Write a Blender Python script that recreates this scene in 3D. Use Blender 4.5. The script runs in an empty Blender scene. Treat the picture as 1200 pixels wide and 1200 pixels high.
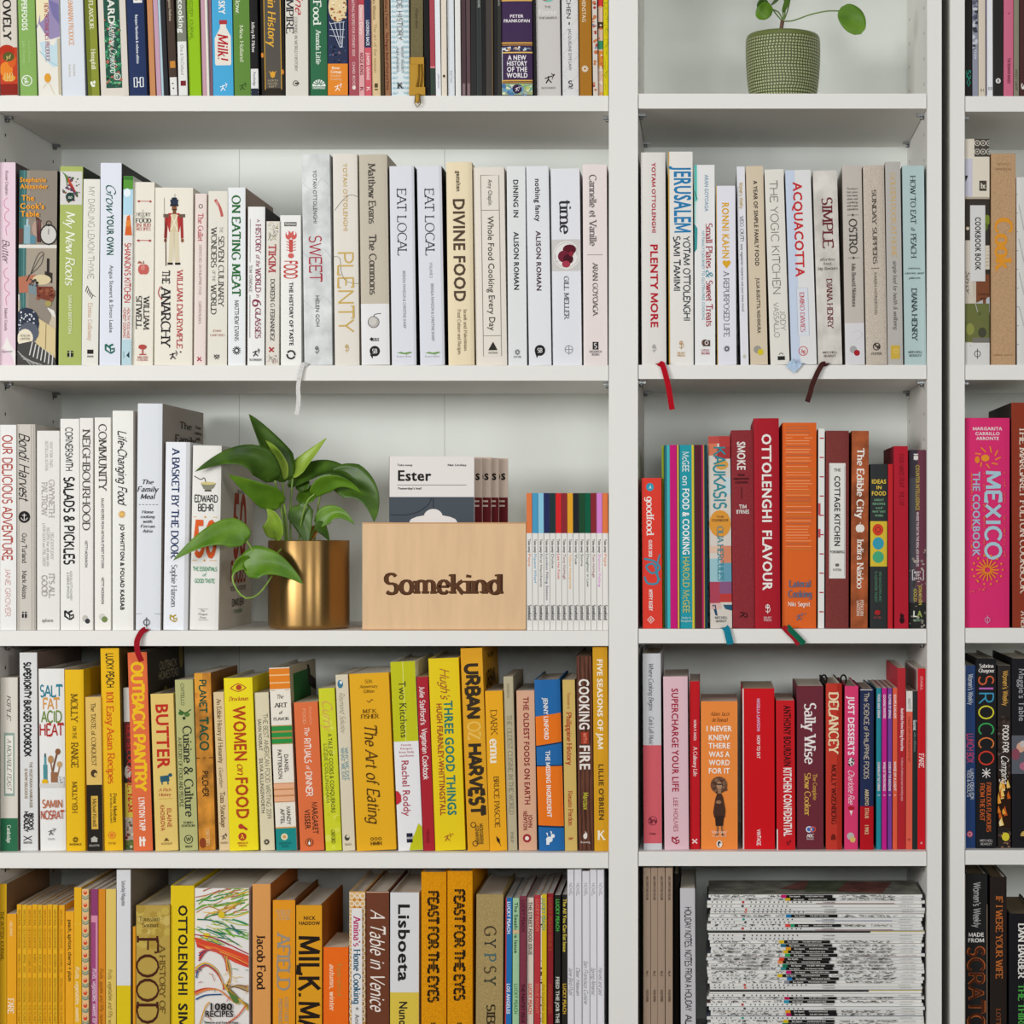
import bpy, bmesh, math, random
from mathutils import Vector, Matrix
random.seed(7)
SC = bpy.context.scene
COL = SC.collection
# ------------------------------------------------------------------ camera, world, light, exposure
S = 0.001062            # metres per picture pixel on the front plane of the bookcases
D = 2.57                # camera distance from that plane
CX, CY = 830.0, 619.0   # where the straight-ahead point falls in the picture
ZC = 0.76               # camera height
cam = bpy.data.cameras.new('camera'); cam.sensor_width = 36.0; cam.sensor_fit = 'HORIZONTAL'
cam.lens = 36.0 * (D / S) / 1200.0
cam.shift_x = -(CX - 600) / 1200.0; cam.shift_y = (CY - 600) / 1200.0
cam.clip_start = 0.05
camo = bpy.data.objects.new('camera', cam); COL.objects.link(camo)
camo.location = (0, -D, ZC); camo.rotation_euler = (math.pi / 2, 0, 0)
SC.camera = camo
SC.view_settings.view_transform = 'Standard'
SC.view_settings.look = 'None'
SC.view_settings.exposure = -0.09
SC.view_settings.gamma = 1.0
SC.view_settings.use_curve_mapping = False
wd = bpy.data.worlds.new('world'); SC.world = wd; wd.use_nodes = True
wd.node_tree.nodes['Background'].inputs[0].default_value = (0.965, 0.99, 1.0, 1)
wd.node_tree.nodes['Background'].inputs[1].default_value = 0.10
def area(name, loc, target, sx, sy, power, col=(1, 1, 1)):
    L = bpy.data.lights.new(name, 'AREA'); L.shape = 'RECTANGLE'; L.size = sx; L.size_y = sy; L.energy = power; L.color = col
    o = bpy.data.objects.new(name, L); COL.objects.link(o); o.location = loc
    o.rotation_euler = (Vector(target) - Vector(loc)).to_track_quat('-Z', 'Y').to_euler()
    return o
area('window_light', (-2.15, -2.2, 1.14), (-0.1, 0, 0.88), 1.1, .5, 42, (1.0, 0.995, 0.98))
for _x, _p in ((-1.5, 15), (0.2, 17), (1.9, 19)):
    area('front_fill_light', (_x, -3.3, 1.16), (_x * .3, 0, 0.88), 0.7, .55, _p, (0.985, 0.995, 1.0))  # soft fills added behind the camera to brighten the shelf backs
area('overhead_fill_light', (0.1, -1.7, 2.55), (0.0, 0.0, 0.75), 2.4, 1.0, 9, (1.0, 0.985, 0.96))  # added overhead fill, brightens the tops of the page blocks

# ------------------------------------------------------------------ helpers
def lin(h):
    v = [int(h[i:i + 2], 16) / 255.0 for i in (0, 2, 4)]
    return [(x / 12.92 if x <= 0.04045 else ((x + 0.055) / 1.055) ** 2.4) for x in v] + [1.0]
def px(x, y, d=0.0):
    k = S * (D + d) / D
    return Vector(((x - CX) * k, d, ZC + (CY - y) * k))
MATS = {}
def mat(hexc, kind='paper'):
    key = (hexc, kind)
    if key in MATS: return MATS[key]
    m = bpy.data.materials.new(kind + '_' + hexc); m.use_nodes = True
    nt = m.node_tree; b = nt.nodes['Principled BSDF']; c = lin(hexc)
    b.inputs['Base Color'].default_value = c
    rough = {'paper': .55, 'cloth': .85, 'gloss': .3, 'ink': .6, 'stone': .6, 'wood': .5, 'paint': .45, 'leaf': .42, 'metal': .3, 'mottle': .5}.get(kind, .5)
    b.inputs['Roughness'].default_value = rough
    b.inputs['Specular IOR Level'].default_value = {'ink': .08, 'cloth': .08, 'leaf': .45, 'paper': .14, 'gloss': .25, 'metal': .5}.get(kind, .15)
    def noise(scale, detail=4.0, sx=(1, 1, 1)):
        tc = nt.nodes.new('ShaderNodeTexCoord'); mp = nt.nodes.new('ShaderNodeMapping'); n = nt.nodes.new('ShaderNodeTexNoise')
        mp.inputs['Scale'].default_value = sx
        n.inputs['Scale'].default_value = scale; n.inputs['Detail'].default_value = detail
        nt.links.new(tc.outputs['Object'], mp.inputs[0]); nt.links.new(mp.outputs[0], n.inputs['Vector'])
        return n
    def ramp(n, lo, hi, p0=.35, p1=.65):
        r = nt.nodes.new('ShaderNodeValToRGB')
        r.color_ramp.elements[0].position = p0; r.color_ramp.elements[1].position = p1
        r.color_ramp.elements[0].color = [x * lo for x in c[:3]] + [1]; r.color_ramp.elements[1].color = [min(1, x * hi) for x in c[:3]] + [1]
        nt.links.new(n.outputs['Fac'], r.inputs[0]); nt.links.new(r.outputs[0], b.inputs['Base Color'])
    def bump(n, s, dist=.0004):
        u = nt.nodes.new('ShaderNodeBump'); u.inputs['Strength'].default_value = s; u.inputs['Distance'].default_value = dist
        nt.links.new(n.outputs['Fac'], u.inputs['Height']); nt.links.new(u.outputs[0], b.inputs['Normal'])
    if kind == 'cloth':
        n = noise(900, 3); ramp(n, .8, 1.15); bump(n, .6)
    elif kind == 'mottle':
        n = noise(45, 6); ramp(n, .55, 1.25)
    elif kind == 'stone':
        n = noise(38, 8); ramp(n, .8, 1.12); 
    elif kind == 'wood':
        n = noise(30, 5, (9, 9, 1)); ramp(n, .55, 1.3)
    elif kind == 'birch':
        n = noise(16, 6, (5, 1, .7)); ramp(n, .95, 1.04); b.inputs['Roughness'].default_value = .5
    elif kind == 'pages':
        tc = nt.nodes.new('ShaderNodeTexCoord'); w = nt.nodes.new('ShaderNodeTexWave'); w.bands_direction = 'X'
        w.inputs['Scale'].default_value = 260; w.inputs['Distortion'].default_value = 1.5; w.inputs['Detail'].default_value = 2
        nt.links.new(tc.outputs['Object'], w.inputs['Vector']); ramp(w, .72, 1.0, 0.0, .6); b.inputs['Roughness'].default_value = .9
        b.inputs['Specular IOR Level'].default_value = .1
    elif kind == 'leaf':
        n = noise(60, 3); ramp(n, .8, 1.2); 
        b.inputs['Subsurface Weight'].default_value = .0
    elif kind == 'metal':
        b.inputs['Metallic'].default_value = 1
    MATS[key] = m
    return m
class MB:
    """collects polygons with material slots into one mesh"""
    def __init__(s): s.v = []; s.f = []; s.fm = []; s.ms = []; s.sm = set()
    def slot(s, m):
        if m not in s.ms: s.ms.append(m)
        return s.ms.index(m)
    def add(s, vs, fs, m, smooth=False):
        k = len(s.v); i = s.slot(m); s.v.extend([tuple(q) for q in vs])
        for f in fs:
            if smooth: s.sm.add(len(s.f))
            s.f.append([k + j for j in f]); s.fm.append(i)
    def box(s, x0, x1, y0, y1, z0, z1, m):
        s.add([(x0, y0, z0), (x1, y0, z0), (x1, y1, z0), (x0, y1, z0), (x0, y0, z1), (x1, y0, z1), (x1, y1, z1), (x0, y1, z1)],
              [(0, 3, 2, 1), (4, 5, 6, 7), (0, 1, 5, 4), (1, 2, 6, 5), (2, 3, 7, 6), (3, 0, 4, 7)], m)
    def tube(s, pts, rad, m, n=8):
        pts = [Vector(p) for p in pts]; vs = []; fs = []
        if not isinstance(rad, (list, tuple)): rad = [rad] * len(pts)
        up = Vector((0.13, -1, 0.21)).normalized()
        for i, p in enumerate(pts):
            t = (pts[min(i + 1, len(pts) - 1)] - pts[max(i - 1, 0)]).normalized()
            a = t.cross(up)
            if a.length < 1e-4: a = t.cross(Vector((1, 0, 0)))
            a.normalize(); b = t.cross(a)
            for k in range(n):
                w = 2 * math.pi * k / n; vs.append(p + (a * math.cos(w) + b * math.sin(w)) * rad[i])
        for i in range(len(pts) - 1):
            for k in range(n):
                k2 = (k + 1) % n; fs.append((i * n + k, i * n + k2, (i + 1) * n + k2, (i + 1) * n + k))
        fs.append(tuple(range(n - 1, -1, -1))); fs.append(tuple((len(pts) - 1) * n + k for k in range(n)))
        s.add(vs, fs, m, True)
    def lathe(s, prof, m, n=64, c=(0, 0, 0)):
        vs = []; fs = []
        for (r, z) in prof:
            for k in range(n):
                a = 2 * math.pi * k / n; vs.append((c[0] + r * math.cos(a), c[1] + r * math.sin(a), c[2] + z))
        for i in range(len(prof) - 1):
            for k in range(n):
                k2 = (k + 1) % n; fs.append((i * n + k, i * n + k2, (i + 1) * n + k2, (i + 1) * n + k))
        s.add(vs, fs, m, True)
    def build(s, name, parent=None, loc=None):
        me = bpy.data.meshes.new(name); me.from_pydata(s.v, [], s.f)
        for m in s.ms: me.materials.append(m)
        me.polygons.foreach_set('material_index', s.fm)
        me.polygons.foreach_set('use_smooth', [i in s.sm for i in range(len(s.f))])
        me.update()
        o = bpy.data.objects.new(name, me); COL.objects.link(o)
        if parent: o.parent = parent
        if loc is not None: o.location = loc
        return o
def empty(name, loc, label=None, cat=None, group=None):
    o = bpy.data.objects.new(name, None); COL.objects.link(o); o.location = loc; o.empty_display_size = .02
    return tag(o, label, cat, group)
def tag(o, label=None, cat=None, group=None, kind=None):
    if label: o['label'] = label
    if cat: o['category'] = cat
    if group: o['group'] = group
    if kind: o['kind'] = kind
    return o

# ------------------------------------------------------------------ lettering: a pen-drawn alphabet (10 units = capital height)
GL = """A 8|0,0 4,10|4,10 8,0|1.5,3.5 6.5,3.5
B 7.6|1,0 1,10|1,10 4,10 @4,7.6,2.6,2.4,90,-90 1,5.2|1,5.2 4.2,5.2 @4.2,2.6,3,2.6,90,-90 1,0
C 8.8|@5,5,4.4,5.2,42,318
D 9|1,0 1,10|1,10 3.8,10 @3.8,5,4.6,5,90,-90 1,0
E 7.4|1,0 1,10|1,10 6.5,10 6.5,8.4|1,5.2 5.5,5.2|1,0 6.8,0 6.8,1.7
F 7|1,0 1,10|1,10 6.5,10 6.5,8.4|1,5.2 5.5,5.2
G 9.4|@5,5,4.4,5.2,42,320|8.3,1 8.3,4.5|6.3,4.5 9.2,4.5
H 9.4|1,0 1,10|8.2,0 8.2,10|1,5.2 8.2,5.2
I 3.2|1.6,0 1.6,10
J 5|3.4,10 3.4,2 @1.8,2,1.6,2.2,0,-120
K 8.6|1,0 1,10|7.6,10 1,4.4|3.4,6.2 8,0
L 7|1,0 1,10|1,0 6.4,0 6.4,1.8
M 11|1,0 1.4,10|1.4,10 5.5,1|5.5,1 9.6,10|9.6,10 10,0
N 9.4|1.2,0 1.2,10|1.2,10 8.2,0|8.2,0 8.2,10
O 10|@5,5,4.4,5.2,0,360
P 7.4|1,0 1,10|1,10 4,10 @4,7.3,2.8,2.7,90,-90 1,4.6
Q 10|@5,5,4.4,5.2,0,360|5.5,1.5 9,-1.6
R 8.4|1,0 1,10|1,10 4,10 @4,7.3,2.8,2.7,90,-90 1,4.6|3.8,4.6 7.8,0
S 6.8|@3.4,7.55,2.45,2.6,35,250 @3.4,2.55,2.7,2.7,75,-145
T 8|4,0 4,10|0.4,8.5 0.4,10 7.6,10 7.6,8.5
U 9|1.2,10 1.2,3.4 @4.5,3.4,3.3,3.5,180,360 7.8,10
V 8.4|0.4,10 4.2,0|4.2,0 8,10
W 12|0.4,10 3.4,0|3.4,0 6,9.5|6,9.5 8.8,0|8.8,0 11.6,10
X 8.4|0.6,10 7.8,0|0.6,0 7.6,10
Y 8|0.4,10 4,4.8|7.6,10 4,4.8|4,4.8 4,0
Z 7.6|0.8,8.6 0.8,10 6.8,10 0.6,0 7,0 7,1.5
a 6|@2.6,4.6,2,2,150,0 4.6,0|4.6,3.8 @2.6,1.9,2.1,2,70,290 4.6,1.2
b 6.6|1,0 1,10|@3.6,3.3,2.6,3.4,150,-150
c 5.6|@3.3,3.3,2.7,3.4,50,310
d 6.6|5.4,0 5.4,10|@2.9,3.3,2.6,3.4,30,330
e 5.8|0.7,3.6 5.4,3.6 @3.1,3.4,2.4,3.3,5,320
f 4|1.6,0 1.6,8 @3.2,8,1.6,2,180,60|0.2,6.5 3.4,6.5
g 6|5.2,6.6 5.2,-1 @2.9,-1,2.3,2,0,-150|@2.8,3.4,2.4,3.2,30,330
h 6.8|1,0 1,10|1,4 @3.4,4.2,2.2,2.4,170,0 5.6,0
i 2.6|1.3,0 1.3,6.6|1.2,8.4 1.4,9.6
j 2.8|1.6,6.6 1.6,-1.4 @0.4,-1.4,1.2,1.6,0,-120|1.5,8.4 1.7,9.6
k 6.4|1,0 1,10|5.4,6.6 1,3|2.6,4 5.8,0
l 2.6|1.3,0 1.3,10
m 10|1,0 1,6.6|1,4 @3,4.3,2,2.3,170,0 5,0|5,4 @7,4.3,2,2.3,170,0 9,0
n 6.8|1,0 1,6.6|1,4 @3.4,4.2,2.2,2.4,170,0 5.6,0
o 6.4|@3.2,3.3,2.7,3.4,0,360
p 6.6|1,-3 1,6.6|@3.6,3.3,2.6,3.4,150,-150
q 6.6|5.4,-3 5.4,6.6|@2.9,3.3,2.6,3.4,30,330
r 4.6|1,0 1,6.6|1,4.2 @3,4.4,1.9,2.1,170,50
s 5|@2.5,4.9,1.8,1.7,40,255 @2.5,1.7,1.9,1.8,75,-145
t 4|1.8,8.8 1.8,1.6 @3.1,1.6,1.3,1.6,180,300|0.3,6.5 3.6,6.5
u 6.8|1,6.6 1,2.4 @3.2,2.4,2.2,2.4,180,360 5.4,4|5.4,0 5.4,6.6
v 6|0.4,6.6 3,0|3,0 5.6,6.6
w 8.8|0.4,6.6 2.6,0|2.6,0 4.4,6.4|4.4,6.4 6.4,0|6.4,0 8.4,6.6
x 6|0.6,6.6 5.6,0|0.6,0 5.4,6.6
y 6|0.4,6.6 3.1,0|5.6,6.6 2.2,-3
z 5.4|0.6,6.5 4.8,6.5 0.5,0 5,0
0 7|@3.5,5,2.9,5.1,0,360
1 4|0.8,8.4 2.2,10 2.2,0
2 6.6|@3.2,7.3,2.5,2.7,160,-30 0.6,0 6,0
3 6.4|@2.9,7.5,2.3,2.5,150,-80|@2.9,2.6,2.8,2.7,80,-150
4 7|5,0 5,10 0.5,3 6.6,3
5 6.4|5.6,10 1.4,10 1,5.4 @3,3,2.8,3,120,-145
6 6.8|5.4,9.6 @4.6,3,4,6.4,100,180|@3.4,3,2.7,3.1,0,360
7 6.2|0.5,10 5.8,10 2,0
8 6.8|@3.4,7.5,2.3,2.5,0,360|@3.4,2.6,2.8,2.7,0,360
9 6.8|@3.4,7,2.7,3.1,0,360|6.1,7 @2.2,7,4,6.8,0,-70
& 8.6|8,0 2,7 @3.4,8,1.7,2,190,-20 4.6,6 2,4.4 @3,2.3,2.5,2.4,130,300 8,5
' 2.2|1.2,10 1,7.4
. 2.6|1.3,0 1.3,1.1
, 2.6|1.5,1 0.8,-1.6
- 4.4|0.6,4 3.8,4
! 3|1.5,3 1.5,10|1.5,0 1.5,1
+ 6.6|3.3,1 3.3,7|0.3,4 6.3,4
~ 6|@1.6,4,1.4,1.2,180,0 @4.4,4,1.4,1.2,180,360
| 3|1.5,-1 1.5,10
: 2.6|1.3,0 1.3,1.1|1.3,5 1.3,6.1
/ 4|0.4,-1 3.6,10
* 6|3,4 3,10|0.6,5.4 5.4,8.6|5.4,5.4 0.6,8.6
@ 3.4|1.7,3.4 1.7,6"""
def _parse():
    out = {}
    for ln in GL.split('\n'):
        p = ln.split('|') if not ln.startswith('| ') else ['| 3', '1.5,-1 1.5,10']
        ch, w = p[0].split(' '); st = []
        for q in p[1:]:
            pts = []; arc = False; ends = [False, False]
            toks = q.split(' ')
            for i, t in enumerate(toks):
                if t[0] == '@':
                    cx, cy, rx, ry, a0, a1 = [float(z) for z in t[1:].split(',')]
                    n = max(4, int(abs(a1 - a0) / 26))
                    for k in range(n + 1):
                        a = math.radians(a0 + (a1 - a0) * k / n); pts.append((cx + rx * math.cos(a), cy + ry * math.sin(a)))
                else:
                    pts.append(tuple(float(z) for z in t.split(',')))
                    if i == 0: ends[0] = True
                    if i == len(toks) - 1: ends[1] = True
            q2 = [pts[0]]
            for z in pts[1:]:
                if abs(z[0] - q2[-1][0]) + abs(z[1] - q2[-1][1]) > .05: q2.append(z)
            st.append((q2, ends))
        out[ch] = (float(w), st)
    return out
GLY = _parse()
# style: thick, thin, serif half length, slant, pen angle
STY = {'s': (1.75, .85, 1.8, 0, 8), 'b': (2.6, 1.0, 1.9, 0, 5), 'i': (1.5, .75, .9, .24, 20), 'c': (1.3, .8, 0, .38, 35),
       't': (.95, .95, 0, 0, 0), 'm': (1.2, 1.2, 1.2, 0, 0), 'n': (1.6, 1.6, 0, 0, 0), 'x': (2.25, 1.9, 0, 0, 0), 'K': (4.0, 2.0, 2.0, 0, 0), 'X': (3.5, 3.1, 0, 0, 0), '1': (1.05, 1.0, 0, 0, 0), '2': (1.95, 1.7, 0, 0, 0), 'I': (2.1, .9, 1.3, .24, 15), 'k': (3.1, 1.2, 2.0, 0, 0),
       'l': (1.25, .7, 1.4, 0, 5), 'C': (1.7, 1.0, 0, .3, 35)}
_SG = {}
def stroke_glyph(ch, st):
    key = (ch, st)
    if key in _SG: return _SG[key]
    w, strokes = GLY[ch]; tk, th, sl, sn, an = STY[st]
    e1 = (math.cos(math.radians(an)), math.sin(math.radians(an))); e2 = (-e1[1], e1[0])
    vs = []; fs = []; zi = [0]
    def quadstrip(pts, fixed=None):
        zi[0] += 1
        base = len(vs); n = len(pts)
        for i, p in enumerate(pts):
            a = pts[max(0, i - 1)]; b = pts[min(n - 1, i + 1)]
            if n > 2 and i == n - 1 and abs(pts[0][0] - p[0]) + abs(pts[0][1] - p[1]) < .05: b = pts[1]
            if n > 2 and i == 0 and abs(pts[-1][0] - p[0]) + abs(pts[-1][1] - p[1]) < .05: a = pts[-2]
            dx, dy = b[0] - a[0], b[1] - a[1]; L = math.hypot(dx, dy) or 1; nx, ny = -dy / L, dx / L
            hw = fixed if fixed else .5 * math.hypot(tk * (nx * e1[0] + ny * e1[1]), th * (nx * e2[0] + ny * e2[1]))
            mit = 1.0
            if 0 < i < n - 1:
                d0 = (p[0] - a[0], p[1] - a[1]); d1 = (b[0] - p[0], b[1] - p[1])
                c = (d0[0] * d1[0] + d0[1] * d1[1]) / ((math.hypot(*d0) * math.hypot(*d1)) or 1)
                mit = min(1.6, 1 / max(.5, math.sqrt(max(0, (1 + c) / 2))))
            vs.append((p[0] + nx * hw * mit, p[1] + ny * hw * mit, zi[0])); vs.append((p[0] - nx * hw * mit, p[1] - ny * hw * mit, zi[0]))
        for i in range(n - 1): fs.append((base + 2 * i, base + 2 * i + 1, base + 2 * i + 3, base + 2 * i + 2))
    low = ch.islower(); xs = 1 + .16 * max(0, tk - 1.75)
    for pts, ends in strokes:
        pts = [(x * xs, y) for x, y in pts]
        quadstrip(pts)
        if sl > 0:
            for e, (p, q) in enumerate(((pts[0], pts[1]), (pts[-1], pts[-2]))):
                if not ends[e]: continue
                dx, dy = abs(p[0] - q[0]), abs(p[1] - q[1])
                if dy > 3.5 and dx < dy * 1.25 and (abs(p[1]) < .1 or abs(p[1] - 10) < .1 or abs(p[1] - 6.6) < .1 or abs(p[1] + 3) < .1) and ch not in "'!/&":
                    l0 = sl; r0 = sl
                    if low and p[1] > 1 and abs(p[0] - q[0]) < .3: r0 = .1
                    yy = p[1] + (th * .5 if p[1] < 5 and p[1] > -1 else -th * .5 if p[1] > 5 else 0)
                    quadstrip([(p[0] - l0, yy), (p[0] + r0, yy)], max(.5, th * .5))
    vs2 = [(x + sn * y, y, z) for x, y, z in vs]
    _SG[key] = (w * xs + (1.1 if tk > 2 else .3), vs2, fs)
    return _SG[key]
# sans lettering from Blender's built-in face, in three weights
_BF = {}
def builtin_glyphs():
    chars = "ABCDEFGHIJKLMNOPQRSTUVWXYZabcdefghijklmnopqrstuvwxyz0123456789&'.,-!+|:/()"
    for st, off in (('S', 0.004),):
        tmp = []
        def mk(body):
            cu = bpy.data.curves.new('glyph', 'FONT'); cu.body = body; cu.resolution_u = 2; cu.offset = off; cu.size = 1
            o = bpy.data.objects.new('glyph', cu); COL.objects.link(o); tmp.append(o); return o
        base = mk('HH'); hh = mk('H'); pr = {c: (mk(c), mk('H' + c + 'H')) for c in chars}
        bpy.context.view_layer.update(); dg = bpy.context.evaluated_depsgraph_get()
        def dat(o):
            me = o.evaluated_get(dg).to_mesh(); v = [(q.co.x, q.co.y) for q in me.vertices]; f = [tuple(p.vertices) for p in me.polygons]; o.evaluated_get(dg).to_mesh_clear(); return v, f
        def wid(o):
            xs = [q[0] for q in dat(o)[0]]; return max(xs) - min(xs)
        bw = wid(base); hv, _ = dat(hh); H = max(q[1] for q in hv) - min(q[1] for q in hv); k = 10.0 / H; y0 = min(q[1] for q in hv)
        for c in chars:
            v, f = dat(pr[c][0]); adv = wid(pr[c][1]) - bw
            q = [(x * k, (y - y0) * k) for x, y in v]
            _BF[(c, 'S')] = (adv * k, [(x, y, 0) for x, y in q], f)
            bv = []; bf = []
            for z, (ox, oy) in enumerate(((-.33, -.22), (.33, -.22), (-.33, .22), (.33, .22))):
                j0 = len(bv); bv += [(x + ox, y + oy, z) for x, y in q]; bf += [tuple(j0 + j for j in g) for g in f]
            _BF[(c, 'B')] = (adv * k + .55, bv, bf)
        for o in tmp:
            cu = o.data; bpy.data.objects.remove(o); bpy.data.curves.remove(cu)
builtin_glyphs()
for _st, _k in (('S', '1'), ('B', '2')): _BF[('M', _st)] = stroke_glyph('M', _k)
def layout(txt, st):
    x = 0; vs = []; fs = []
    for li, ch in enumerate(txt):
        if ch == ' ': x += 4.0 if st in 'SB' else 4.4; continue
        if st in 'SB': g = _BF.get((ch, st))
        else: g = stroke_glyph(ch, st) if ch in GLY else None
        if g is None: continue
        k = len(vs); vs.extend([(x + a, b, z + (li % 2) * 9) for a, b, z in g[1]]); fs.extend([tuple(k + j for j in f) for f in g[2]]); x += g[0]
    return vs, fs
# print on a surface: every mark is a function of a 'pad' that maps (u 0-1 across, y picture row) to a point
class Pad:
    def __init__(s, mb, w, y0, y1, W, H, fn, eps=.00012):
        s.mb = mb; s.w = w; s.y0 = y0; s.y1 = y1; s.W = W; s.H = H; s.fn = fn; s.n = 0; s.eps = eps
    def pt(s, u, y, z=0):
        u = min(1.0, max(0.0, u)); y = min(s.y1, max(s.y0, y))
        return s.fn(u * s.W, (s.y1 - y) / (s.y1 - s.y0) * s.H, s.eps + s.n * .00002 + z * .000005)
    def put(s, uy, fs, col, kind='ink', add=1):
        s.mb.add([s.pt(*q) for q in uy], fs, mat(col, kind)); s.n += add
def d(t, y0, y1, u, hh, col, f='S', up=False):
    def go(P):
        vs, fs = layout(t, f)
        if not vs: return
        a0 = min(v[0] for v in vs); a1 = max(v[0] for v in vs); kx = (y1 - y0) / (a1 - a0)
        q = [(u + ((b / 10.0 - .5) * hh) / P.w, y0 + (a - a0) * kx, z) for a, b, z in vs]
        P.put(q, fs, col, 'ink', 4)
    return go
def h(t, y, u, w, hh, col, f='S'):
    def go(P):
        vs, fs = layout(t, f)
        a0 = min(v[0] for v in vs); a1 = max(v[0] for v in vs); k = w / (a1 - a0)
        P.put([(u + ((a - a0) * k - w / 2) / P.w, y - (b / 10.0 - .5) * hh, z) for a, b, z in vs], fs, col, 'ink', 4)
    return go
def r(u0, u1, y0, y1, col, kind='ink', sk=0):
    def go(P):
        n = 8 if u1 - u0 > .3 else 2
        us = [u0 + (u1 - u0) * i / n for i in range(n + 1)]
        vs = [(u, y0 + sk * (u - .5)) for u in us] + [(u, y1 + sk * (u - .5)) for u in us]
        P.put(vs, [(i, n + 1 + i, n + 2 + i, i + 1) for i in range(n)], col, kind)
    return go
def c(u, y, rx, ry, col, n=16):
    def go(P):
        ring = [(math.cos(2 * math.pi * i / n), math.sin(2 * math.pi * i / n)) for i in range(n)]
        q = 1 if rx < 3 else 3
        vs = [(u, y)] + [(u + rx * k / q * a / P.w, y + ry * k / q * b_) for k in range(1, q + 1) for a, b_ in ring]
        fs = [(0, 1 + (i + 1) % n, 1 + i) for i in range(n)] + [(1 + k * n + i, 1 + k * n + (i + 1) % n, 1 + (k + 1) * n + (i + 1) % n, 1 + (k + 1) * n + i) for k in range(q - 1) for i in range(n)]
        P.put(vs, fs, col)
    return go
def o(u, y, rad, th, col, n=20, a0=0, a1=360):
    def go(P):
        vs = []
        for i in range(n + 1):
            a = math.radians(a0 + (a1 - a0) * i / n)
            for q in (rad - th / 2, rad + th / 2): vs.append((u + q * math.cos(a) / P.w, y + q * math.sin(a)))
        P.put(vs, [(2 * i, 2 * i + 1, 2 * i + 3, 2 * i + 2) for i in range(n)], col)
    return go
def l(pts, th, col):
    def go(P):
        q = [(a * P.w, b) for a, b in pts]; vs = []; n = len(q)
        for i, p in enumerate(q):
            a = q[max(0, i - 1)]; b = q[min(n - 1, i + 1)]; dx, dy = b[0] - a[0], b[1] - a[1]; L = math.hypot(dx, dy) or 1
            for sg in (1, -1): vs.append(((p[0] - sg * dy / L * th / 2) / P.w, p[1] + sg * dx / L * th / 2))
        P.put(vs, [(2 * i, 2 * i + 1, 2 * i + 3, 2 * i + 2) for i in range(n - 1)], col)
    return go
def p(pts, col):
    def go(P): P.put(pts, [tuple(range(len(pts)))], col)
    return go
def curve(pts, n=14):
    """a smooth run through the given points"""
    out = []
    for i in range(len(pts) - 1):
        a = pts[max(0, i - 1)]; b = pts[i]; e = pts[i + 1]; f = pts[min(len(pts) - 1, i + 2)]
        m = max(2, n // (len(pts) - 1))
        for k in range(m):
            t = k / m
            out.append(tuple(.5 * (2 * b[j] + (e[j] - a[j]) * t + (2 * a[j] - 5 * b[j] + 4 * e[j] - f[j]) * t * t + (3 * b[j] - a[j] - 3 * e[j] + f[j]) * t ** 3) for j in range(len(b))))
    out.append(tuple(pts[-1])); return out
def sw(pts, th, col, n=14): return l(curve(pts, n), th, col)
def n(u0, u1, y0, y1, cnt, sz, cols, seed=1, kind='c'):
    """scattered marks: dots, dashes or scribbles"""
    def go(P):
        R = random.Random(seed); cs = cols.split(); n0 = P.n
        for i in range(cnt):
            P.n = n0 + (i % 6)
            u = R.uniform(u0, u1); y = R.uniform(y0, y1); q = sz * R.uniform(.5, 1.4); cc = R.choice(cs)
            if kind == 'c': c(u, y, q, q * R.uniform(.6, 1.1), cc, 7)(P)
            else:
                a = R.uniform(0, 6.28); e = [(u, y)]
                for k in range(3 if kind == 's' else 1):
                    u += math.cos(a) * q / P.w; y += math.sin(a) * q; a += R.uniform(-1.3, 1.3); e.append((min(u1, max(u0, u)), min(y1, max(y0, y))))
                l(e, sz * .22, cc)(P)
        P.n = n0 + 9
    return go
def many(*gs):
    def go(P):
        for g in gs: g(P)
    return go
def archer(u, y, s, col):
    return many(c(u + s * .02, y - s * .42, s * .1, s * .1, col, 8), lx(u, y, s, [(.0, -.3), (-.05, .05), (-.3, .45)], .13, col), lx(u, y, s, [(-.05, .05), (.3, .4)], .12, col), lx(u, y, s, [(0, -.2), (-.42, -.05)], .1, col),
                lx(u, y, s, [(0, -.2), (.4, -.3)], .1, col), lx(u, y, s, [(.3, -.6), (.5, -.3), (.36, .05)], .07, col))
def lx(u, y, s, pts, th, col):
    def go(P): l([(u + a * s / P.w, y + b * s) for a, b in pts], th * s, col)(P)
    return go
def ebury(u, y, s, col): return many(o(u, y - s * .3, s * .3, s * .1, col), o(u - .0, y + s * .2, s * .42, s * .1, col, 16, -150, 150), lx(u, y, s, [(0, -.7), (0, .9)], .1, col))
def phi(u, y, s, col): return many(o(u, y, s * .5, s * .12, col), lx(u, y, s, [(0, -.85), (0, .85)], .12, col))
def burst(u, y, s, col): return many(*[lx(u, y, s, [(.35 * math.cos(a), .35 * math.sin(a)), (math.cos(a), math.sin(a))], .22, col) for a in [k * math.pi / 6 for k in range(12)]])
def sqlogo(u, y, s, col):
    return many(lx(u, y, s, [(-.3, -.9), (-.9, -.9), (-.9, .9), (-.3, .9)], .2, col), lx(u, y, s, [(.3, -.9), (.9, -.9), (.9, .9), (.3, .9)], .2, col), lx(u, y, s, [(-.3, -.9), (-.3, .9)], .2, col), lx(u, y, s, [(.3, -.9), (.3, .9)], .2, col), lx(u, y, s, [(-.3, 0), (.3, 0)], .2, col))
def block(u, y, s, col): return many(lx(u, y, s, [(-.8, -.8), (-.8, .2), (.1, .8), (.1, -.1), (-.8, -.8)], .35, col), lx(u, y, s, [(.2, .8), (.8, .4), (.8, -.1), (.3, .1)], .3, col), lx(u, y, s, [(-.1, -.5), (.6, -.8)], .35, col))
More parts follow.
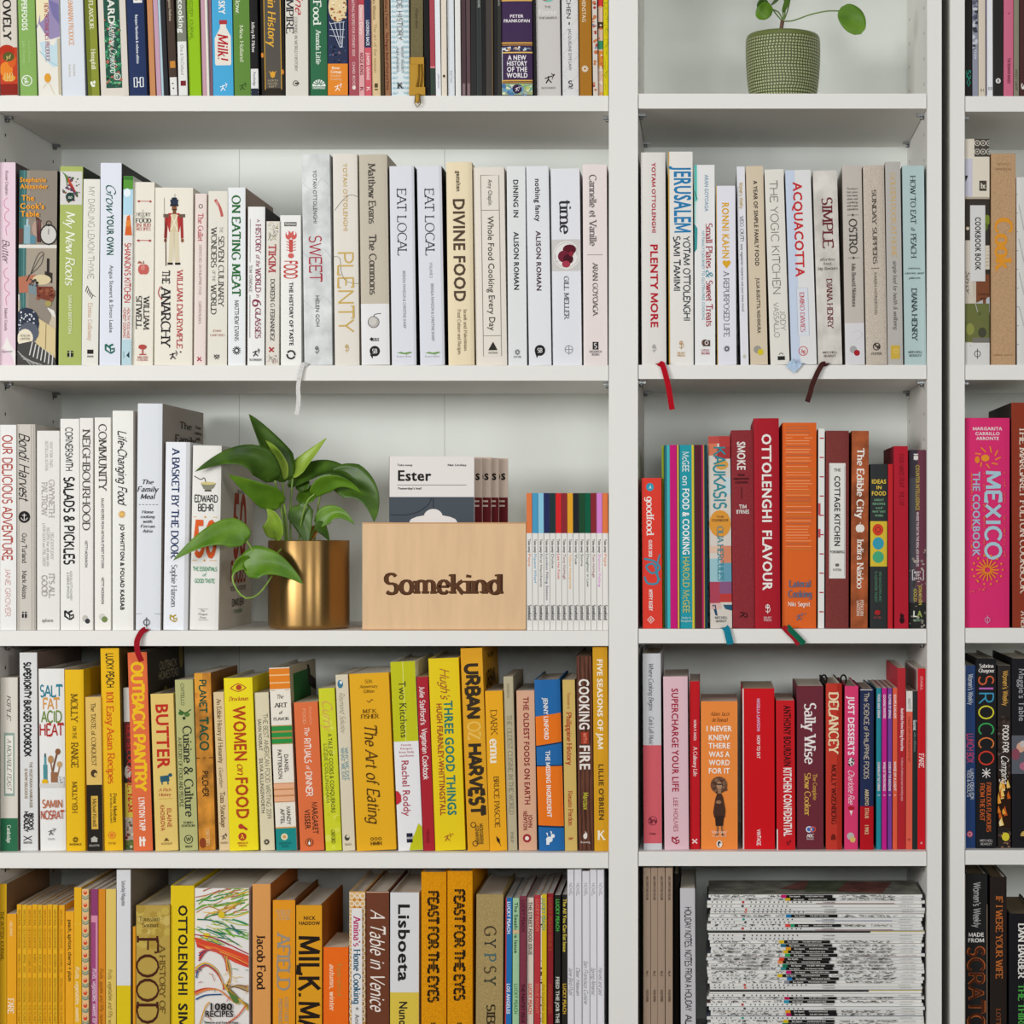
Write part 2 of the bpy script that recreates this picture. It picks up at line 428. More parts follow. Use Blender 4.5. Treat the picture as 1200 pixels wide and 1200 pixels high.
def tiny(t, y, u, w, col, f='S'): return h(t, y, u, w, 2.4, col, f)
def bars(u, y, col): return many(r(u - .13, u + .13, y - 4, y - 2.6, col), r(u - .13, u + .13, y - 1.6, y + 3, col), r(u - .02, u + .02, y - 4, y + 4, 'd8d6d0'))
def penguin(u, y, col='eeeeee'): return many(c(u, y, 4, 5, col), c(u, y, 2.2, 3.8, '1c1b1b'), c(u, y + 1, 1.2, 2.2, 'f4f2ee'), c(u, y - 2.4, .9, .8, 'e8963c', 8))
# ------------------------------------------------------------------ the room
FLOOR = 0.0
mb = MB(); mb.box(-4.5, 4.5, -5.5, .62, -.05, FLOOR, mat('918a82', 'wood')); tag(mb.build('floor'), kind='structure')
mb = MB(); mb.box(-4.5, 4.5, .30, .42, FLOOR, 2.9, mat('5c5a56', 'paint')); tag(mb.build('wall_back'), kind='structure')
# ------------------------------------------------------------------ bookcases
BACK = .262
WHITE = 'ebe9e4'
def Z(y): return px(0, y).z
def X(x): return px(x, 0).x
SHELF = {}
def bookcase(nm, key, x0, x1, shelves, label, seams):
    root = empty('bookcase', (X((x0 + x1) / 2), 0, FLOOR), label, 'bookcase')
    ox = root.location.x
    wm = mat(WHITE, 'paint'); dk = mat('3a3632', 'paint'); seam = mat('cbcac4', 'paint')
    ztop = Z(-560)
    for a, b, inn in ((x0 - 17, x0, 1), (x1, x1 + 17, -1)):
        m = MB(); m.box(X(a) - ox, X(b) - ox, 0, .285, FLOOR, ztop, wm)
        # drilled rows of shelf-pin holes on the inner face
        xi = (X(b) + .00015 - ox) if inn > 0 else (X(a) - .00015 - ox)
        z = .2
        while z < ztop - .15:
            for yy in (.035, .225):
                vs = [(xi, yy + .0024 * math.cos(k * math.pi / 4), z + .0024 * math.sin(k * math.pi / 4)) for k in range(8)]
                m.add(vs, [tuple(range(8)) if inn < 0 else tuple(range(7, -1, -1))], dk)
            z += .032
        m.build('side_panel', root)
    m = MB(); m.box(X(x0) - ox, X(x1) - ox, BACK, BACK + .006, FLOOR + .05, ztop, mat('eff3ed', 'paint'))
    for q in seams:
        xx = px(q, 0, BACK).x - ox; m.box(xx - .0004, xx + .0004, BACK - .0004, BACK + .001, FLOOR + .09, ztop, seam)
    m.build('back_panel', root)
    m = MB(); m.box(X(x0) - ox, X(x1) - ox, 0, BACK, ztop - .02, ztop, wm); m.build('top_panel', root)
    m = MB(); m.box(X(x0) - ox, X(x1) - ox, .02, .035, FLOOR, Z(1252) - .02, wm); m.build('plinth', root)
    pinm = mat('8d8f90', 'metal')
    for i, (a, b) in enumerate(shelves):
        m = MB(); g = .0008 if i < len(shelves) - 1 else 0
        m.box(X(x0) - ox + g, X(x1) - ox - g, .0012, BACK, Z(b), Z(a), wm); m.build('shelf', root)
        if a < 1100:
            for sx in (0, 1):
                if key == 'L' and i == 3 and sx == 1: continue
                for yy in (.035, .225):
                    xx = (X(x0) if sx == 0 else X(x1)) - ox; s_ = 1 if sx == 0 else -1
                    m = MB(); q = sorted((xx, xx + s_ * .009)); m.box(q[0], q[1], yy - .004, yy + .004, Z(b) - .0035, Z(b), pinm)
                    m.tube([(xx + s_ * .0005, yy, Z(b) - .005), (xx + s_ * .005, yy, Z(b) - .005)], .0025, pinm, 8)
                    m.build('shelf_pin', root)
    SHELF[key] = [Z(a) for a, b in shelves]
    return root
bookcase('wide', 'L', -5, 713.5, [(-190, -172), (112, 130), (428, 446), (739, 757), (999.5, 1017.5), (1252, 1270)], 'wide white bookcase filled with books sorted by colour', (280.5, 521))
bookcase('narrow', 'M', 747.5, 1086.5, [(-190, -172), (109.5, 127), (427.5, 444), (737, 754), (998, 1015), (1252, 1270)], 'narrow white bookcase with a green plant pot on top shelf', ())
bookcase('end', 'R', 1130.5, 1850, [(-190, -172), (112.5, 130.5), (427.5, 445), (736, 753.5), (996.5, 1013.5), (1252, 1270)], 'white bookcase cut by the picture edge beyond the dark gap', (1416,))

# ------------------------------------------------------------------ books
SHELFTOP = {'L1': 112, 'L2': 428, 'L3': 739, 'L4': 999.5, 'L5': 1252, 'M1': 109.5, 'M2': 427.5, 'M3': 737, 'M4': 998, 'M5': 1252, 'R1': 112.5, 'R2': 427.5, 'R3': 736, 'R4': 996.5, 'R5': 1252}
SUFFIX = {'L1': "on wide bookcase's top shelf", 'L2': "on wide bookcase's second shelf", 'L3': "on wide bookcase's plant shelf", 'L4': "on wide bookcase's yellow shelf", 'L5': "on wide bookcase's bottom shelf",
          'M2': "on narrow bookcase's white shelf", 'M3': "on narrow bookcase's red shelf", 'M4': "on narrow bookcase's fourth shelf", 'M5': "on narrow bookcase's bottom shelf",
          'R1': "on end bookcase's top shelf", 'R2': "on end bookcase's second shelf", 'R3': "on end bookcase's third shelf", 'R4': "on end bookcase's fourth shelf", 'R5': "on end bookcase's bottom shelf"}
GROUP = {'L1': 'books on the top shelf of the wide bookcase', 'L2': 'white books on the second shelf of the wide bookcase', 'L3': 'white books beside the brass plant pot', 'L4': 'yellow books on the fourth shelf of the wide bookcase',
         'L5': 'books on the bottom shelf of the wide bookcase', 'M2': 'pale books on the second shelf of the narrow bookcase', 'M3': 'red books on the third shelf of the narrow bookcase', 'M4': 'red books on the fourth shelf of the narrow bookcase',
         'M5': 'books on the bottom shelf of the narrow bookcase', 'R1': 'books on the top shelf of the end bookcase', 'R2': 'books on the second shelf of the end bookcase', 'R3': 'books on the third shelf of the end bookcase',
         'R4': 'dark books on the fourth shelf of the end bookcase', 'R5': 'dark books on the bottom shelf of the end bookcase'}
RB = random.Random(11)
PAGE = 'ebe3d4'
BOOKS = []; EDGE = {}; PANEL = {'L': (X(-5), X(713.5)), 'M': (X(747.5), X(1086.5)), 'R': (X(1130.5), 9.0)}
def book(sh, xt, xb, w, yt, col, label, *decor, k='p', dep=None, rec=None, nm=None, sc=None, mk=None, pg=None, side=None, bulge=None, seq=None):
    """sh shelf; xt/xb spine's edge at top and foot; w width; yt top row (all picture pixels); k: p paperback, h hardback, m magazine"""
    nm = nm or {'p': 'book', 'h': 'book', 'm': 'magazine', 'b': 'booklet'}[k]
    if rec is None: rec = {'1': .006, '2': .006, '3': .008, '4': .016, '5': .012}[sh[1]] + RB.uniform(-.0025, .0025)
    zs = Z(SHELFTOP[sh]); kf = S * (D + rec) / D
    ybot = CY - (zs - ZC) / kf
    yref = 0 if yt < 0 else yt
    if yt < 0: xt = xb + (xt - xb) * (ybot - yt) / (ybot - 0)
    W = w * kf * .985; H = (ybot - yt) * kf
    # keep clear of the neighbour already standing on this shelf and of the side panels
    side_l, side_r = PANEL[sh[0]]
    XB = px(xb, 0, rec).x; sl = (xt - xb) * kf / H; XR = XB + W
    pr_ = EDGE.get(sh, (side_l + .0003, 0.0, 9.0))
    XB = max(XB, pr_[0])
    hm = min(H, pr_[2]); 
    if XB + sl * hm < pr_[0] + pr_[1] * hm: sl = (pr_[0] + pr_[1] * hm - XB) / hm
    if sl < 0 and XB + sl * H < side_l + .0003: sl = min(0.0, (side_l + .0003 - XB) / H)
    XR = min(XR, side_r - .0003 - max(0.0, sl * H)); W = max(W * .5, XR - XB)
    ang = math.atan(sl); W = W * math.cos(ang) - .00012
    EDGE[sh] = (XB + W / math.cos(ang) + .00012, sl, H)
    xb = CX + XB / kf
    H = H / math.cos(ang) - (W * abs(math.sin(ang)) if ang > 0 else 0)
    lift = W * math.sin(ang) if ang > 0 else 0
    if dep is None: dep = {'p': .66, 'h': .74, 'm': .74, 'b': .7}[k] * H
    dep = min(dep, BACK - rec - .006)
    root = empty(nm, (px(xb, 0, rec).x, rec, zs + lift + .0002), label + ' ' + SUFFIX[sh], nm, GROUP[sh])
    if seq: root['group'] = seq
    root.rotation_euler = (0, ang, 0)
    t = {'p': .0006, 'h': .0024, 'm': .0003, 'b': .0003}[k]
    b = bulge if bulge is not None else {'p': .0003, 'h': .0010, 'm': .0002, 'b': .0002}[k]
    if t > W * .3: t = W * .2
    kind = mk or {'p': 'paper', 'h': 'paper', 'm': 'gloss', 'b': 'paper'}[k]
    cm = mat(col, kind); sm = mat(sc, 'paper') if sc else cm
    mb = MB(); N = 8
    fy = lambda u: -b * (1 - (2 * u - 1) ** 4)
    outer = [(0, dep)] + [(W * i / N, fy(i / N)) for i in range(N + 1)] + [(W, dep)]
    inner = [(t, dep)] + [(t + (W - 2 * t) * i / N, t + fy(i / N)) for i in range(N + 1)] + [(W - t, dep)]
    n_ = len(outer)
    vs = [(x, y, 0) for x, y in outer] + [(x, y, H) for x, y in outer] + [(x, y, 0) for x, y in inner] + [(x, y, H) for x, y in inner]
    for i in range(n_ - 1):
        mm = cm if 0 < i < n_ - 2 else sm
        mb.add([vs[i], vs[i + 1], vs[n_ + i + 1], vs[n_ + i]], [(0, 1, 2, 3)], mm)
        mb.add([vs[2 * n_ + i], vs[2 * n_ + i + 1], vs[3 * n_ + i + 1], vs[3 * n_ + i]], [(3, 2, 1, 0)], mat('cfc8ba'))
        mb.add([vs[n_ + i], vs[n_ + i + 1], vs[3 * n_ + i + 1], vs[3 * n_ + i]], [(0, 1, 2, 3)], mm)
        mb.add([vs[i], vs[i + 1], vs[2 * n_ + i + 1], vs[2 * n_ + i]], [(3, 2, 1, 0)], mm)
    for i in (0, n_ - 1): mb.add([vs[i], vs[n_ + i], vs[3 * n_ + i], vs[2 * n_ + i]], [(0, 1, 2, 3)], mm)
    P = Pad(mb, w, yt, ybot, W, H, lambda x, z, e: (x, fy(min(1, max(0, x / W))) - e, z), .00035 if b > .0005 else .00012)
    for g in decor:
        if g: g(P)
    if side:
        # print on the board that shows beyond the next book: u runs from the spine backwards
        sd, q = side
        P2 = Pad(mb, q, yt, ybot, dep, H, (lambda x, z, e: (W + e, x, z)) if sd > 0 else (lambda x, z, e: (-e, x, z)))
        for g in decor_side.get(label, ()): g(P2)
    mb.build('cover', root)
    g = .003 if k == 'h' else .0007
    mp = MB(); mp.box(t, W - t, t + .0004, dep - (.004 if k == 'h' else .0006), g, H - g, mat(pg or PAGE, 'pages')); mp.build('page_block', root)
    BOOKS.append(root)
    return root
decor_side = {}

def ribbon(root, pts, wpx, col, name='ribbon_bookmark', th=.0005):
    """a cloth bookmark: pts are (picture x, picture y, depth)"""
    inv = root.matrix_basis.inverted()
    pts = [(a, b - .45 if i < 2 else b, e) for i, (a, b, e) in enumerate(pts)]
    pts.insert(2, ((pts[1][0] * .6 + pts[2][0] * .4), pts[1][1] + .1, -.0011))
    q = curve(pts, 30); mb = MB(); vs = []; m = mat(col, 'cloth'); last = None
    for i, a in enumerate(q):
        b0 = px(*q[max(0, i - 1)]); b1 = px(*q[min(len(q) - 1, i + 1)]); t = (b1 - b0).normalized(); cpt = px(*a)
        f_ = min(1.0, max(0.0, (a[2] + .001) / .003)); nrm = Vector((0, -(1 - f_), f_)).normalized()
        side = t.cross(nrm)
        if side.length < .1: side = Vector((1, 0, 0))
        side.normalize()
        if vs and (side.dot(last) < 0): side = -side
        last = side
        nn = t.cross(side).normalized()
        if nn.dot(nrm) < 0: nn = -nn
        for s_ in (-1, 1):
            for e in (0, 1): vs.append(inv @ (cpt + side * s_ * wpx * S / 2 + nn * e * th))
    fs = []
    for i in range(len(q) - 1):
        a = 4 * i; b_ = a + 4
        fs += [(a, b_, b_ + 2, a + 2), (a + 1, a + 3, b_ + 3, b_ + 1), (a, a + 1, b_ + 1, b_), (a + 2, b_ + 2, b_ + 3, a + 3)]
    e = 4 * (len(q) - 1); fs += [(0, 2, 3, 1), (e, e + 1, e + 3, e + 2)]
    mb.add(vs, fs, m); return mb.build(name, root)
# ================================================================== books, shelf by shelf
B = book
K = '1f1d1d'; Wh = 'efece6'
# ---- wide bookcase, top shelf (spines run out of the frame)
B('L1', -1, 1, 20.5, -110, 'dad2c6', 'beige book with dark serif word above a painted red poppy', d('LOVELY', -9, 48, .45, 9, '2b2826', 'b'), r(0, 1, 56, 112, 'c8452a'), c(.4, 60, 9.5, 7, 'b83420'), c(.35, 82, 8, 9, 'e8872f'), c(.7, 72, 5, 8, 'd9602a'), c(.5, 92, 8, 4, 'e4a03c'), r(0, 1, 99, 112, '8e2a22'), c(.5, 67, 7, 5.6, '5b5a2c'), h('yl', 67, .5, 6, 5, 'd8c27a', 'i'), sqlogo(.5, 91, 5, 'e7c27a'), k='h', bulge=.0006)
B('L1', 21, 24, 19.8, -100, '88b05c', 'light green paperback with white bold capitals beside the poppy book', d('SUPERFOODS', -8, 36, .38, 6.5, 'eef2e6', 'B'), d('Julie Montagu', 48, 76, .3, 3.4, 'a9cc86'), d('Green Kitchen', 48, 74, .62, 2.6, 'a9cc86'), o(.42, 95, 6, 1.1, 'eef2e6'), d('yk', 91, 99, .4, 5, 'eef2e6', 'I'))
B('L1', 42, 45.5, 27.2, -120, 'e9e6dc', 'white book washed with purple and pale blue watercolour', p([(0, -120), (1, -120), (1, 44), (.6, 47), (.35, 40), (.1, 28), (0, 34)], '9a8db4'), p([(0, -120), (.6, -120), (.55, 14), (.3, 24), (0, 30)], 'eee3bd'), p([(.55, 0), (1, 6), (1, 30), (.7, 18)], '7d76a6'), p([(.1, 50), (1, 46), (1, 74), (.7, 80), (.3, 70)], 'c6dde6'), sw([(.1, 60), (.5, 72), (1, 80)], 1.2, 'a6ccd8'), r(.88, 1, 46, 112, 'c7bba0'), d('NEW BOTANICALS PRODUCE', 4, 73, .45, 4.5, 'a8484e', 's'), c(.42, 92, 4, 5.5, 'e0a13a'), sw([(.2, 104), (.45, 98), (.7, 112)], .6, 'd8c7a6'))
B('L1', 70.5, 73.5, 27, -120, 'dde3ea', 'plain pale blue-white book with orange capitals', d('TASMANIAN PRODUCE', -6, 54, .45, 5.4, 'd9924e', 's'), d('Small Hours', 76, 91, .35, 2.4, 'b9a98f'), d('Cookery Book', 76, 90, .55, 2.4, 'b9a98f'))
B('L1', 99, 103.5, 13.5, -90, '8c9435', 'olive green paperback with white serif words', r(0, .35, -90, 112, '6f7828'), d('SPICE & FLAVOUR', -28, 35, .55, 5, 'e8e8c8', 's'), d('Hemphill', 58, 82, .6, 5, 'e8e8c8', 's'), many(c(.35, 98, 1.6, 2.4, 'eef0dc', 8), c(.6, 97, 1.6, 2, 'eef0dc', 8), c(.5, 101, 2.4, 1.6, 'eef0dc', 8)), sc='3b3b30')
B('L1', 114.5, 118.7, 32.8, -130, 'ded6ca', 'cream bordered book with a dark leafy green panel', r(.2, .78, -130, 104, '2e5648'), n(.22, .76, 24, 103, 150, 1.6, '3f8f62 56a878 214438 7cb98c b9695a 2e7a58', 4), d('THE GARDENED YARD', -120, 29, .48, 8, 'e6e9df', 'B'), d('Matthew Crawford', 27, 88, .5, 8, 'eef0ea', 'c'), o(.62, 91, 3.6, .9, 'e8ece4'), d('e', 89, 93, .62, 4, 'e8ece4', 's'), k='h', bulge=.0004)
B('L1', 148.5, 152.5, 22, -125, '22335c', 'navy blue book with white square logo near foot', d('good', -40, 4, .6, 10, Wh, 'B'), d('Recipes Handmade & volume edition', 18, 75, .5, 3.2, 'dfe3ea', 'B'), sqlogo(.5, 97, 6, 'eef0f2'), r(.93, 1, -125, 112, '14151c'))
B('L1', 172, 176, 6.6, -100, 'c98c5c', 'thin tan-orange booklet against the navy book', k='b')
B('L1', 179, 184, 5.4, -104, 'c7a0b5', 'thin mauve booklet beside the tan one', k='b')
B('L1', 184.6, 189.6, 2.8, -96, 'b9d6dd', 'very thin pale blue booklet', k='b')
B('L1', 188, 192.8, 5, -92, '2a2b30', 'thin black booklet beside the pale blue sliver', k='b')
B('L1', 194.4, 199.2, 9, -98, '46382f', 'dark brown booklet with a white label at its foot', d('Apicius Madness', -2, 25, .5, 3, 'd6c7b0'), r(.2, .9, 72, 80, 'c98a3c'), r(.1, 1, 91, 112, 'e9e7e4'), n(.4, .6, 95, 107, 4, .8, '2a2a2a', 5), k='p')
B('L1', 206.6, 209.6, 10.6, -110, '7f8374', 'grey-green topped slim book with a white lower half', r(0, 1, 49, 112, 'e8e8e4'), d('the cooking', -20, 39, .5, 6, 'f0f0ea', 'B'), d('One & McClelland', 53, 88, .5, 4, '9a9a92'), r(.25, .85, 95, 101, '7c2b2f'))
B('L1', 218.7, 222.2, 14.2, -120, '94c218', 'lime green book with dark thin capitals', d('RENE REDZEPI JOURNAL', -18, 47, .35, 4, '49621a', 't'))
B('L1', 235, 237.7, 5, -110, 'c59cab', 'thin dusty mauve booklet beside lime green book', k='b')
B('L1', 239.8, 242.7, 2.8, -104, 'e9e3d8', 'thin cream booklet between two mauve ones', k='b')
B('L1', 242.6, 245, 4.6, -108, 'a67886', 'thin dark mauve booklet beside the bright blue book', k='b')
B('L1', 248, 250, 24.2, -120, '49aad9', 'bright blue book with a drawn milk bottle', d('KURLANSKY', -34, 17, .5, 7.5, Wh, 'B'), p([(.42, 27), (.68, 27), (.7, 33), (.92, 43), (.92, 75), (.88, 77), (.16, 77), (.12, 75), (.12, 45), (.38, 34)], 'e9e4d8'), r(.36, .74, 24, 29, 'b03a3c'), d('Milk!', 40, 72, .52, 12, 'b8282e', 'I'), archer(.5, 103, 9, 'eef4f8'))
B('L1', 273, 275, 19.3, -114, '628a3b', 'olive green book with spaced white lettering', d('Cooking Slow.', -44, 17, .3, 5, 'e8ecd8', 'm'), d('Mina Holland', 30, 73, .5, 4.2, 'dfe8c8', 'm'), archer(.5, 102, 9, '3c5a24'))
B('L1', 292.6, 294.4, 9, -90, '1c1a1b', 'slim black book with a white block near its foot', d('Jeffrey M. Pilcher', 26, 62, .4, 3.4, 'e4e0da', 's'), r(0, 1, 81, 104, 'e6e6e6'), d('Routledge', 85, 101, .5, 3.2, '34343a'), r(0, 1, 104, 112, '2b3140'), many(*[l([(0, 105 + i * 3.5), (1, 108 + i * 3.5)], .7, 'd8dce0') for i in range(2)], *[l([(1, 105 + i * 3.5), (0, 108 + i * 3.5)], .7, 'd8dce0') for i in range(2)]))
B('L1', 305, 307, 27, -116, '57524b', 'charcoal book framed in gold with yellow script', r(0, .14, -116, 112, '2a2521'), r(.9, 1, -116, 112, '2a2521'), c(.05, 65, 1.6, 3, 'd88a3a'), c(.93, 85, 1.6, 3, 'd88a3a'), r(.14, .9, 104, 112, '332c26'), l([(.16, -114), (.16, 105.5), (.88, 105.5), (.88, -114)], .9, 'd6a53a'), d('Taste in History', -34, 56, .5, 9, 'e8b23c', 'I'), c(.5, 88, 3, 4, 'e0a63a', 8), l([(.35, 84), (.5, 91), (.65, 84)], 1, 'e0a63a'), tiny('NORTH', 95, .5, 12, 'b9a98a'), tiny('NOVEL', 98.5, .5, 12, 'b9a98a'), tiny('KEPT', 102, .5, 9, 'b9a98a'), k='h', bulge=.0005)
B('L1', 334.4, 335, 26.6, -120, 'dedace', 'ivory book with dark capitals and red script', d('EMPIRE', -9, 40, .2, 8.5, '26242c', 's'), d('Cuisine', -36, 18, .62, 9, 'c02c3a', 'c'), d('COOKING IN WORLD HISTORY', 20, 84, .47, 3, '8e8a80', 's'), o(.45, 98, 3, .8, '34322e', 12), r(.42, .6, 97, 99, '34322e'))
B('L1', 363.3, 364, 20.2, -112, '2f6c49', 'deep green book with white serif lettering and half-sun emblem', d('The Future of Food', -84, 30, .42, 9, 'e9eee6', 's'), d('Amanda Little', 35, 76, .48, 5.6, 'dfe9de', 's'), many(c(.5, 101, 8, 7.5, 'e8efe6'), r(0, 1, 101.6, 112, '2f6c49'), tiny('ONEWORLD', 103.4, .5, 15, 'e8efe6', 'B'), *[lx(.5, 101, 8, [(.25 * math.cos(a), -.25 * math.sin(a)), (math.cos(a), -.95 * math.sin(a))], .12, '2f6c49') for a in [.45, .9, 1.35, 1.8, 2.25, 2.7]]))
B('L1', 383.9, 384.4, 23.8, -114, '2a3350', 'navy and orange book with a ferris wheel picture', many(c(.5, 8, 11, 18, 'e8d2a4'), n(.1, .9, -8, 24, 40, 1.6, 'b5764a f0e2bc 8a4a3a e9cf9c', 6)), *[l([(a, 26), (b, 56)], .7, 'd6dbe4') for a, b in ((.1, .62), (.35, .66), (.6, .7), (.8, .72))], *[l([(.1, 28 + 7 * i), (.85, 26 + 9 * i)], .6, 'd6dbe4') for i in range(3)], n(.05, .95, 52, 74, 26, 1.3, '1a2038 49608c 7c6a78 3a4a74', 7), r(0, 1, 75, 112, 'e88c32'), h('River', 80, .42, 10, 3, 'fbe9d0', 'B'), h('Cottage', 84.5, .42, 13, 3, 'fbe9d0', 'B'), h('Outdoor', 89, .42, 13, 2.8, 'f4d0a4'), h('Cooking', 93, .42, 13, 2.8, 'f4d0a4'), archer(.5, 103, 9, 'fbeedc'))
B('L1', 407.9, 409.4, 11.6, -106, 'a9515b', 'dusty red slim book with white capitals', d('ALTERNATING RECIPES FOR SYDNEY SIDE', -14, 66, .5, 3.2, 'ecd2cf', 'S'), d('CHAD ROOD', 73, 104, .5, 3.2, 'ecd2cf', 'S'), c(.5, 103, 2.2, 2.4, 'f0e0d8', 10))
B('L1', 420, 421, 6.6, -100, 'e2a9aa', 'thin pale pink booklet with dark red lettering', r(0, 1, -100, 6, 'b94a54'), d('Dinner Diary', 6, 41, .5, 4, 'f4e6e0', 'S'), d('MOLE KING', 62, 88, .5, 4, '8c2c3c', 'B'), d('K', 102, 107, .5, 4, '8c2c3c', 'b'), k='b')
B('L1', 427, 428.2, 7.4, -104, 'd45c6a', 'thin booklet navy above and coral below', r(0, 1, -104, 56, '2b3658'), d('LOOKING BACK', 24, 54, .5, 3.6, 'dfe2ea', 'B'), d('JUNIPER GRANGE', 62, 94, .5, 3.6, 'f6d8d6', 'B'), d('K', 102, 107, .5, 4, 'f6d8d6', 'b'), k='b')
B('L1', 434.6, 436.2, 10, -106, 'dcc294', 'sand coloured slim book with small brown lettering', d('Barbara Wheaton', -10, 24, .4, 3.4, '8a744c', 's'), d('The art of the season', 28, 86, .45, 3.4, 'b59a6a', 's'), r(.3, .7, 98, 103, '5a4a30'), r(.3, .7, 104.5, 106, '5a4a30'))
B('L1', 445.2, 447, 3.6, -100, '4b3c27', 'dark brown thin booklet beside the sand book', k='b')
B('L1', 449.6, 451.4, 6.6, -104, '9c7150', 'thin brown book with dark red lettering', d('Barbara Ferrero', -4, 34, .5, 3.2, '5a2a1e', 's'), d('The Penguin Book of Food and Drink', 38, 106, .5, 3.2, '6a241c', 'B'))
B('L1', 457.8, 459, 21.4, -110, 'dfe8ea', 'white book edged with light blue scale pattern', *[o(u, y, 2.6, .8, 'a3cbd6', 10, 0, 180) for u in (.08, .2, .8, .92) for y in range(-6, 110, 6)], d('A FOOD & TRADE HISTORY', -58, 48, .5, 6, '33363a', 't'), d('VINCENT TRAGARTY', 55, 86, .62, 2.6, '5a5c60'), d('ALEX JAMISON', 56, 84, .36, 2.6, '5a5c60'), h('K', 101, .5, 7, 7, '26282c', 'b'))
nb = B('L1', 481.2, 481.4, 14.6, -100, '756b4c', 'olive cloth notebook with mustard leather strap and metal loop', d('Kitchen Notes', 10, 34, .5, 3, '4a4332', 's'), mk='cloth')
B('L1', 496.2, 498, 6.4, -108, '1b1a1a', 'black thin book beside strapped notebook', k='p')
B('L1', 502.6, 504.6, 6, -104, 'ad4a55', 'thin red booklet with dark green foot', r(0, 1, 78, 80, 'e08a90'), r(0, 1, 80, 112, '39493f'), k='b')
B('L1', 509.4, 511, 6, -108, 'e9ecef', 'thin pure white booklet beside red and green one', d('edible memoir', 87, 104, .6, 2.4, '8a8e98'), k='b')
B('L1', 516.8, 517.6, 6.2, -104, 'e7dccb', 'thin cream booklet with a dark dot near foot', c(.5, 89.5, 1.5, 1.8, '4a2f26', 10), k='b')
B('L1', 524, 525.3, 7.6, -106, 'dfe4e8', 'thin bluish white booklet after the dotted cream one', d('Small Tome', 83, 97, .55, 2.4, '8a8e98'), k='b')
B('L1', 533, 534, 6.4, -104, 'e8e7e2', 'thin warm white booklet before the plum ones', k='b')
B('L1', 540.4, 541.2, 5.2, -100, '4d3a3e', 'thin dark plum booklet beside warm white one', r(.2, .8, 98, 112, '8a7478'), k='b')
B('L1', 546.2, 547, 4.8, -100, '5d484b', 'thin lighter plum booklet before the black ones', r(.2, .8, 98, 112, '8a7478'), k='b')
B('L1', 551.6, 552.4, 6.2, -112, '2a2b2a', 'thin black magazine, first of the dark run', k='m')
B('L1', 558, 558.8, 6.4, -108, '343836', 'thin charcoal magazine with a white fleck, second of dark run', d('HOMES', 0, 9, .5, 2.6, 'c8ccc8'), k='m')
B('L1', 564.8, 565.6, 4.2, -110, '1d1c1c', 'thin black magazine, third of the dark run', k='m')
B('L1', 569.2, 569.8, 8.4, -104, '45403c', 'dark grey-brown magazine with tan edge, fourth of dark run', r(.85, 1, 0, 112, '6e5a3c'), k='m')
B('L1', 578, 578.6, 4.4, -100, '262626', 'thin black magazine, fifth of the dark run', k='m')
B('L1', 582.6, 583.2, 4.6, -104, '34332f', 'thin black magazine touching the thick purple book', d('Food Art', -4, 7, .5, 2.6, 'b8b4a8'), k='m')
B('L1', 587, 588.4, 36.6, -116, '402b50', 'thick purple history book with gold bands', r(0, 1, -4, 2, 'dcb25a'), h('PETER', 19.5, .5, 16, 3.4, 'ece6ea', 'B'), h('FRANKOPAN', 25, .5, 31, 3.6, 'ece6ea', 'B'), r(0, 1, 50, 52, 'cf9d4a'), r(0, 1, 53, 54, 'b9863c'), r(0, 1, 56, 60, '3a3d5c'), n(.02, .98, 56, 60, 46, 1, 'dfe2ea 8fb3c4 d9a04a eef0f0', 9), r(0, 1, 61.5, 63, 'e8c06a'), r(0, .03, 56, 112, 'd8dde0'), h('A NEW', 68.2, .5, 22, 5.4, 'f0ecf0', 'B'), h('HISTORY', 75, .5, 24, 5.2, 'f0ecf0', 'B'), h('OF THE', 82, .5, 24, 5.4, 'f0ecf0', 'B'), h('WORLD', 89, .5, 25, 5.4, 'f0ecf0', 'B'), r(0, 1, 94.4, 96, 'e0b052'), r(0, 1, 97, 98, 'c08a3a'), r(0, 1, 98.5, 112, '9fb08a'), n(.03, .97, 99, 111, 60, 2.2, 'b8c46a 6f9fc0 dfe2c0 7cae8a 4f79a8', 10), c(.5, 105, 5.6, 5.6, '372547'), archer(.5, 105, 6, 'ece6ea'), k='h', dep=.17)
B('L1', 624.6, 626, 3, -102, '201f1f', 'black strip as the shaded gap between purple and grey books', k='b')  # dark strip added where only a shaded gap lies between two books
B('L1', 627.8, 629.4, 28.4, -112, 'cfcbc7', 'thick light grey book with a hunting archer emblem', c(.5, -1, 7, 4, '7dbfae'), c(.4, -2, 4, 3.4, 'c0566a'), tiny('THE', 8.5, .5, 8, '6a6866', 's'), h('Flavour', 15, .5, 22, 5.4, 'e9e7e4', 's'), tiny('THESAURUS', 21.5, .5, 22, '6a6866', 's'), archer(.5, 93, 11, '2f2d2c'), tiny('BLOOMSBURY', 103.5, .5, 17, '8a8886'))
B('L1', 658.2, 659.4, 19.4, -114, 'dcdcdb', 'pale grey book with dark spaced capitals and S emblem', *[l([(.05, y), (.95, y + 20)], .4, 'c2c4c6') for y in range(0, 90, 22)], *[l([(.95, y), (.05, y + 20)], .4, 'c2c4c6') for y in range(0, 90, 22)], d('THE KITCHEN', -38, 22, .42, 5, '3a3a3c', 'S'), c(.45, 28, .8, 2, '2c2c2e', 6), d('JACQUELINE DYE LAW', 34, 83, .48, 3.2, '6c6c70', 'S'), h('S', 98.5, .5, 5.4, 6.4, '2c2c2e', 'n'), tiny('S', 103.4, .5, 6, '6c6c70'))
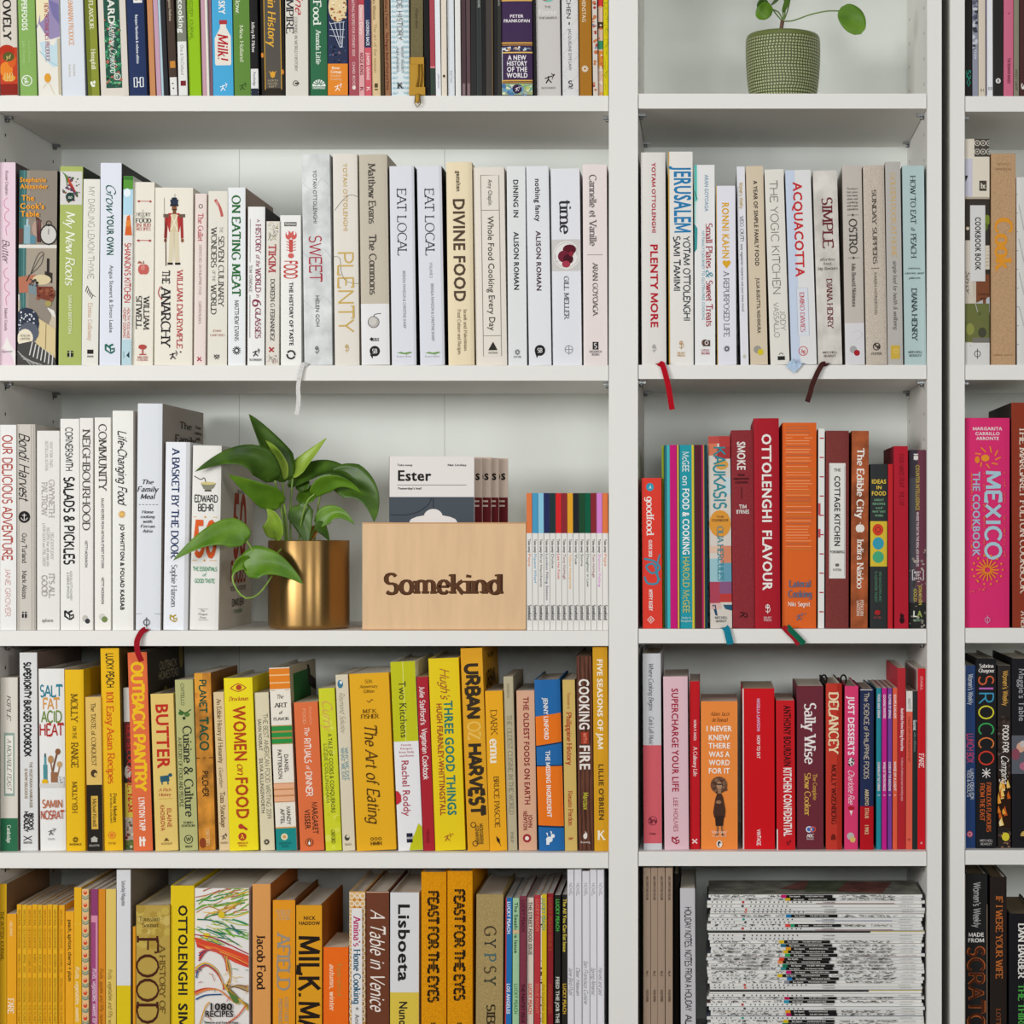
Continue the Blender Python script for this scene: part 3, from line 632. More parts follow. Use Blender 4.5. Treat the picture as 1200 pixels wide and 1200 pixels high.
B('L1', 678.6, 679.6, 14.2, -108, 'ab7320', 'mustard brown book with white lettering and star', d('BAKED DIENSTAG', -24, 26, .4, 4.4, 'efe2c6', 'S'), burst(.45, 81, 4, 'f2ead8'))
B('L1', 693.8, 695.2, 5.8, -104, 'd9cfc6', 'thin white booklet printed with red-brown flowers', n(.1, .9, 0, 110, 26, 1.9, 'b5523c c87a4a 8a93a8 a8443a', 12), k='b')
B('L1', 701, 701.4, 5.6, -106, 'd8b9a6', 'thin multicoloured booklet red above and green below', r(0, 1, -106, 8, 'd23c3c'), r(0, 1, 26, 34, '4a3a2a'), r(0, 1, 48, 58, '3c8c6a'), r(0, 1, 60, 80, 'd98a3c'), n(0, 1, 8, 110, 16, 2, 'd8a05a e6d8cc c86a3c', 13), k='b')
B('L1', 707.2, 707.4, 5.4, -110, 'd8c808', 'thin bright yellow booklet flecked with green', n(.2, .95, 0, 110, 36, 1.6, '5a8a3a 7a9a2a 3f7a4a', 14, 's'), k='b')
# ---- end bookcase, top shelf
B('R1', 1130.5, 1131, 8.4, -110, '26241f', 'black book with teal marks by the panel', many(lx(.5, 97, 5, [(-.4, 0), (0, -.9), (.4, 0), (0, .9), (-.4, 0)], .2, '2aa08a'), d('52', 82, 93, .5, 5, '2aa08a', 'b')))
B('R1', 1139.6, 1139.8, 6.6, -104, '8f93a2', 'grey-blue photo-printed magazine beside teal-marked black book', n(0, 1, 0, 60, 26, 2.4, '5c6070 c6c8d0 3c3e48', 15), d('OTHER', 55, 70, .5, 2.6, 'e2e4ea'), k='m')
B('R1', 1146.6, 1146.8, 8.2, -106, 'd9cdbb', 'beige magazine numbered 01 at its foot', h('01', 106, .5, 4.4, 3, '4a463e'), k='m')
B('R1', 1155.4, 1155.6, 8, -108, 'e8eaec', 'white magazine with a violet edge', r(0, .12, -108, 112, '8a7aa8'), h('03', 104, .6, 5, 3.4, '3c3e44'), k='m')
B('R1', 1164, 1164, 11.8, -112, '242220', 'black magazine with a small white disc', c(.5, 95, 3, 3, 'e9e7e4'), h('8', 95, .5, 2.4, 3.6, '242220', 'B'), k='m')
B('R1', 1176.4, 1176.2, 11.4, -104, 'cf6c88', 'pink book with small dark capitals', d('THE REMAINS BAKED', 68, 98, .55, 3.4, '6a2438', 'B'), h('+', 16, .55, 3, 3, '6a2438'))
B('R1', 1188.2, 1188.2, 6, -100, '8b8674', 'thin grey-olive booklet beside pink book', d('HOLY LAMP', 82, 106, .5, 3, '3c3a30'), k='b')
B('R1', 1194.6, 1194.6, 18, -106, '4a2a28', 'dark maroon book at the picture edge', d('3', 98, 105, .3, 6, 'e6e2da', 'B'))
# ---- wide bookcase, second shelf
B('L2', -2.2, -2.2, 20.8, 190.5, 'e8cfda', 'pink book with curling pink line ornament', p([(0, 428), (0, 411), (.36, 404), (.5, 395), (.7, 404), (1, 412), (1, 428)], 'efe9e6'), sw([(.55, 232), (.35, 236), (.4, 243), (.62, 246), (.4, 251), (.42, 258), (.66, 262), (.45, 267), (.5, 276)], .9, 'd48aa8', 40), sw([(.55, 314), (.35, 318), (.4, 325), (.62, 328), (.4, 333), (.42, 340), (.66, 344), (.45, 349), (.5, 358)], .9, 'd48aa8', 40), d('Butter', 281, 309, .45, 8, '5c4a52', 'c'), d('Rosie Daykin', 200, 229, .5, 3, '8c7480', 's'), d('Baked Goods', 361, 388, .45, 3, '8c7480', 's'), tiny('Appetite', 412, .5, 14, '9a8a90', 'i'), sc='5d4a4e')
B('L2', 23, 20.8, 45, 199.7, '8f8578', 'thick cookery book showing painted kitchen shelves, orange title',
  r(0, .2, 199.7, 428, '41706e'), r(.2, .28, 199.7, 428, '9a9184'), r(.02, .05, 199.7, 428, '2f5856'), r(.12, .15, 199.7, 360, '5c8a86'),
  r(0, 1, 287, 291, 'e2ded6'), r(.2, 1, 291, 340, 'a89c8c'), p([(0, 345), (.95, 364), (1, 372), (1, 372), (0, 352)], 'e4e0d8'), p([(0, 352), (1, 372), (1, 427), (.5, 427), (0, 370)], 'c9bba4'),
  r(.14, .3, 264, 286, '8fb0bc'), r(.19, .25, 257, 266, 'a8c2cc'), r(.0, .12, 268, 286, '6a4a42'), r(.3, .44, 276, 286, '5c8c9c'), c(.5, 268, 7, 10, 'b59a8a'), *[l([(.46 + .03 * i, 254 + i), (.5 + .02 * i, 284)], 1, '6c3238' if i % 2 else '3a2c2a') for i in range(5)],
  c(.79, 275, 10.5, 12.5, '34322f'), c(.79, 275, 9, 10.6, 'cfcdc6'), o(.79, 262, 3, 1, '3a3733'), l([(.79, 275), (.79, 268)], .8, '2a2a2a'),
  sw([(.32, 322), (.5, 300), (.66, 296), (.6, 310), (.32, 322)], .8, '3c3a36'), sw([(.32, 322), (.55, 304), (.66, 298)], .7, '3c3a36'), l([(.3, 322), (.22, 330)], 1.6, '4a3c34'), r(.75, .82, 303, 332, '2e2a27'), p([(.7, 318), (.9, 320), (.9, 332), (.7, 330)], '3a332e'),
  p([(.0, 325), (.45, 322), (.5, 342), (.02, 344)], 'b5735a'), c(.62, 328, 11, 6, 'd8c8a0'), p([(.26, 334), (.5, 332), (.5, 346), (.28, 344)], '7c8e94'), n(.28, .5, 328, 336, 14, 1.6, '3c3a3a 55504c', 21), p([(.48, 336), (.9, 336), (.98, 346), (.9, 354), (.5, 349)], '7a4030'), n(.5, .94, 337, 352, 16, 2, '5c2a20 96583f', 22), c(.8, 356, 4, 3.4, 'a89a5c'),
  p([(.5, 372), (1, 386), (1, 428), (.5, 428)], 'd9c595'), l([(.75, 380), (.74, 410)], .8, '8a7a58'), c(.22, 380, 16, 19, '343a4a'), n(.03, .44, 364, 392, 46, 1, 'dfe2e6', 23), c(.3, 390, 12, 12, '5c626e'),
  c(.2, 397, 9.5, 11, 'eae0c8'), tiny('PENGUIN', 394, .2, 12, '6c6250', 's'), tiny('LANTERN', 397.6, .2, 12, '6c6250', 's'), p([(0, 404), (.4, 400), (1, 420), (1, 428), (0, 428)], '4c4a48'), *[l([(.4 + .09 * i, 401 + 2.4 * i), (.32 + .1 * i, 417 + i * 2)], 1.3, 'd8d6d2') for i in range(7)], *[l([(.0 + .05 * i, 412 + 3 * i), (.36 + .1 * i, 428)], 1.2, 'a8a6a2') for i in range(4)],
  h('Stephanie', 211, .37, 31, 5.4, 'efa12c', 'B'), h('Alexander', 218.8, .4, 33, 5.4, 'efa12c', 'B'), h('The', 232.4, .24, 15, 6.4, 'efa12c', 'B'), h('Cook\'s', 242, .36, 29, 6.4, 'efa12c', 'B'), h('Table', 251, .3, 22.5, 6.4, 'efa12c', 'B'), k='h', bulge=.0004, sc='3c3a34')
B('L2', 70.8, 68.6, 27, 195, 'aab865', 'leaf green book with a carrot photo at top', r(.0, .97, 201, 240, 'd9d6d2'), many(*[sw([(.3 + .06 * i, 208 + 4 * i), (.6 + .06 * i, 222 + 3 * i)], 3 - .3 * i, cc) for i, cc in enumerate(('c8442c', 'b8562e', 'a8343c', '7a3048'))], *[sw([(.3, 208 + 3 * i), (.1 + .06 * i, 202 + i)], .9, '4c7a3c') for i in range(5)]), n(.1, .9, 206, 238, 30, 1.5, '5c4a68 3f6a34 8a5c4a 7a3c5a', 25), c(.45, 231, 5.4, 5.4, '26433a'), h('no', 231, .45, 5, 4, 'd8dcd0', 'I'), d('My New Roots', 248, 335, .48, 10.5, 'eff2df', 'i'), d('SARAH BRITTON', 346, 391, .5, 4, 'e8edd2', 'S'), bars(.52, 415.5, '23241f'), sc='3f4a34')
B('L2', 97.2, 94.6, 20.6, 210, 'e8e6dc', 'off-white book with tall thin grey capitals and leaf sprig', d('MY DARLING LEMON THYME', 219, 327, .5, 7.6, '9a9890', 't'), sw([(.3, 335), (.5, 343), (.8, 348)], .7, '4c4a44'), *[l([(.3 + .09 * i, 336 + 2.4 * i), (.2 + .09 * i, 342 + 2 * i)], 1, '4c4a44') for i in range(5)], d('Emma Galloway', 355, 400, .5, 5, 'd6b9a6', 's'), r(.35, .72, 410, 415, '2a2926'), r(.35, .72, 417, 419, '8c8a84'))
B('L2', 118, 116.6, 25, 191, 'e3e7f1', 'cool white tall book with dark green bold capitals', d('Grow', 217, 251, .5, 11, '245a52', 'c'), d('YOUR OWN', 252, 299, .48, 8, '1f5648', 'B'), d('Angus Stewart & Simon Leake', 311, 390, .55, 4.4, '3c4a4a', 'S'), block(.5, 409, 6.5, '2a6a5e'), sc='2a2624')
B('L2', 144.8, 142.6, 11.6, 206.5, 'e4e4de', 'slim white book with a colourful painted top and red capitals', r(0, 1, 206.5, 222, '5c9a3c'), r(0, 1, 222, 252, 'b6dcec'), c(.4, 226, 4, 5, 'eef6fa'), p([(0, 252), (1, 244), (1, 277), (0, 277)], 'd8e6ea'), p([(.2, 276), (.4, 254), (.7, 252), (.95, 276)], 'd8662c'), c(.55, 262, 3, 4, 'e88a3c'), r(0, 1, 207, 211, '3f7a34'), d('SHANNON\'S KITCHEN', 285, 355, .52, 7, 'c04038', 'n'), d('HEALTHY FOOD MADE', 361, 397, .66, 3, 'c8645c', 'n'), d('HONEST COOKING', 361, 396, .26, 3, 'c8645c', 'n'), r(0, 1, 398, 428, 'bcd8e0'), p([(.2, 412), (.8, 412), (.8, 420), (.5, 417), (.2, 420)], '2c3a40'))
def fork(u, y, w, col): return l([(u - w, y), (u + w, y)], .9, col)
B('L2', 156.6, 154.4, 25, 213.5, 'ebe6d8', 'cream book with a drawn red apple halfway down', fork(.52, 236, .35, 'b85a54'), r(.2, .3, 235, 237.4, 'b04a46'), r(.76, .86, 235, 237.4, 'b04a46'), tiny('A', 247, .45, 2, '8a8478', 's'), h('HISTORY', 251.5, .48, 18, 4, '6c685c', 's'), tiny('OF', 255, .45, 4, '8a8478', 's'), h('FOOD', 258.6, .48, 19, 5, '55514a', 'b'), h('IN 100', 264, .48, 18, 4, 'c0746c', 's'), h('RECIPES', 268.6, .48, 18, 3.4, 'c0746c', 's'), fork(.52, 282, .35, 'b85a54'), r(.2, .3, 281, 283.4, 'b04a46'), r(.76, .86, 281, 283.4, 'b04a46'), c(.42, 316, 4.4, 6, 'c8655c'), c(.6, 316, 4.4, 6, 'c8655c'), c(.48, 314, 2.6, 3, 'd98a80'), l([(.52, 310), (.5, 306)], .8, '8c4a40'), p([(.5, 309), (.3, 306), (.2, 309)], 'a8584c'), d('WILLIAM', 347, 387, .67, 6.4, '33312d', 's'), d('SITWELL', 347, 386, .3, 6.4, '33312d', 's'), c(.5, 407, 5, 3, 'b8504a'), r(.48, .54, 407, 415, 'b8504a'), r(.35, .68, 415, 416.4, 'b8504a'), tiny('WILLIAM', 419, .5, 13, 'b8706a', 's'), tiny('COLLINS', 422, .5, 13, 'b8706a', 's'))
B('L2', 182, 180.8, 45, 220, 'efe9da', 'thick cream book with a painted red-coated soldier',
  # a soldier in a tall black shako
  p([(.36, 309), (.4, 262), (.62, 262), (.66, 309), (.54, 309), (.51, 276), (.47, 309)], 'ddd2b4'), l([(.51, 268), (.51, 306)], .5, 'b8a888'), p([(.28, 254), (.36, 250), (.64, 250), (.72, 254), (.64, 272), (.38, 272)], 'b83a38'), p([(.44, 251), (.58, 251), (.62, 272), (.4, 272)], 'd8c9a4'), l([(.42, 252), (.6, 270)], 1.2, 'f0e8d2'), l([(.6, 252), (.42, 270)], 1.2, 'f0e8d2'), p([(.27, 254), (.35, 252), (.32, 280), (.24, 279)], 'a83434'), p([(.66, 252), (.74, 254), (.76, 279), (.69, 280)], 'a83434'), r(.22, .37, 251, 255, '6c5c4a'), r(.64, .8, 251, 255, '6c5c4a'), c(.28, 282, 1.8, 2.4, '8a5a3c'), c(.73, 282, 1.8, 2.4, '8a5a3c'), r(.47, .56, 247, 251, '7a4c34'), c(.51, 244, 3, 3.8, '8a5a3c'), r(.45, .58, 245.4, 246.6, '2a1f1a'), p([(.42, 241), (.4, 234), (.62, 234), (.6, 241)], '2f3a4c'), r(.4, .62, 239.6, 242, '2a2a30'), c(.51, 233, 3.4, 1.6, '26303c'), c(.52, 229.6, 1, 2.4, 'c8c4b8', 8), l([(.28, 262), (.3, 312)], 1.1, '5c3c2a'), l([(.24, 232), (.26, 266)], .5, '8c8678'), r(.34, .48, 308, 310.6, '2a2624'), r(.54, .68, 308, 310.6, '2a2624'),
  d('WILLIAM DALRYMPLE', 316, 409, .67, 6.4, 'b8484a', 's'), d('THE', 317, 333, .3, 8.6, '2c2a2a', 's'), d('ANARCHY', 336, 408, .3, 10.5, '26242a', 's'), sw([(.16, 336), (.1, 344), (.2, 352)], 1, 'b8484a'), archer(.5, 417, 10, '26242a'), k='h', bulge=.0005)
B('L2', 228.8, 227.2, 13.6, 227, 'ecddd5', 'slim pale pink book with thin red lettering', o(.5, 242, 2.2, .9, '5a5654'), d('The Gullet', 250, 283, .5, 6, 'b8545c', 's'), d('DISPATCHES ON PHILIPPINE FOOD', 287, 346, .5, 2.8, 'a8948c', 's'), d('CLINTON PALANCA', 353, 380, .5, 2.8, 'a8948c', 's'), many(lx(.5, 421, 3, [(-.8, -.8), (-.2, 0), (-.8, .8)], .5, 'b03a48'), lx(.5, 421, 3, [(.6, -.7), (-.1, .1), (.8, .7)], .5, 'b03a48')), )
B('L2', 244.4, 243.2, 23, 224, 'e8e4d7', 'cream book with a red feather and two lines of capitals', sw([(.35, 234), (.6, 244), (.72, 254)], 3.4, 'c4645c'), sw([(.42, 236), (.62, 252)], .7, 'efe0d8'), d('THE', 266, 273, .68, 3.4, '9a968c', 's'), d('SEVEN CULINARY', 277, 360, .68, 6.2, '4c4a45', 's'), d('WONDERS', 266, 314, .3, 6.2, '4c4a45', 's'), d('OF THE', 317, 330, .3, 3, '9a968c', 's'), d('WORLD', 333, 369, .3, 6.2, '4c4a45', 's'), tiny('JENNY', 388, .5, 11, 'c09a90', 's'), tiny('LINFORD', 393, .5, 17, 'c09a90', 's'), many(lx(.48, 418, 4, [(-.8, -.5), (0, .4), (.8, -.5)], .25, '3a3836'), lx(.48, 418, 4, [(-.8, .3), (0, -.5), (.8, .3)], .25, '3a3836'), lx(.48, 418, 4, [(-.5, .8), (0, .3), (.5, .8)], .25, '3a3836')))
decor_side['white book with thick green slab capitals'] = [d('ON MEAT', 236, 262, .35, 20, '4a3c36', 'b'), l([(.2, 236), (.2, 280)], .6, '5a4a44')]
B('L2', 267.4, 267.3, 20.6, 220, 'edf0f1', 'white book with thick green slab capitals', d('ON EATING MEAT', 229, 348, .47, 9.6, '2c6a36', 'b'), d('MATTHEW EVANS', 352, 400, .5, 4.6, '55585a', 's'), burst(.5, 411, 5, '26282a'), sc='a0897c', k='h', bulge=.0004, side=(1, 150))
B('L2', 290.7, 289.9, 20.4, 242.5, 'f0f0ed', 'white book with maroon mixed-size lettering', l([(.14, 257), (.14, 308)], .5, '6a6a6a'), d('A', 257, 261, .62, 3, '8a2b45', 's'), d('HISTORY', 263, 297, .62, 6, '8a2b45', 's'), d('of the', 299, 313, .62, 5, '8a2b45', 'i'), d('WORLD', 314, 343, .62, 6, '8a2b45', 's'), d('in', 345, 349, .62, 4, '8a2b45', 'i'), d('6', 351, 360, .55, 10, '8a2b45', 's'), d('GLASSES', 361, 397, .62, 6, '8a2b45', 's'), d('TOM STANDAGE', 311, 343, .17, 3.2, '8c8c8c', 's'), l([(.14, 346), (.14, 396)], .5, '6a6a6a'), archer(.5, 414, 9, '2a2a2e'), tiny('BLOOMSBURY', 422, .5, 15, '3a3a3e', 's'), sc='2b2727', k='h')
B('L2', 312.4, 311.4, 15.6, 259.5, 'e3ded2', 'small cream book with botanical bits top and bottom', n(.1, .9, 261, 282, 26, 2, '5c6648 4a4c3e b8a060 7a7c68', 31, 's'), n(.1, .9, 416, 427, 16, 1.6, '5c6648 8a3c38 4a4c3e', 32, 's'), d('TIKIM', 286, 320, .45, 8.4, 'b04048', 's'), d('DOREEN G FERNANDEZ', 327, 400, .5, 4.6, '55524c', 's'), many(lx(.45, 410, 3.4, [(-.8, -.8), (-.2, 0), (-.8, .8)], .55, 'b03038'), lx(.45, 410, 3.4, [(.8, -.7), (-.1, .1), (.8, .7)], .55, 'b03038')))
B('L2', 328.4, 329.2, 24.4, 252.5, 'f0efea', 'white book with a drawn red lobster', r(.2, .8, 260.6, 265.4, '33312f'), h('FREEDMAN', 263, .5, 13, 3, 'e0dcd6', 'B'), c(.4, 276, 3.6, 5, 'd4645e'), c(.66, 276, 3.6, 5, 'd4645e'), c(.36, 273, 1.2, 3, 'f0efea'), c(.7, 273, 1.2, 3, 'f0efea'), p([(.42, 281), (.62, 281), (.6, 296), (.44, 296)], 'cc5650'), c(.52, 300, 3.6, 3, 'd4645e'), *[l([(.44, 285 + 3 * i), (.3, 283 + 3.4 * i)], .8, 'cc5650') for i in range(4)], *[l([(.6, 285 + 3 * i), (.76, 283 + 3.4 * i)], .8, 'cc5650') for i in range(4)], d('FOOD', 306, 327, .5, 14.5, 'c8453f', 'n'), d('THE HISTORY OF TASTE', 331, 405, .52, 4.4, '2f2d2d', 'B'), many(o(.5, 416, 4.6, 1.9, '2a2a2a', 16, 20, 190), o(.5, 416, 4.6, 1.9, '2a2a2a', 16, 210, 370)), k='h', bulge=.0004)
sweet = B('L2', 353.6, 356.8, 33.2, 181, 'dcdfde', 'tall white marbled book with thin red capitals', *[sw([(0, y), (.4, y + 10), (.7, y - 4), (1, y + 6)], .5, 'cbd0d0') for y in (214, 296, 352)], d('YOTAM OTTOLENGHI', 200, 262, .46, 4.4, '55585a', 'S'), d('SWEET', 277, 331, .45, 14, 'b32d3c', 't'), d('HELEN GOH', 347, 383, .5, 4.4, '55585a', 'S'), ebury(.46, 410, 6, '55585a'), k='h', mk='stone')
B('L2', 390, 392.6, 29, 180.6, 'e6e0d6', 'tall cream book with fine gold capitals and crack lines', sw([(.05, 247), (.4, 235), (.7, 229), (1, 231)], .5, '6a6660'), sw([(0, 301), (.25, 303), (.3, 318), (.5, 330), (1, 333)], .5, '6a6660'), d('YOTAM OTTOLENGHI', 192, 271, .5, 5, 'c9a758', 'S'), d('PLENTY', 296, 390, .48, 18, 'cfae5e', 't'), ebury(.5, 408, 6, 'c9a758'), k='h')
B('L2', 420.8, 424, 33.4, 181.5, 'c9bfad', 'tall fawn book with a white band holding an apple', r(0, 1, 356.5, 428, 'ebeaea'), d('Matthew Evans', 192, 263, .45, 8, '4c4842', 's'), d('The Commons', 275, 346, .45, 8, '4c4842', 's'), c(.45, 378, 6.4, 6.8, 'b9b5ae'), c(.42, 377, 4.6, 5, 'd0ccc6'), o(.45, 378, 6.6, .7, '55524e'), sw([(.46, 372), (.5, 369), (.72, 368)], .9, '55524e'), h('SBS', 398.5, .52, 8, 3.6, '4a4846', 'B'), c(.37, 398, 2.4, 2.4, '2f2d2c', 4), c(.48, 412, 6.2, 6.2, '2a2827'), p([(.3, 416), (.4, 421), (.42, 416)], '2a2827'), h('SB', 412, .48, 6, 5, 'e6e4e2', 'b'), k='h', bulge=.0014)
for (xt, xb, e, vol) in ((456.4, 459.4, 'no volume line', 0), (488.6, 492.6, 'small volume line', 1)):
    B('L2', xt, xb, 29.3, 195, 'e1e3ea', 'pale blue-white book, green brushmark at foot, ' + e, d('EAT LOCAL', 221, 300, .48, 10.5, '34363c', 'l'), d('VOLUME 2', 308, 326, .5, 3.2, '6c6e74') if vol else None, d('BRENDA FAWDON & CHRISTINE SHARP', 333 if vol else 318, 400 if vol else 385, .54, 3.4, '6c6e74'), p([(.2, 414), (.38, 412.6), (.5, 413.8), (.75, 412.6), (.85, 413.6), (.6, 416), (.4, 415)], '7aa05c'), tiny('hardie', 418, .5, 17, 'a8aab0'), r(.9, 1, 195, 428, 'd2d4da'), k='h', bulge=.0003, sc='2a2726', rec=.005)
B('L2', 522.8, 525.8, 30.6, 190.5, 'efdfbc', 'pale yellow thick book with bold brown capitals', d('gestalten', 201, 225, .48, 5, '5c5140', 'B'), d('DIVINE FOOD', 234, 354, .48, 13.5, '57483a', 'B'), d('Israeli and Palestinian', 363, 412, .68, 3.6, '8c7c62', 's'), d('Food Culture and Recipes', 363, 416, .44, 3.6, '8c7c62', 's'), k='h', bulge=.0022)
B('L2', 554.6, 558.2, 36.6, 196.5, 'e9e1d5', 'thick ivory book with a thin ruled frame around its title', l([(.24, 206), (.83, 206), (.83, 418), (.24, 418), (.24, 206)], .7, '8c877c'), l([(.24, 247), (.83, 247)], .7, '8c877c'), l([(.24, 394), (.83, 394)], .7, '8c877c'), d('Amy Chaplin', 211, 241, .54, 4.6, '4c4842', 'S'), d('Whole Food Cooking Every Day', 254, 388, .54, 7.2, '403d38', 'S'), p([(.4, 411), (.7, 411), (.56, 401)], '34312d'), tiny('ARTISAN', 414, .55, 11, '6c685e'), k='h')
B('L2', 593.8, 595.8, 22, 195, 'e4e6e6', 'white book with spaced bold grey capitals and tiny crest', d('DINING IN', 211, 255, .48, 5.8, '34383a', 'B'), d('ALISON ROMAN', 272, 340, .48, 5.8, '34383a', 'B'), burst(.5, 413, 3.4, '6c7072'), tiny('POTTER', 418.6, .5, 9, '4c5052'))
B('L2', 616.6, 620, 26.6, 195, 'e6e8ec', 'cool white book with lower-case title and black round logo', d('nothing fancy', 210, 260, .5, 6, '3a3038', 'B'), d('ALISON ROMAN', 271, 341, .5, 5.6, '4c3540', 'B'), c(.5, 411, 6.4, 6.4, '232224'), p([(.28, 414), (.36, 420), (.44, 416)], '232224'), h('SB', 411, .5, 6, 5, 'e8e6e6', 'b'))
B('L2', 645.2, 648, 34.4, 198, 'e6e7ec', 'white book with a small photo of beetroot on a plate', d('time', 235, 275, .5, 14, '33323a', 's'), r(0, 1, 281, 318, 'cfccc8'), c(.52, 299.5, 16, 16.5, 'e9e6e2'), o(.52, 299.5, 14.5, .6, 'b9b6b0'), c(.62, 293, 8, 6, '5c1a26'), c(.42, 301, 7, 7, '742436'), c(.58, 304, 6, 6, '4a1622'), c(.5, 310, 5, 4, 'a83c50'), c(.68, 298, 3, 3, '8c2c3c'), d('GILL MELLER', 324, 375, .5, 5.4, '55545c', 's'), o(.56, 410, 4.6, .7, '8a8a90'), l([(.56, 405), (.56, 416)], .7, '8a8a90'), l([(.42, 410), (.7, 410)], .7, '8a8a90'), k='h', bulge=.0004)
B('L2', 682.8, 684, 28.6, 193, 'ebdfdc', 'blush pink-white book with grey serif title', d('Cannelle et Vanille', 205, 289, .42, 8, '6a6462', 's'), l([(.18, 299), (.82, 299)], .6, '8c8482'), d('ARAN GOYOAGA', 308, 371, .5, 5.6, '5c5654', 's'), r(.38, .62, 401, 410, '2c2a2a'), h('S', 405.5, .5, 3.6, 6, 'e6dedc', 'b'), tiny('SASQUATCH', 412.4, .5, 15, '4a4646', 's'), tiny('BOOKS', 415.8, .5, 9, '4a4646', 's'), k='h')
ribbon(sweet, [(364, 427.4, .012), (360, 427.3, .002), (354, 429.5, -.0022), (349.5, 452, -.003), (350, 470, -.003), (347.5, 486, -.0028)], 5, 'd8d6d2')
# ---- narrow bookcase, second shelf
pm = B('M2', 750.9, 752.2, 29.2, 179, 'e4e0db', 'tall off-white book with bold red capitals', d('YOTAM OTTOLENGHI', 191, 273, .52, 4.6, 'b32f3c', 'B'), d('PLENTY MORE', 287, 384, .52, 8.6, 'bb2030', 'B'), ebury(.5, 408, 6, '9c9a98'), k='h')
ribbon(pm, [(770, 426.9, .012), (772, 426.8, .002), (777, 429, -.0025), (783, 452, -.004), (787.5, 480, -.003)], 6.5, 'b31222')
B('M2', 782.8, 784, 29.3, 178, 'eae7e1', 'tall white book with large condensed blue capitals', r(0, .05, 178, 428, 'c8a24e'), d('JERUSALEM', 195, 273, .58, 19.5, '2b7fb4', 'B'), d('YOTAM OTTOLENGHI', 277, 376, .74, 7.6, '3c4048', 'n'), d('SAMI TAMIMI', 277, 341, .34, 7.6, '3c4048', 'n'), ebury(.5, 404, 6.4, 'b98a3c'), tiny('EBURY', 414, .5, 9, 'b98a3c'), tiny('PRESS', 417, .5, 9, 'b98a3c'), k='h', bulge=.0001)
B('M2', 813.6, 814.4, 24.2, 193.5, 'ebebea', 'white book with teal brushed edge and red serif title', r(0, .13, 193.5, 236, '5cc0b4'), r(.13, .2, 200, 236, 'd8ece8'), r(0, .08, 236, 262, 'a8dcd4'), p([(0, 262), (.15, 268), (.12, 292), (0, 296)], '3f9c9c'), l([(0, 224), (.14, 234)], 1, '2a4a48'), d('ARAN GOYOAGA', 205, 248, .6, 4.6, '5c8ca8', 'S'), d('Small Plates', 262, 315, .72, 7.4, 'a8404c', 's'), d('&', 317, 326, .72, 8, '3f8ca0', 'i'), d('Sweet Treats', 329, 383, .72, 7.4, 'a8404c', 's'), d('MY FAMILY\'S JOURNEY TO GLUTEN-FREE COOKING', 271, 375, .42, 3, '7ca8b8', 'S'), o(.5, 402, 3.4, 1.2, '5c4038'), r(.4, .75, 399, 406, '5c4038'), o(.58, 402, 2, .8, 'ebebea'), tiny('LITTLE', 411, .52, 10, 'a8404c', 's'), tiny('BROWN', 414.4, .52, 10, 'a8404c', 's'), k='h', bulge=.0003, sc='3f8c88')
B('M2', 839, 840.6, 23, 218, 'e7e6ef', 'shorter white book with golden bold name and heart', r(0, .04, 218, 428, 'd0a84a'), d('RONNI KAHN', 238, 303, .48, 8, 'dfab2c', 'B'), many(c(.42, 308, 2.6, 2.6, 'dfab2c'), c(.62, 308, 2.6, 2.6, 'dfab2c'), p([(.31, 309), (.73, 309), (.52, 315)], 'dfab2c')), d('A REPURPOSED LIFE', 318, 395, .5, 6.2, '44444c', 'l'), burst(.5, 409, 3.6, '44444c'))
B('M2', 863.4, 868, 9.6, 195.5, 'e3e3e9', 'very slim white book with small gold script', d('Women\'s Weekly', 214, 245, .5, 4.6, 'b89c4a', 'n'), d('VEG OUT!', 253, 283, .48, 4, '6c6c72', 's'), d('tasty vegetarian recipes to suit your every mood', 286, 365, .45, 3, '4c4c52', 'S'), c(.5, 418, 2, 2.4, 'c8c8b8', 10), k='p')
B('M2', 874, 879.6, 20.6, 195, 'd9c9b0', 'tan book with small black bold capitals and yellow disc', d('A YEAR OF SIMPLE FAMILY FOOD', 212, 312, .52, 4.6, '332d26', 'B'), d('JULIA BUSUTTIL NISHIMURA', 326, 391, .54, 4, '4c4438', 'B'), c(.42, 410, 4.6, 4.6, 'a09c94'), c(.6, 413, 3.6, 3.6, 'd9c22c'))
B('M2', 895.8, 903.2, 22.6, 199, 'e6e3da', 'white book with very thin grey capitals', d('THE YOGIC KITCHEN', 212, 345, .45, 9, '77756f', 't'), d('JODY', 365, 388, .72, 6, '8a8882', 't'), d('VASSALLO', 355, 396, .38, 6, '8a8882', 't'), r(.38, .76, 418, 422.6, '2c2b2a'), l([(.45, 416), (.57, 414), (.69, 416)], .8, '2c2b2a'))
B('M2', 920, 927.4, 30.4, 200, 'e3e3e2', 'white and pale blue book with big red capitals', r(0, .36, 200, 428, 'c9d5e8'), d('ACQUACOTTA', 214, 325, .46, 10.4, 'c8343c', 'B'), r(.3, .74, 338, 394, 'dde2ea'), l([(.3, 338), (.74, 338), (.74, 394), (.3, 394), (.3, 338)], .6, 'b0b8c6'), d('EMIKO DAVIES', 343, 390, .5, 5, 'c0404a', 's'), o(.48, 412, 5.2, .8, 'c8343c'), h('hg', 412, .48, 5, 4.6, 'c8343c', 'I'), k='h', bulge=.0004)
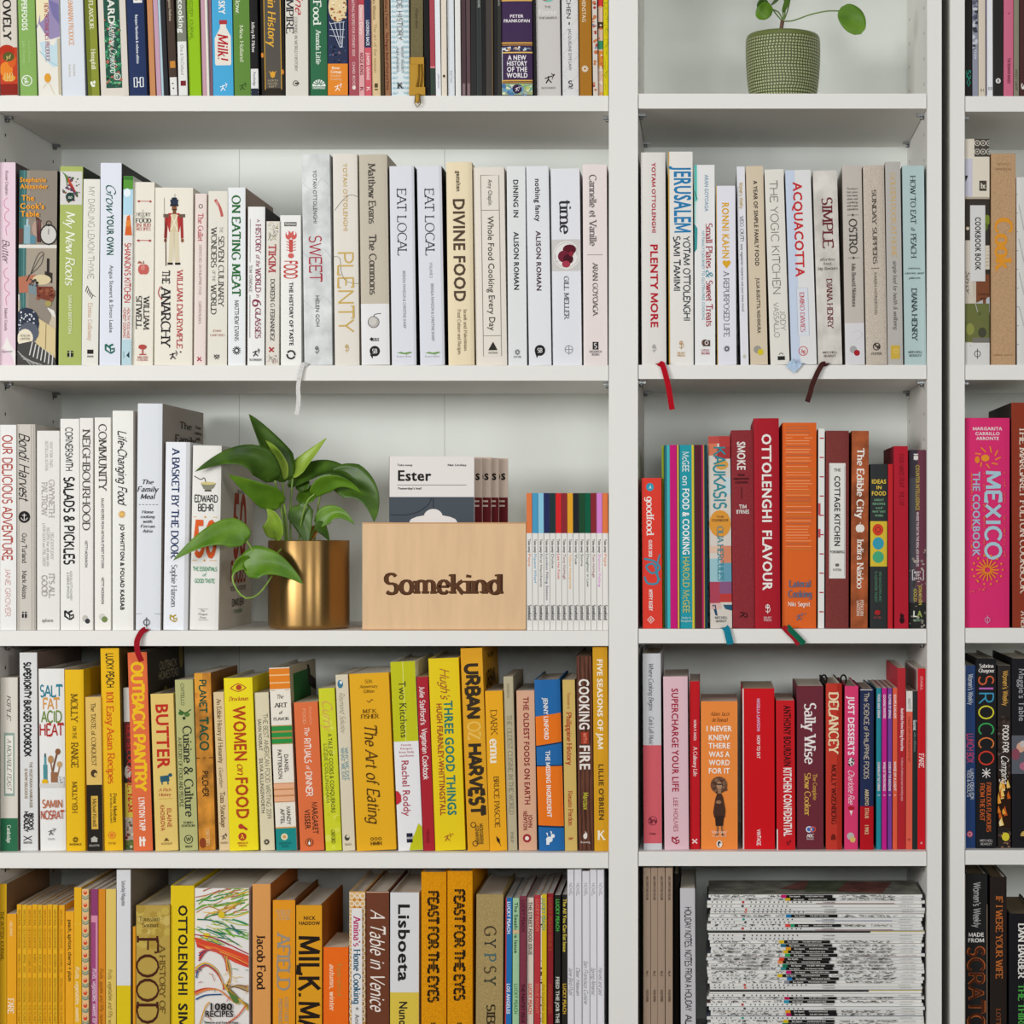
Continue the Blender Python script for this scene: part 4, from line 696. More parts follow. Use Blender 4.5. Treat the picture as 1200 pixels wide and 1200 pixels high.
simple = B('M2', 952.6, 959, 28.6, 200.5, 'd9d4cc', 'stone-textured pale book with maroon serif capitals', d('SIMPLE', 232, 292, .55, 12, '6c2830', 's'), h('effortless', 304.5, .5, 18, 3.4, '6a5c50', 'i'), h('food,', 309.4, .5, 10, 3.4, '6a5c50', 'i'), h('big flavours', 315, .5, 24, 3.6, '6a5c50', 'i'), d('DIANA HENRY', 327, 386, .55, 6.4, '6c2830', 's'), tiny('MITCHELL', 413.6, .5, 18, '5c4c44', 's'), tiny('BEAZLEY', 417.6, .5, 15, '5c4c44', 's'), k='h', mk='stone', bulge=.0004)
ribbon(simple, [(972, 426.9, .012), (969, 426.8, .002), (962, 429, -.0025), (953, 448, -.0045), (949.5, 460, -.004), (946, 471, -.003)], 6, '452522')
B('M2', 987, 990.8, 23, 194.5, 'c6beb5', 'greige book with a small round lens photo label at foot', *[tiny(t, 221.5 + 4 * i, .5, 13 + (i * 5) % 5, '55504a', 'i') for i, t in enumerate(('The pleasure', 'that comes', 'from slowly', 'down and', 'cooking', 'with simple', 'ingredients'))], l([(.22, 252.4), (.8, 252.4)], .5, '6a645c'), c(.5, 252.4, 1.4, 1.8, '4c4842', 4), d('OSTRO', 257, 298, .5, 8.8, '3f3b36', 's'), l([(.22, 302.6), (.8, 302.6)], .5, '6a645c'), c(.5, 302.6, 1.4, 1.8, '4c4842', 4), d('Julia Busuttil Nishimura', 309, 360, .5, 4.2, '55504a', 's'), r(0, 1, 379, 428, 'dcd9dc'), sw([(.4, 390), (.7, 388), (.9, 394), (.6, 398)], .6, 'c6c4c8'), c(.42, 410, 4.4, 4.4, 'a8a8a8'), c(.6, 414, 3.6, 3.6, 'a8242c'), k='h', bulge=.0005)
B('M2', 1011.3, 1015.2, 25, 194.5, 'cbbfb0', 'beige linen book with spaced dark capitals and short rule', d('SUNDAY SUPPERS', 223, 310, .5, 4.8, '4c4238', 's'), l([(.3, 315), (.68, 315)], .7, '5c5246'), d('KAREN MORDECHAI', 320, 369, .5, 3.2, '6c6254', 'S'), o(.5, 406.6, 4, 1, '3c352d'), n(.36, .64, 404, 409, 10, 1.2, '3c352d', 41), tiny('POTTER', 415, .5, 13, '4c4238', 's'), k='h', mk='cloth', bulge=.0014)
B('M2', 1037.3, 1040.6, 18, 190, 'bab6b0', 'grey book with faint gold capitals and gold square', d('GOLDEN DOOR AT HOME', 203, 302, .5, 5.6, 'cfae72', 's'), d('simple food for health & wellbeing', 306, 387, .55, 4.6, '5a5652', 'i'), r(.2, .8, 405, 421, 'cfae48'), o(.55, 412, 2.4, .7, 'e2ca7c'), k='h', bulge=.0003)
B('M2', 1057.2, 1060, 26, 194.5, 'b4cac9', 'pale aqua book with dark serif capitals', d('HOW TO EAT', 206, 263, .48, 6, '33403f', 's'), d('a', 267, 271, .5, 6, '33403f', 'i'), d('PEACH', 274, 303, .48, 6, '33403f', 's'), tiny('menus,', 314.6, .5, 15, '3c4847', 'i'), tiny('stories and', 320.4, .5, 23, '3c4847', 'i'), tiny('places', 326, .5, 14, '3c4847', 'i'), d('DIANA HENRY', 338, 400, .48, 6, '33403f', 's'), tiny('MITCHELL', 413, .5, 17, '4c5a59', 's'), tiny('BEAZLEY', 417, .5, 15, '4c5a59', 's'), k='h', bulge=.0004)
# ---- end bookcase, second shelf
B('R2', 1131, 1131, 29, 163, 'cfc5b4', 'book with a collage of spines and a white label', r(0, .38, 163, 184, 'ddd5c6'), r(.38, 1, 163, 184, '4c4842'), many(*[o(.5 + .24 * i, 168 + 10 * j, 3, .9, 'cfc9bc', 10) for i in range(3) for j in range(2)], *[c(.5 + .24 * i, 168 + 10 * j, 1, 1, 'cfc9bc', 6) for i in range(3) for j in range(2)]), r(0, 1, 184, 232, 'e2d9c8'), r(0, .3, 186, 231, 'c8c6d4'), p([(.0, 206), (.12, 206), (.02, 214)], '2c2a30'), r(.58, .88, 212, 224, '4a443c'), h('lx', 218, .74, 6, 6, 'e2d9c8', 'b'), r(0, 1, 232, 330, '3c3630'), r(0, 1, 231, 233.5, 'b8ac98'), c(.9, 258, 4, 6, '7c8c34'), c(.8, 266, 4, 5, '5c7030'), c(.1, 268, 2, 2, 'd8c8b0'), r(0, .35, 282, 348, 'cfc6b8'), r(.7, 1, 288, 316, 'd8ccb8'), many(*[l([(.74, 292 + 4 * i), (.97, 291 + 4 * i)], .6, '8c8272') for i in range(6)]), d('Sayor', 318, 346, .12, 5, '5a5248', 'c'), r(.45, 1, 322, 360, '7c4a30'), tiny('Cooking', 345, .75, 13, '3c2218', 'I'), tiny('with', 350, .75, 8, '3c2218', 'I'), r(0, 1, 356, 401, '6c7040'), p([(.4, 356), (1, 348), (1, 366), (.5, 366)], 'b9bcc0'), p([(0, 378), (.6, 366), (1, 370), (1, 401), (0, 401)], '565c34'), c(.2, 386, 5, 7, '8c904c'), c(.7, 390, 5, 6, '4a4a3a'), r(.3, 1, 396, 402, '77746c'), r(0, 1, 402, 428, 'd9d8d4'), l([(.2, 405.4), (.9, 405.4)], .8, '3c3a38'), phi(.5, 415, 7, '33312f'), r(.2, .82, 241, 330, 'd9d8d6'), d('COOKBOOK BOOK', 255, 317, .52, 6.6, '2c2a2a', 'B'), k='h', bulge=.0004)
B('R2', 1161.2, 1160.8, 29.6, 180, 'bf9c77', 'tan linen book with embossed orange word', tiny('NEIGEL', 192.5, .5, 16, '9a7a58', 's'), tiny('WANSTAL', 198.5, .5, 20, '9a7a58', 's'), d('Cook', 255, 318, .52, 19, 'e0962e', 'k'), tiny('allez zest', 416, .5, 24, '9a7a58', 'i'), k='h', mk='cloth', bulge=.0003)
B('R2', 1191.2, 1192, 24, 208, 'd9d8d3', 'white book printed with grey street lines at picture edge', *[l([(0, 228 + 22 * i), (1, 224 + 22 * i)], .8, '8c8e92') for i in range(9)], *[l([(.1, 240 + 40 * i), (.35, 270 + 38 * i)], .6, 'a8aaae') for i in range(4)], d('Open Kitchen Street', 216, 320, .7, 7, '33353a', 'c'), k='h')
# ---- wide bookcase, plant shelf
B('L3', -2.4, -2.4, 21.8, 498, 'eeedea', 'white book with condensed brick-red capitals', d('OUR DELICIOUS ADVENTURE', 510, 657, .52, 11, 'b4544c', 'n'), d('JANE GROVER', 667, 723, .55, 6, 'c98a84', 't'), rec=.006)
B('L3', 19.4, 20, 22, 497.5, 'cfc9c0', 'weathered-wood patterned book with black script and anchor disc', *[l([(u, 498), (u + .02, 739)], .5, 'b5ada2') for u in (.12, .8, .93)], r(0, .06, 498, 739, 'b9b2a8'), d('Bondi Harvest', 508, 588, .42, 12, '2a2625', 'c'), c(.42, 606, 7, 7, '232120'), lx(.42, 606, 5, [(0, -.8), (0, .7)], .18, 'e4e0da'), lx(.42, 606, 5, [(-.5, -.4), (.5, -.4)], .16, 'e4e0da'), lx(.42, 606, 5, [(-.8, .2), (-.4, .7), (0, .8), (.4, .7), (.8, .2)], .16, 'e4e0da'), d('Guy Turland', 625, 660, .42, 5, '3c3836', 'm'), d('Mark Alston', 669, 702, .42, 5, '3c3836', 'm'), bars(.42, 721, '232120'), k='p', bulge=.001, mk='paper')
B('L3', 43.2, 43.4, 26.8, 505, 'e9e7e1', 'shorter white book with faint grey serif lettering', d('NEW YORK TIMES', 518, 548, .64, 3, 'bdbab4', 's'), d('BESTSELLING AUTHOR', 517, 552, .44, 3, 'bdbab4', 's'), d('GWYNETH', 562, 607, .66, 6.2, 'b4b0a9', 's'), d('PALTROW', 565, 605, .34, 6.2, 'b4b0a9', 's'), d('DELICIOUS EASY', 624, 656, .68, 3, 'bdbab4', 's'), d('RECIPES that will make you', 618, 664, .5, 3, 'bdbab4', 's'), d('LOOK GOOD and FEEL GREAT', 613, 664, .32, 3, 'bdbab4', 's'), d('IT\'S ALL', 672, 701, .66, 6, 'a8a49e', 's'), d('GOOD', 674, 699, .34, 6, 'a8a49e', 's'), h('sphere', 727, .48, 13, 4, '6a6864', 'S'), k='h', bulge=.0006)
B('L3', 70.8, 71.2, 22.4, 491, 'efede8', 'white book with heavy condensed black capitals', d('CORNERSMITH', 501, 552, .46, 8, '3a3836', 'n'), d('SALADS & PICKLES', 559, 662, .46, 11.5, '262424', 'x'), d('ALEX ELLIOTT-HOWERY', 669, 704, .56, 2.8, '8c8a86'), d('& SABINE SPINDLER', 671, 702, .4, 2.8, '8c8a86'), block(.46, 721, 6.4, '262424'))
B('L3', 93.6, 93.5, 15.6, 490, 'eeebe5', 'slim ivory book with grey serif capitals and grey dots', d('NEIGHBOURHOOD', 503, 622, .5, 8.8, '55524e', 's'), d('HETTY MCKINNON', 634, 665, .5, 3, '55524e', 'B'), c(.42, 725, 3.6, 4, 'c4c0ba'), c(.6, 728, 3, 3, '3c3c40'))
B('L3', 111, 111.2, 19, 489.5, 'f0ede6', 'ivory book with serif capitals and small green dot', d('COMMUNITY', 497, 576, .5, 9, '45423e', 's'), d('SALAD RECIPES FROM ARTHUR STREET KITCHEN', 584, 666, .5, 3, '55524e', 'B'), d('HETTY MCKINNON', 677, 708, .5, 3, '55524e', 'B'), c(.46, 723, 4, 4, 'd4d2cc'), c(.62, 726, 3.6, 3.6, '7a8a54'))
B('L3', 132, 132, 24.6, 481.5, 'f1f0ea', 'white hardback with black flowing script and golden flower', d('Life~Changing Food', 505, 593, .48, 10, '3c3a38', 'C'), burst(.46, 603, 4.4, 'e0a93c'), c(.46, 603, 2, 2, 'eec26a'), d('JO WHITTON & FOUAD KASSAB', 614, 715, .48, 4.6, '33312f', 'B'), k='h', bulge=.0008)
decor_side['tall silvery white hardback with small bold italic words'] = [h('The', 494, .55, 46, 8, '35302c', 'b'), h('Family', 511, .55, 78, 9, '35302c', 'b'), h('Meal', 528, .55, 60, 9, '35302c', 'b'), h('Home', 493, .86, 22, 4, '4c4640', 'b'), h('cooking', 500, .86, 26, 4, '4c4640', 'b'), h('with', 507, .86, 18, 4, '4c4640', 'b')]
fam = B('L3', 161.6, 159.2, 29.4, 473, 'e2e5ea', 'tall silvery white hardback with small bold italic words', h('The', 565, .45, 14, 5, '35353a', 'I'), h('Family', 573.4, .45, 26, 6, '35353a', 'I'), h('Meal', 582, .45, 18, 5.6, '35353a', 'I'), *[l([(.08 + .14 * i, 591.5), (.16 + .14 * i, 591.5)], .6, '55555a') for i in range(6)], *[h(t, 600 + 5.6 * i, .45, q, 3.4, '55555a', 'I') for i, (t, q) in enumerate((('Home', 14), ('cooking', 17), ('with', 11), ('Ferran', 17), ('Adria', 12)))], l([(0, 719.5), (1, 719.5)], .6, '9a9ca2'), phi(.45, 729.5, 7, '2f3034'), k='h', bulge=.0012, sc='a89d94', side=(1, 150))
ribbon(fam, [(176, 738.2, .012), (172, 738.4, .002), (165, 742, -.003), (160.5, 752, -.006), (161.5, 764, -.005), (166, 775, -.003)], 6.5, '9c1a26')
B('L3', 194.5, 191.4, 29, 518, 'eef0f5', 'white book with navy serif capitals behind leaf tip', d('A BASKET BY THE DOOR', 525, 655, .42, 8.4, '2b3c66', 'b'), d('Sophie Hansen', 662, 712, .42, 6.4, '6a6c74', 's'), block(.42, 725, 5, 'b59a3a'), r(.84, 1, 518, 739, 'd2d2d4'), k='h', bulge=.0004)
decor_side['fat off-white hardback with an orange number behind the leaves'] = [d('50', 10, 11, .5, 1, 'cfc9bd'), h('50', 617, .58, 52, 68, 'a8432c', 'x'), h('FOODS', 672, .56, 60, 23, 'a8432c', 'x'), h('THE ESSENTIALS OF GOOD TASTE', 692, .56, 60, 5, '5c574e', 'n'), h('EDWARD BEHR', 709, .56, 46, 8, '4c463e', 'n'), h('FOREWORD', 720, .56, 34, 4, '6a8a6a', 'n'), h('the art of', 574, .6, 30, 5, '4c463e', 'i')]
B('L3', 226.4, 222.4, 34, 522, 'eceae4', 'fat off-white hardback with an orange number behind the leaves', p([(.3, 566), (.84, 566), (.76, 572), (.6, 575), (.4, 573)], '8a8a78'), c(.56, 566.4, 9, 1.8, 'd8c98a'), sw([(.06, 558), (.3, 562), (.42, 560), (.48, 565)], 1, '4a4a48'), r(.44, .68, 574, 576, '55524a'), h('EDWARD', 584.4, .5, 28, 8, '33312e', 'n'), h('BEHR', 595, .5, 19, 8, '33312e', 'n'), l([(.06, 606), (.9, 606)], .7, 'e0a03c'), c(.48, 606, 1.4, 1.4, 'e0a03c', 4), h('50', 632, .5, 28, 38, 'e0602c', 'x'), l([(.06, 657), (.9, 657)], .7, 'e0a03c'), c(.48, 657, 1.4, 1.4, 'e0a03c', 4), h('THE ESSENTIALS', 667, .5, 29, 4.4, '3c9a6a', 'n'), h('of', 673.6, .5, 5, 4, '6aa88a', 'i'), h('GOOD TASTE', 681, .5, 24, 4.4, '3c9a6a', 'n'), tiny('The', 716, .46, 5, '8a8680', 'i'), tiny('Penguin', 720, .46, 11, '8a8680', 'i'), tiny('Press', 724, .46, 8, '8a8680', 'i'), l([(.3, 714), (.65, 714)], .4, '8a8680'), l([(.3, 727), (.65, 727)], .4, '8a8680'), k='h', bulge=.0016, sc='cfc8bc', side=(1, 128), dep=.185)
SL = [('e27c48', 'Pepe', 'orange', 'touching the wooden box'), ('4b9dc5', 'Piquant Wharf', 'mid blue', ''), ('8fcae2', 'First Merchants', 'sky blue', ''), ('262f5c', 'London Filling Station', 'navy', ''), ('24393b', 'Dolce', 'blackish green', ''), ('d8282c', 'Lee Ho Fook', 'bright red', ''), ('8d2c34', 'Tony McHugh', 'maroon', 'after the bright red one'), ('e6a62c', 'Yellow Humphries', 'golden yellow', ''), ('22252a', 'Vue', 'black', ''), ('204c30', 'Soma', 'dark green', 'after the black one'), ('0f5e42', 'Daughter in Law', 'emerald green', ''), ('8b2a34', 'Tom McHugh', 'maroon', 'after the emerald one'), ('d886d0', 'Shannon Pelling', 'lilac', ''), ('e27c48', 'Pepe', 'orange', 'against the bookcase panel')]
for i, (cc, who, cn, ex) in enumerate(SL):
    x0 = 616.9 + 6.85 * i
    B('L3', x0, x0 + .6, 6.6, 578, 'e9e6e1', ('slim white booklet with %s top %s' % (cn, ex)).strip(), r(0, 1, 578, 625, cc), d('Take away', 632, 648, .5, 2.8, '3a3836', 'B'), d(who, 649.5, 655 + 2.2 * len(who), .5, 2.8, cc if cn not in ('sky blue',) else '3a3836', 'S'), d('Somekind', 709, 727, .5, 4, '2c2a2a', 'b'), k='b', dep=.118, rec=.008, bulge=0, sc='d8d4cd', seq='slim colour-topped booklets beside the wooden box')
# ---- narrow bookcase, third shelf
B('M3', 752, 753.2, 23.4, 560.4, 'e23d2e', 'short vermilion red book with blue disc and white lettering', c(.42, 571, 4.6, 4.8, '2f9cb8'), h('A', 571, .42, 3.4, 4, 'e8f0f0', 'I'), d('goodfood', 582, 628, .42, 8.4, 'f0ece6', 's'), d('GUIDE 2020', 633, 653, .42, 4, 'f0ece6', 'B'), sw([(.1, 655), (.6, 658), (.9, 666), (.5, 672), (.2, 664), (.6, 662), (.8, 682), (.3, 684), (.1, 676)], 2.4, '3f8fa8', 40), sw([(.9, 650), (.7, 670), (.9, 680)], 2, '3f8fa8'), d('MYFFY RIGBY', 691, 716, .42, 4.4, 'f0ece6', 'B'), o(.42, 726.5, 4, .9, 'f0e0d8', 4), archer(.42, 726.5, 5, 'f0e0d8'))
B('M3', 774.6, 776, 3.4, 522.5, 'a9b534', 'very thin lime booklet behind the short red book', k='b', rec=.03)
B('M3', 778.4, 779.4, 51, 521.8, '1f9aa8', 'fat book with teal, magenta, yellow and brown vertical stripes', r(0, .06, 521.8, 737, '2c6c74'), r(.06, .12, 521.8, 737, '3fb4bc'), r(.13, .28, 521.8, 737, 'c81a78'), r(.28, .3, 521.8, 737, '8a1458'), r(.3, .335, 521.8, 737, 'e0b83a'), r(.335, .36, 521.8, 737, '1c5c68'), r(.64, .69, 521.8, 737, 'd8c63a'), r(.69, .71, 521.8, 737, '3c5a3a'), r(.71, .87, 521.8, 737, '5c2430'), r(.87, .91, 521.8, 737, 'c02a6a'), r(.91, .93, 521.8, 737, 'd8a03a'), r(.93, 1, 521.8, 737, '1c4a54'), d('McGEE', 530, 553, .5, 8, 'e8f2f0', 'S'), d('on', 558, 569, .5, 8, 'e8f2f0', 'S'), d('FOOD & COOKING', 573, 650, .5, 8, 'f0f4f2', 'B'), d('HAROLD McGEE', 653, 718, .5, 8, 'c8c46a', 'S'), tiny('Hodder &', 724, .5, 11, 'cfe6e4'), tiny('Stoughton', 727.6, .5, 13, 'cfe6e4'), k='h', bulge=.0035, dep=.165)
kau = B('M3', 830, 832.4, 26, 511.5, 'd9d0c6', 'pale book patched with red and blue, teal brushed title', r(0, .5, 511.5, 520, 'c0504a'), r(.5, 1, 511.5, 524, 'b8403e'), r(.3, 1, 524, 538, 'a83a3c'), r(0, .4, 520, 534, 'd87a5a'), c(.6, 545, 8, 6, 'd8a04a'), r(.7, 1, 560, 580, 'c8d8dc'), c(.5, 614, 13, 16, 'e09a3c'), r(0, 1, 640, 648, 'e2c0a8'), r(.5, 1, 640, 660, 'd88a6a'), r(0, .5, 655, 682, '9cc4cc'), r(.5, 1, 660, 682, '6aa0b4'), r(0, .45, 682, 709, 'b0465a'), r(.45, 1, 682, 696, '8c5a80'), r(.45, 1, 696, 706, 'c0403c'), r(0, .5, 707, 714, 'd8b8b0'), p([(.1, 709), (.26, 709), (.34, 722), (.24, 721)], '2a4a6a'), p([(.6, 709), (1, 709), (1, 716), (.7, 714)], '2f5a74'), d('KAUKASIS', 524, 597, .5, 14, '2f8c98', 'n'), tiny('THE', 606, .5, 9, '4c3a30', 'S'), h('COOKBOOK', 610, .5, 20, 3, '4c3a30'), d('OLIA HERCULES', 617, 681, .5, 6.6, '3a8a94', 's'), tiny('MITCHELL', 724, .5, 15, '4c5a60', 's'), tiny('BEAZLEY', 728, .5, 13, '4c5a60', 's'), k='h', bulge=.0003)
ribbon(kau, [(848, 736.2, .012), (850, 736.4, .002), (852, 738.5, -.002), (854, 747, -.0028), (856, 755, -.0025)], 8, '1a7f96')
B('M3', 856.6, 858.6, 26.6, 504.5, '90343a', 'dusty wine red book with white capitals up high', d('SMOKE', 518, 551, .45, 9.6, 'e8e0da', 'B'), tiny('NEW', 557, .45, 8, '2a1818', 'B'), tiny('FIREWOOD', 561.4, .45, 18, '2a1818', 'B'), tiny('COOKING', 565.6, .45, 15, '2a1818', 'B'), lx(.45, 578, 7, [(0, -1), (0, 1)], .1, '3a1c1c'), h('TIM', 594, .5, 9, 4.4, 'e8e0da', 'B'), h('BYRNES', 600, .5, 15, 4.4, 'e8e0da', 'B'), d('R', 717, 724, .5, 8, '2a1616', 'i'), k='h', mk='cloth', bulge=.001)
B('M3', 883.2, 885, 30, 490.5, 'ab1526', 'tall crimson book with big white bold capitals', d('OTTOLENGHI', 509, 612, .5, 11, 'f0ece6', 'B'), d('FLAVOUR', 622, 692, .5, 11, 'f0ece6', 'B'), ebury(.5, 713, 7, 'f0ece6'), tiny('EBURY', 724, .5, 9, 'e6c8c8'), tiny('PRESS', 727, .5, 9, 'e6c8c8'), k='h', bulge=.0012)
_R = random.Random(3)
lat = B('M3', 916.8, 916.4, 40.6, 495.5, 'e06522', 'thick orange book covered in rows of tiny print', *[l([(.1, 500 + 3.35 * i), (.1 + .8 * _R.uniform(.82, 1), 500 + 3.35 * i)], 1.0, _R.choice(('eb9a66', 'eda070', 'c8803c', 'e99460', 'b06a4a'))) for i in range(44)], h('Lateral', 684, .52, 26, 8, '5c7088', 'b'), h('Cooking', 696, .52, 28, 8, '5c7088', 'b'), h('Niki Segnit', 708, .5, 26, 5, 'f0e4d6', 'n'), archer(.5, 723, 9, '5c7088'), k='h', bulge=.0012, rec=.012)
ribbon(lat, [(919, 736.2, .012), (918, 736.3, .002), (922, 739, -.002), (931, 748, -.003), (936, 755.5, -.0025)], 6, 'a31c28')
ribbon(lat, [(922, 735.8, .011), (922.5, 735.8, .0015), (927, 738.8, -.003), (936, 748, -.0036), (942, 754.5, -.003)], 6.5, '14654a', th=.0006)
B('M3', 959.2, 958.6, 7.4, 502.5, 'e9e7e3', 'thin white book with red stitch marks along its spine', *[r(.2, .9, 513 + 22.6 * i, 514.4 + 22.6 * i, 'b8343c') for i in range(10)], *[r(.0, .35, 590 + 30 * i, 604 + 26 * i, 'c8505a') for i in range(2)], k='b')
B('M3', 967.8, 967.4, 27.4, 505, '7f3c39', 'brown-red cloth book with a tall white title label', r(.15, .86, 543, 678, 'e6e4de'), l([(.19, 546), (.82, 546), (.82, 675), (.19, 675), (.19, 546)], .4, '8a8680'), h('THE', 551, .5, 8, 3.4, '3a3836', 'B'), d('COTTAGE KITCHEN', 558, 640, .5, 6.6, '35322f', 'B'), h('FORSBERG', 647, .5, 17, 3, '3a3836', 'B'), c(.5, 662, 2.6, 1.6, '6a6660', 8), lx(.5, 662, 3, [(-.7, .6), (.7, .6)], .2, '6a6660'), tiny('POTTER', 668, .5, 10, '3a3836', 's'), k='h', mk='cloth', bulge=.0012)
B('M3', 998.4, 996.8, 20.2, 505, 'a9562c', 'rust brown book with white slab lettering and white fruit', d('The Edible City', 525, 608, .52, 8, 'f0e8de', 'b'), c(.44, 619.4, 3.6, 4.6, 'ece4da'), c(.6, 619.4, 3.6, 4.6, 'ece4da'), l([(.5, 616), (.54, 612)], .8, 'ece4da'), d('Indira Naidoo', 632, 690, .54, 7.4, 'f0e8de', 's'), d('PENGUIN', 703, 722, .66, 3.4, 'e8d4c4', 's'), d('LANTERN', 704, 722, .44, 3.4, 'e8d4c4', 's'), mk='mottle')
B('M3', 1020, 1019.6, 20.6, 544, '2c3030', 'black book with a yellow panel of three coloured discs', h('IDEAS', 564.5, .5, 17, 4.8, 'e3c24a', 'B'), h('IN', 571.4, .5, 6, 4, 'e3c24a', 'B'), h('FOOD', 578.4, .5, 17, 4.8, 'e3c24a', 'B'), *[tiny(t, 586 + 4.6 * i, .5, q, '7aa884', 'B') for i, (t, q) in enumerate((('GREAT', 12), ('RECIPES', 15), ('and', 8), ('WHY THEY', 16), ('WORK', 10)))], r(0, .97, 611, 664, 'd8bc3a'), c(.44, 621, 6.6, 7, 'd2432c'), c(.46, 637, 6.8, 7.4, '3a9ab0'), c(.46, 653, 6.8, 7, '4aa87a'), o(.44, 621, 3, .8, '8a2c24'), d('AKI KAMOZAWA AND', 670, 705, .58, 3.2, '5c8a6c', 'S'), d('H. ALEXANDER TALBOT', 670, 706, .34, 3.2, '5c8a6c', 'S'), c(.42, 718, 3.6, 3, 'a8282c'), tiny('POTTER', 724, .42, 9, 'a8484c'), k='h', bulge=.0008)
B('M3', 1040.8, 1040.4, 6, 544, 'c01f28', 'thin bright red book against the black one', k='p', dep=.12)
B('M3', 1047.4, 1048, 16.8, 523, 'b3172c', 'deep red book with faint dark vertical words', d('FOUR SAINTS FIGHT', 532, 572, .55, 5, '7a1422', 's'), d('THE CAT', 576, 593, .55, 5, '7a1422', 's'), c(.55, 722, 2.4, 2.6, '2c1216'), c(.55, 727, 3, 4, '2c1216'), p([(.42, 721), (.46, 717), (.5, 720)], '2c1216'), sc='8a2a38')
B('M3', 1065.4, 1065.4, 20, 527.5, '574048', 'dark purple street-photo book with yellow lettering', r(0, 1, 527.5, 560, '3c3640'), r(.5, 1, 527.5, 737, '6a3a48'), p([(0, 560), (.4, 560), (.3, 737), (0, 737)], '4a4a50'), r(0, 1, 706, 737, '2a2a28'), n(.02, .98, 640, 735, 46, 1.4, '8a8078 3a3a38 5c5450 a8a090', 51), bars(.4, 536, 'e0dcd8'), d('COUNTER INTELLIGENCE', 545, 598, .5, 4.4, 'b0a04a', 'B'), d('WHERE TO EAT IN THE REAL LOS ANGELES', 600, 664, .5, 3, 'd0c4c6', 'B'), l([(.3, 668), (.2, 668), (.2, 680), (.3, 680)], 1, 'd8d0d0'), l([(.75, 668), (.85, 668), (.85, 680), (.75, 680)], 1, 'd8d0d0'), tiny('BEST', 671, .5, 8, 'e0d8d8', 'B'), tiny('OF', 674.4, .5, 5, 'e0d8d8', 'B'), tiny('EATS', 678, .5, 9, 'e0d8d8', 'B'), d('JONATHAN', 686, 709, .66, 3.8, 'b8a84a', 'B'), d('GOLD', 690, 705, .36, 3.8, 'b8a84a', 'B'), h('L', 719.6, .36, 4.6, 7, 'e4e4d8', 'B'), h('A', 719.6, .62, 6, 7, '9aa85a', 'B'), tiny('WEEKLY', 727, .5, 11, '8aa88a', 'B'))
# ---- end bookcase, third shelf
B('R3', 1131, 1130.6, 53, 490, 'db2b6e', 'very thick hot-pink book with pale blue block capitals', h('MARGARITA', 502.6, .5, 35, 3.6, 'efd9de', 'B'), h('CARRILLO', 508.4, .5, 29, 3.6, 'efd9de', 'B'), h('ARRONTE', 514, .5, 27, 3.6, 'efd9de', 'B'), *[sw([(.5 + .3 * math.cos(a), 536 + 13 * math.sin(a)), (.5 + .18 * math.cos(a + .3), 537 + 7 * math.sin(a + .3))], 1.6, 'e8882c') for a in [k * .7 for k in range(9)]], c(.45, 537, 5, 4, 'e8952c'), c(.27, 539, 3, 4, 'e8882c'), d('MEXICO', 552, 656, .63, 17.5, 'a9cbd8', 'x'), d('THE COOKBOOK', 553, 652, .25, 8.4, 'a9b8d0', 'B'), *[n(u, u + .012, 552, 652, 44, .7, 'e0792c', 60 + i) for i, u in enumerate((.14, .42, .88))], *[l([(.5 + (.06 * math.cos(a)), 668 + 3 * math.sin(a)), (.5 + .26 * math.cos(a), 668 + 13 * math.sin(a))], 1.6, 'e8882c') for a in [k * .3927 for k in range(16)]], *[c(.5 + .34 * math.cos(a), 668 + 17 * math.sin(a), 1.3, 1.3, 'e8882c', 8) for a in [k * .45 for k in range(14)]], n(.1, .45, 674, 694, 12, .8, 'e07a3c', 63), phi(.5, 726.5, 6, 'c9a0bc'), k='h', bulge=.0016)
B('R3', 1185, 1186.4, 32, 472, '8c331b', 'tall rust-red book cut by the picture edge', d('THE MARGARET FULTON COOKBOOK', 500, 696, .42, 7.4, 'e6d6c6', 's'), d('A NEW', 716, 740, .42, 6, 'e6d6c6', 's'), k='h', sc='2f2420', bulge=.0003)
# ---- wide bookcase, fourth shelf
B('L4', .4, .6, 20.6, 794, 'd9d3c8', 'light grey book with a framed label and green foot', d('KIPLE', 815, 845, .5, 4.6, '5c5a54', 'i'), r(.22, .82, 859, 933, '8fa59a'), r(.3, .74, 862, 930, 'e9e5dc'), d('A MOVABLE FEAST', 866, 927, .52, 4.8, '6a706a', 'i'), r(0, 1, 959, 1000, '2d6c4b'), d('Cambridge', 967, 988, .5, 4.4, 'dfe6dc', 's'), k='p', sc='8a7a70')
B('L4', 23, 24.2, 20.8, 765, 'dddddc', 'tall pale grey book with condensed black capitals', d('SUPERIORITY BURGER COOKBOOK', 776, 887, .44, 7.4, '252527', 'X'), d('THE VEGETARIAN HAMBURGER', 893, 947, .62, 3.4, '7a6a4a', 'B'), d('IS NOW DELICIOUS', 901, 936, .34, 3.4, '8a6a3a', 'B'), d('BROOKS', 953, 973, .62, 4.8, '252527', 'X'), d('HEADLEY', 951, 975, .34, 4.8, '252527', 'X'), lx(.42, 983, 5, [(-1, -.6), (1, .4)], .2, '252527'), lx(.42, 983, 5, [(1, -.6), (-1, .4)], .2, '252527'), tiny('NORTON', 987.6, .42, 10, '252527', 'B'), k='h', bulge=.0003, sc='86736a')
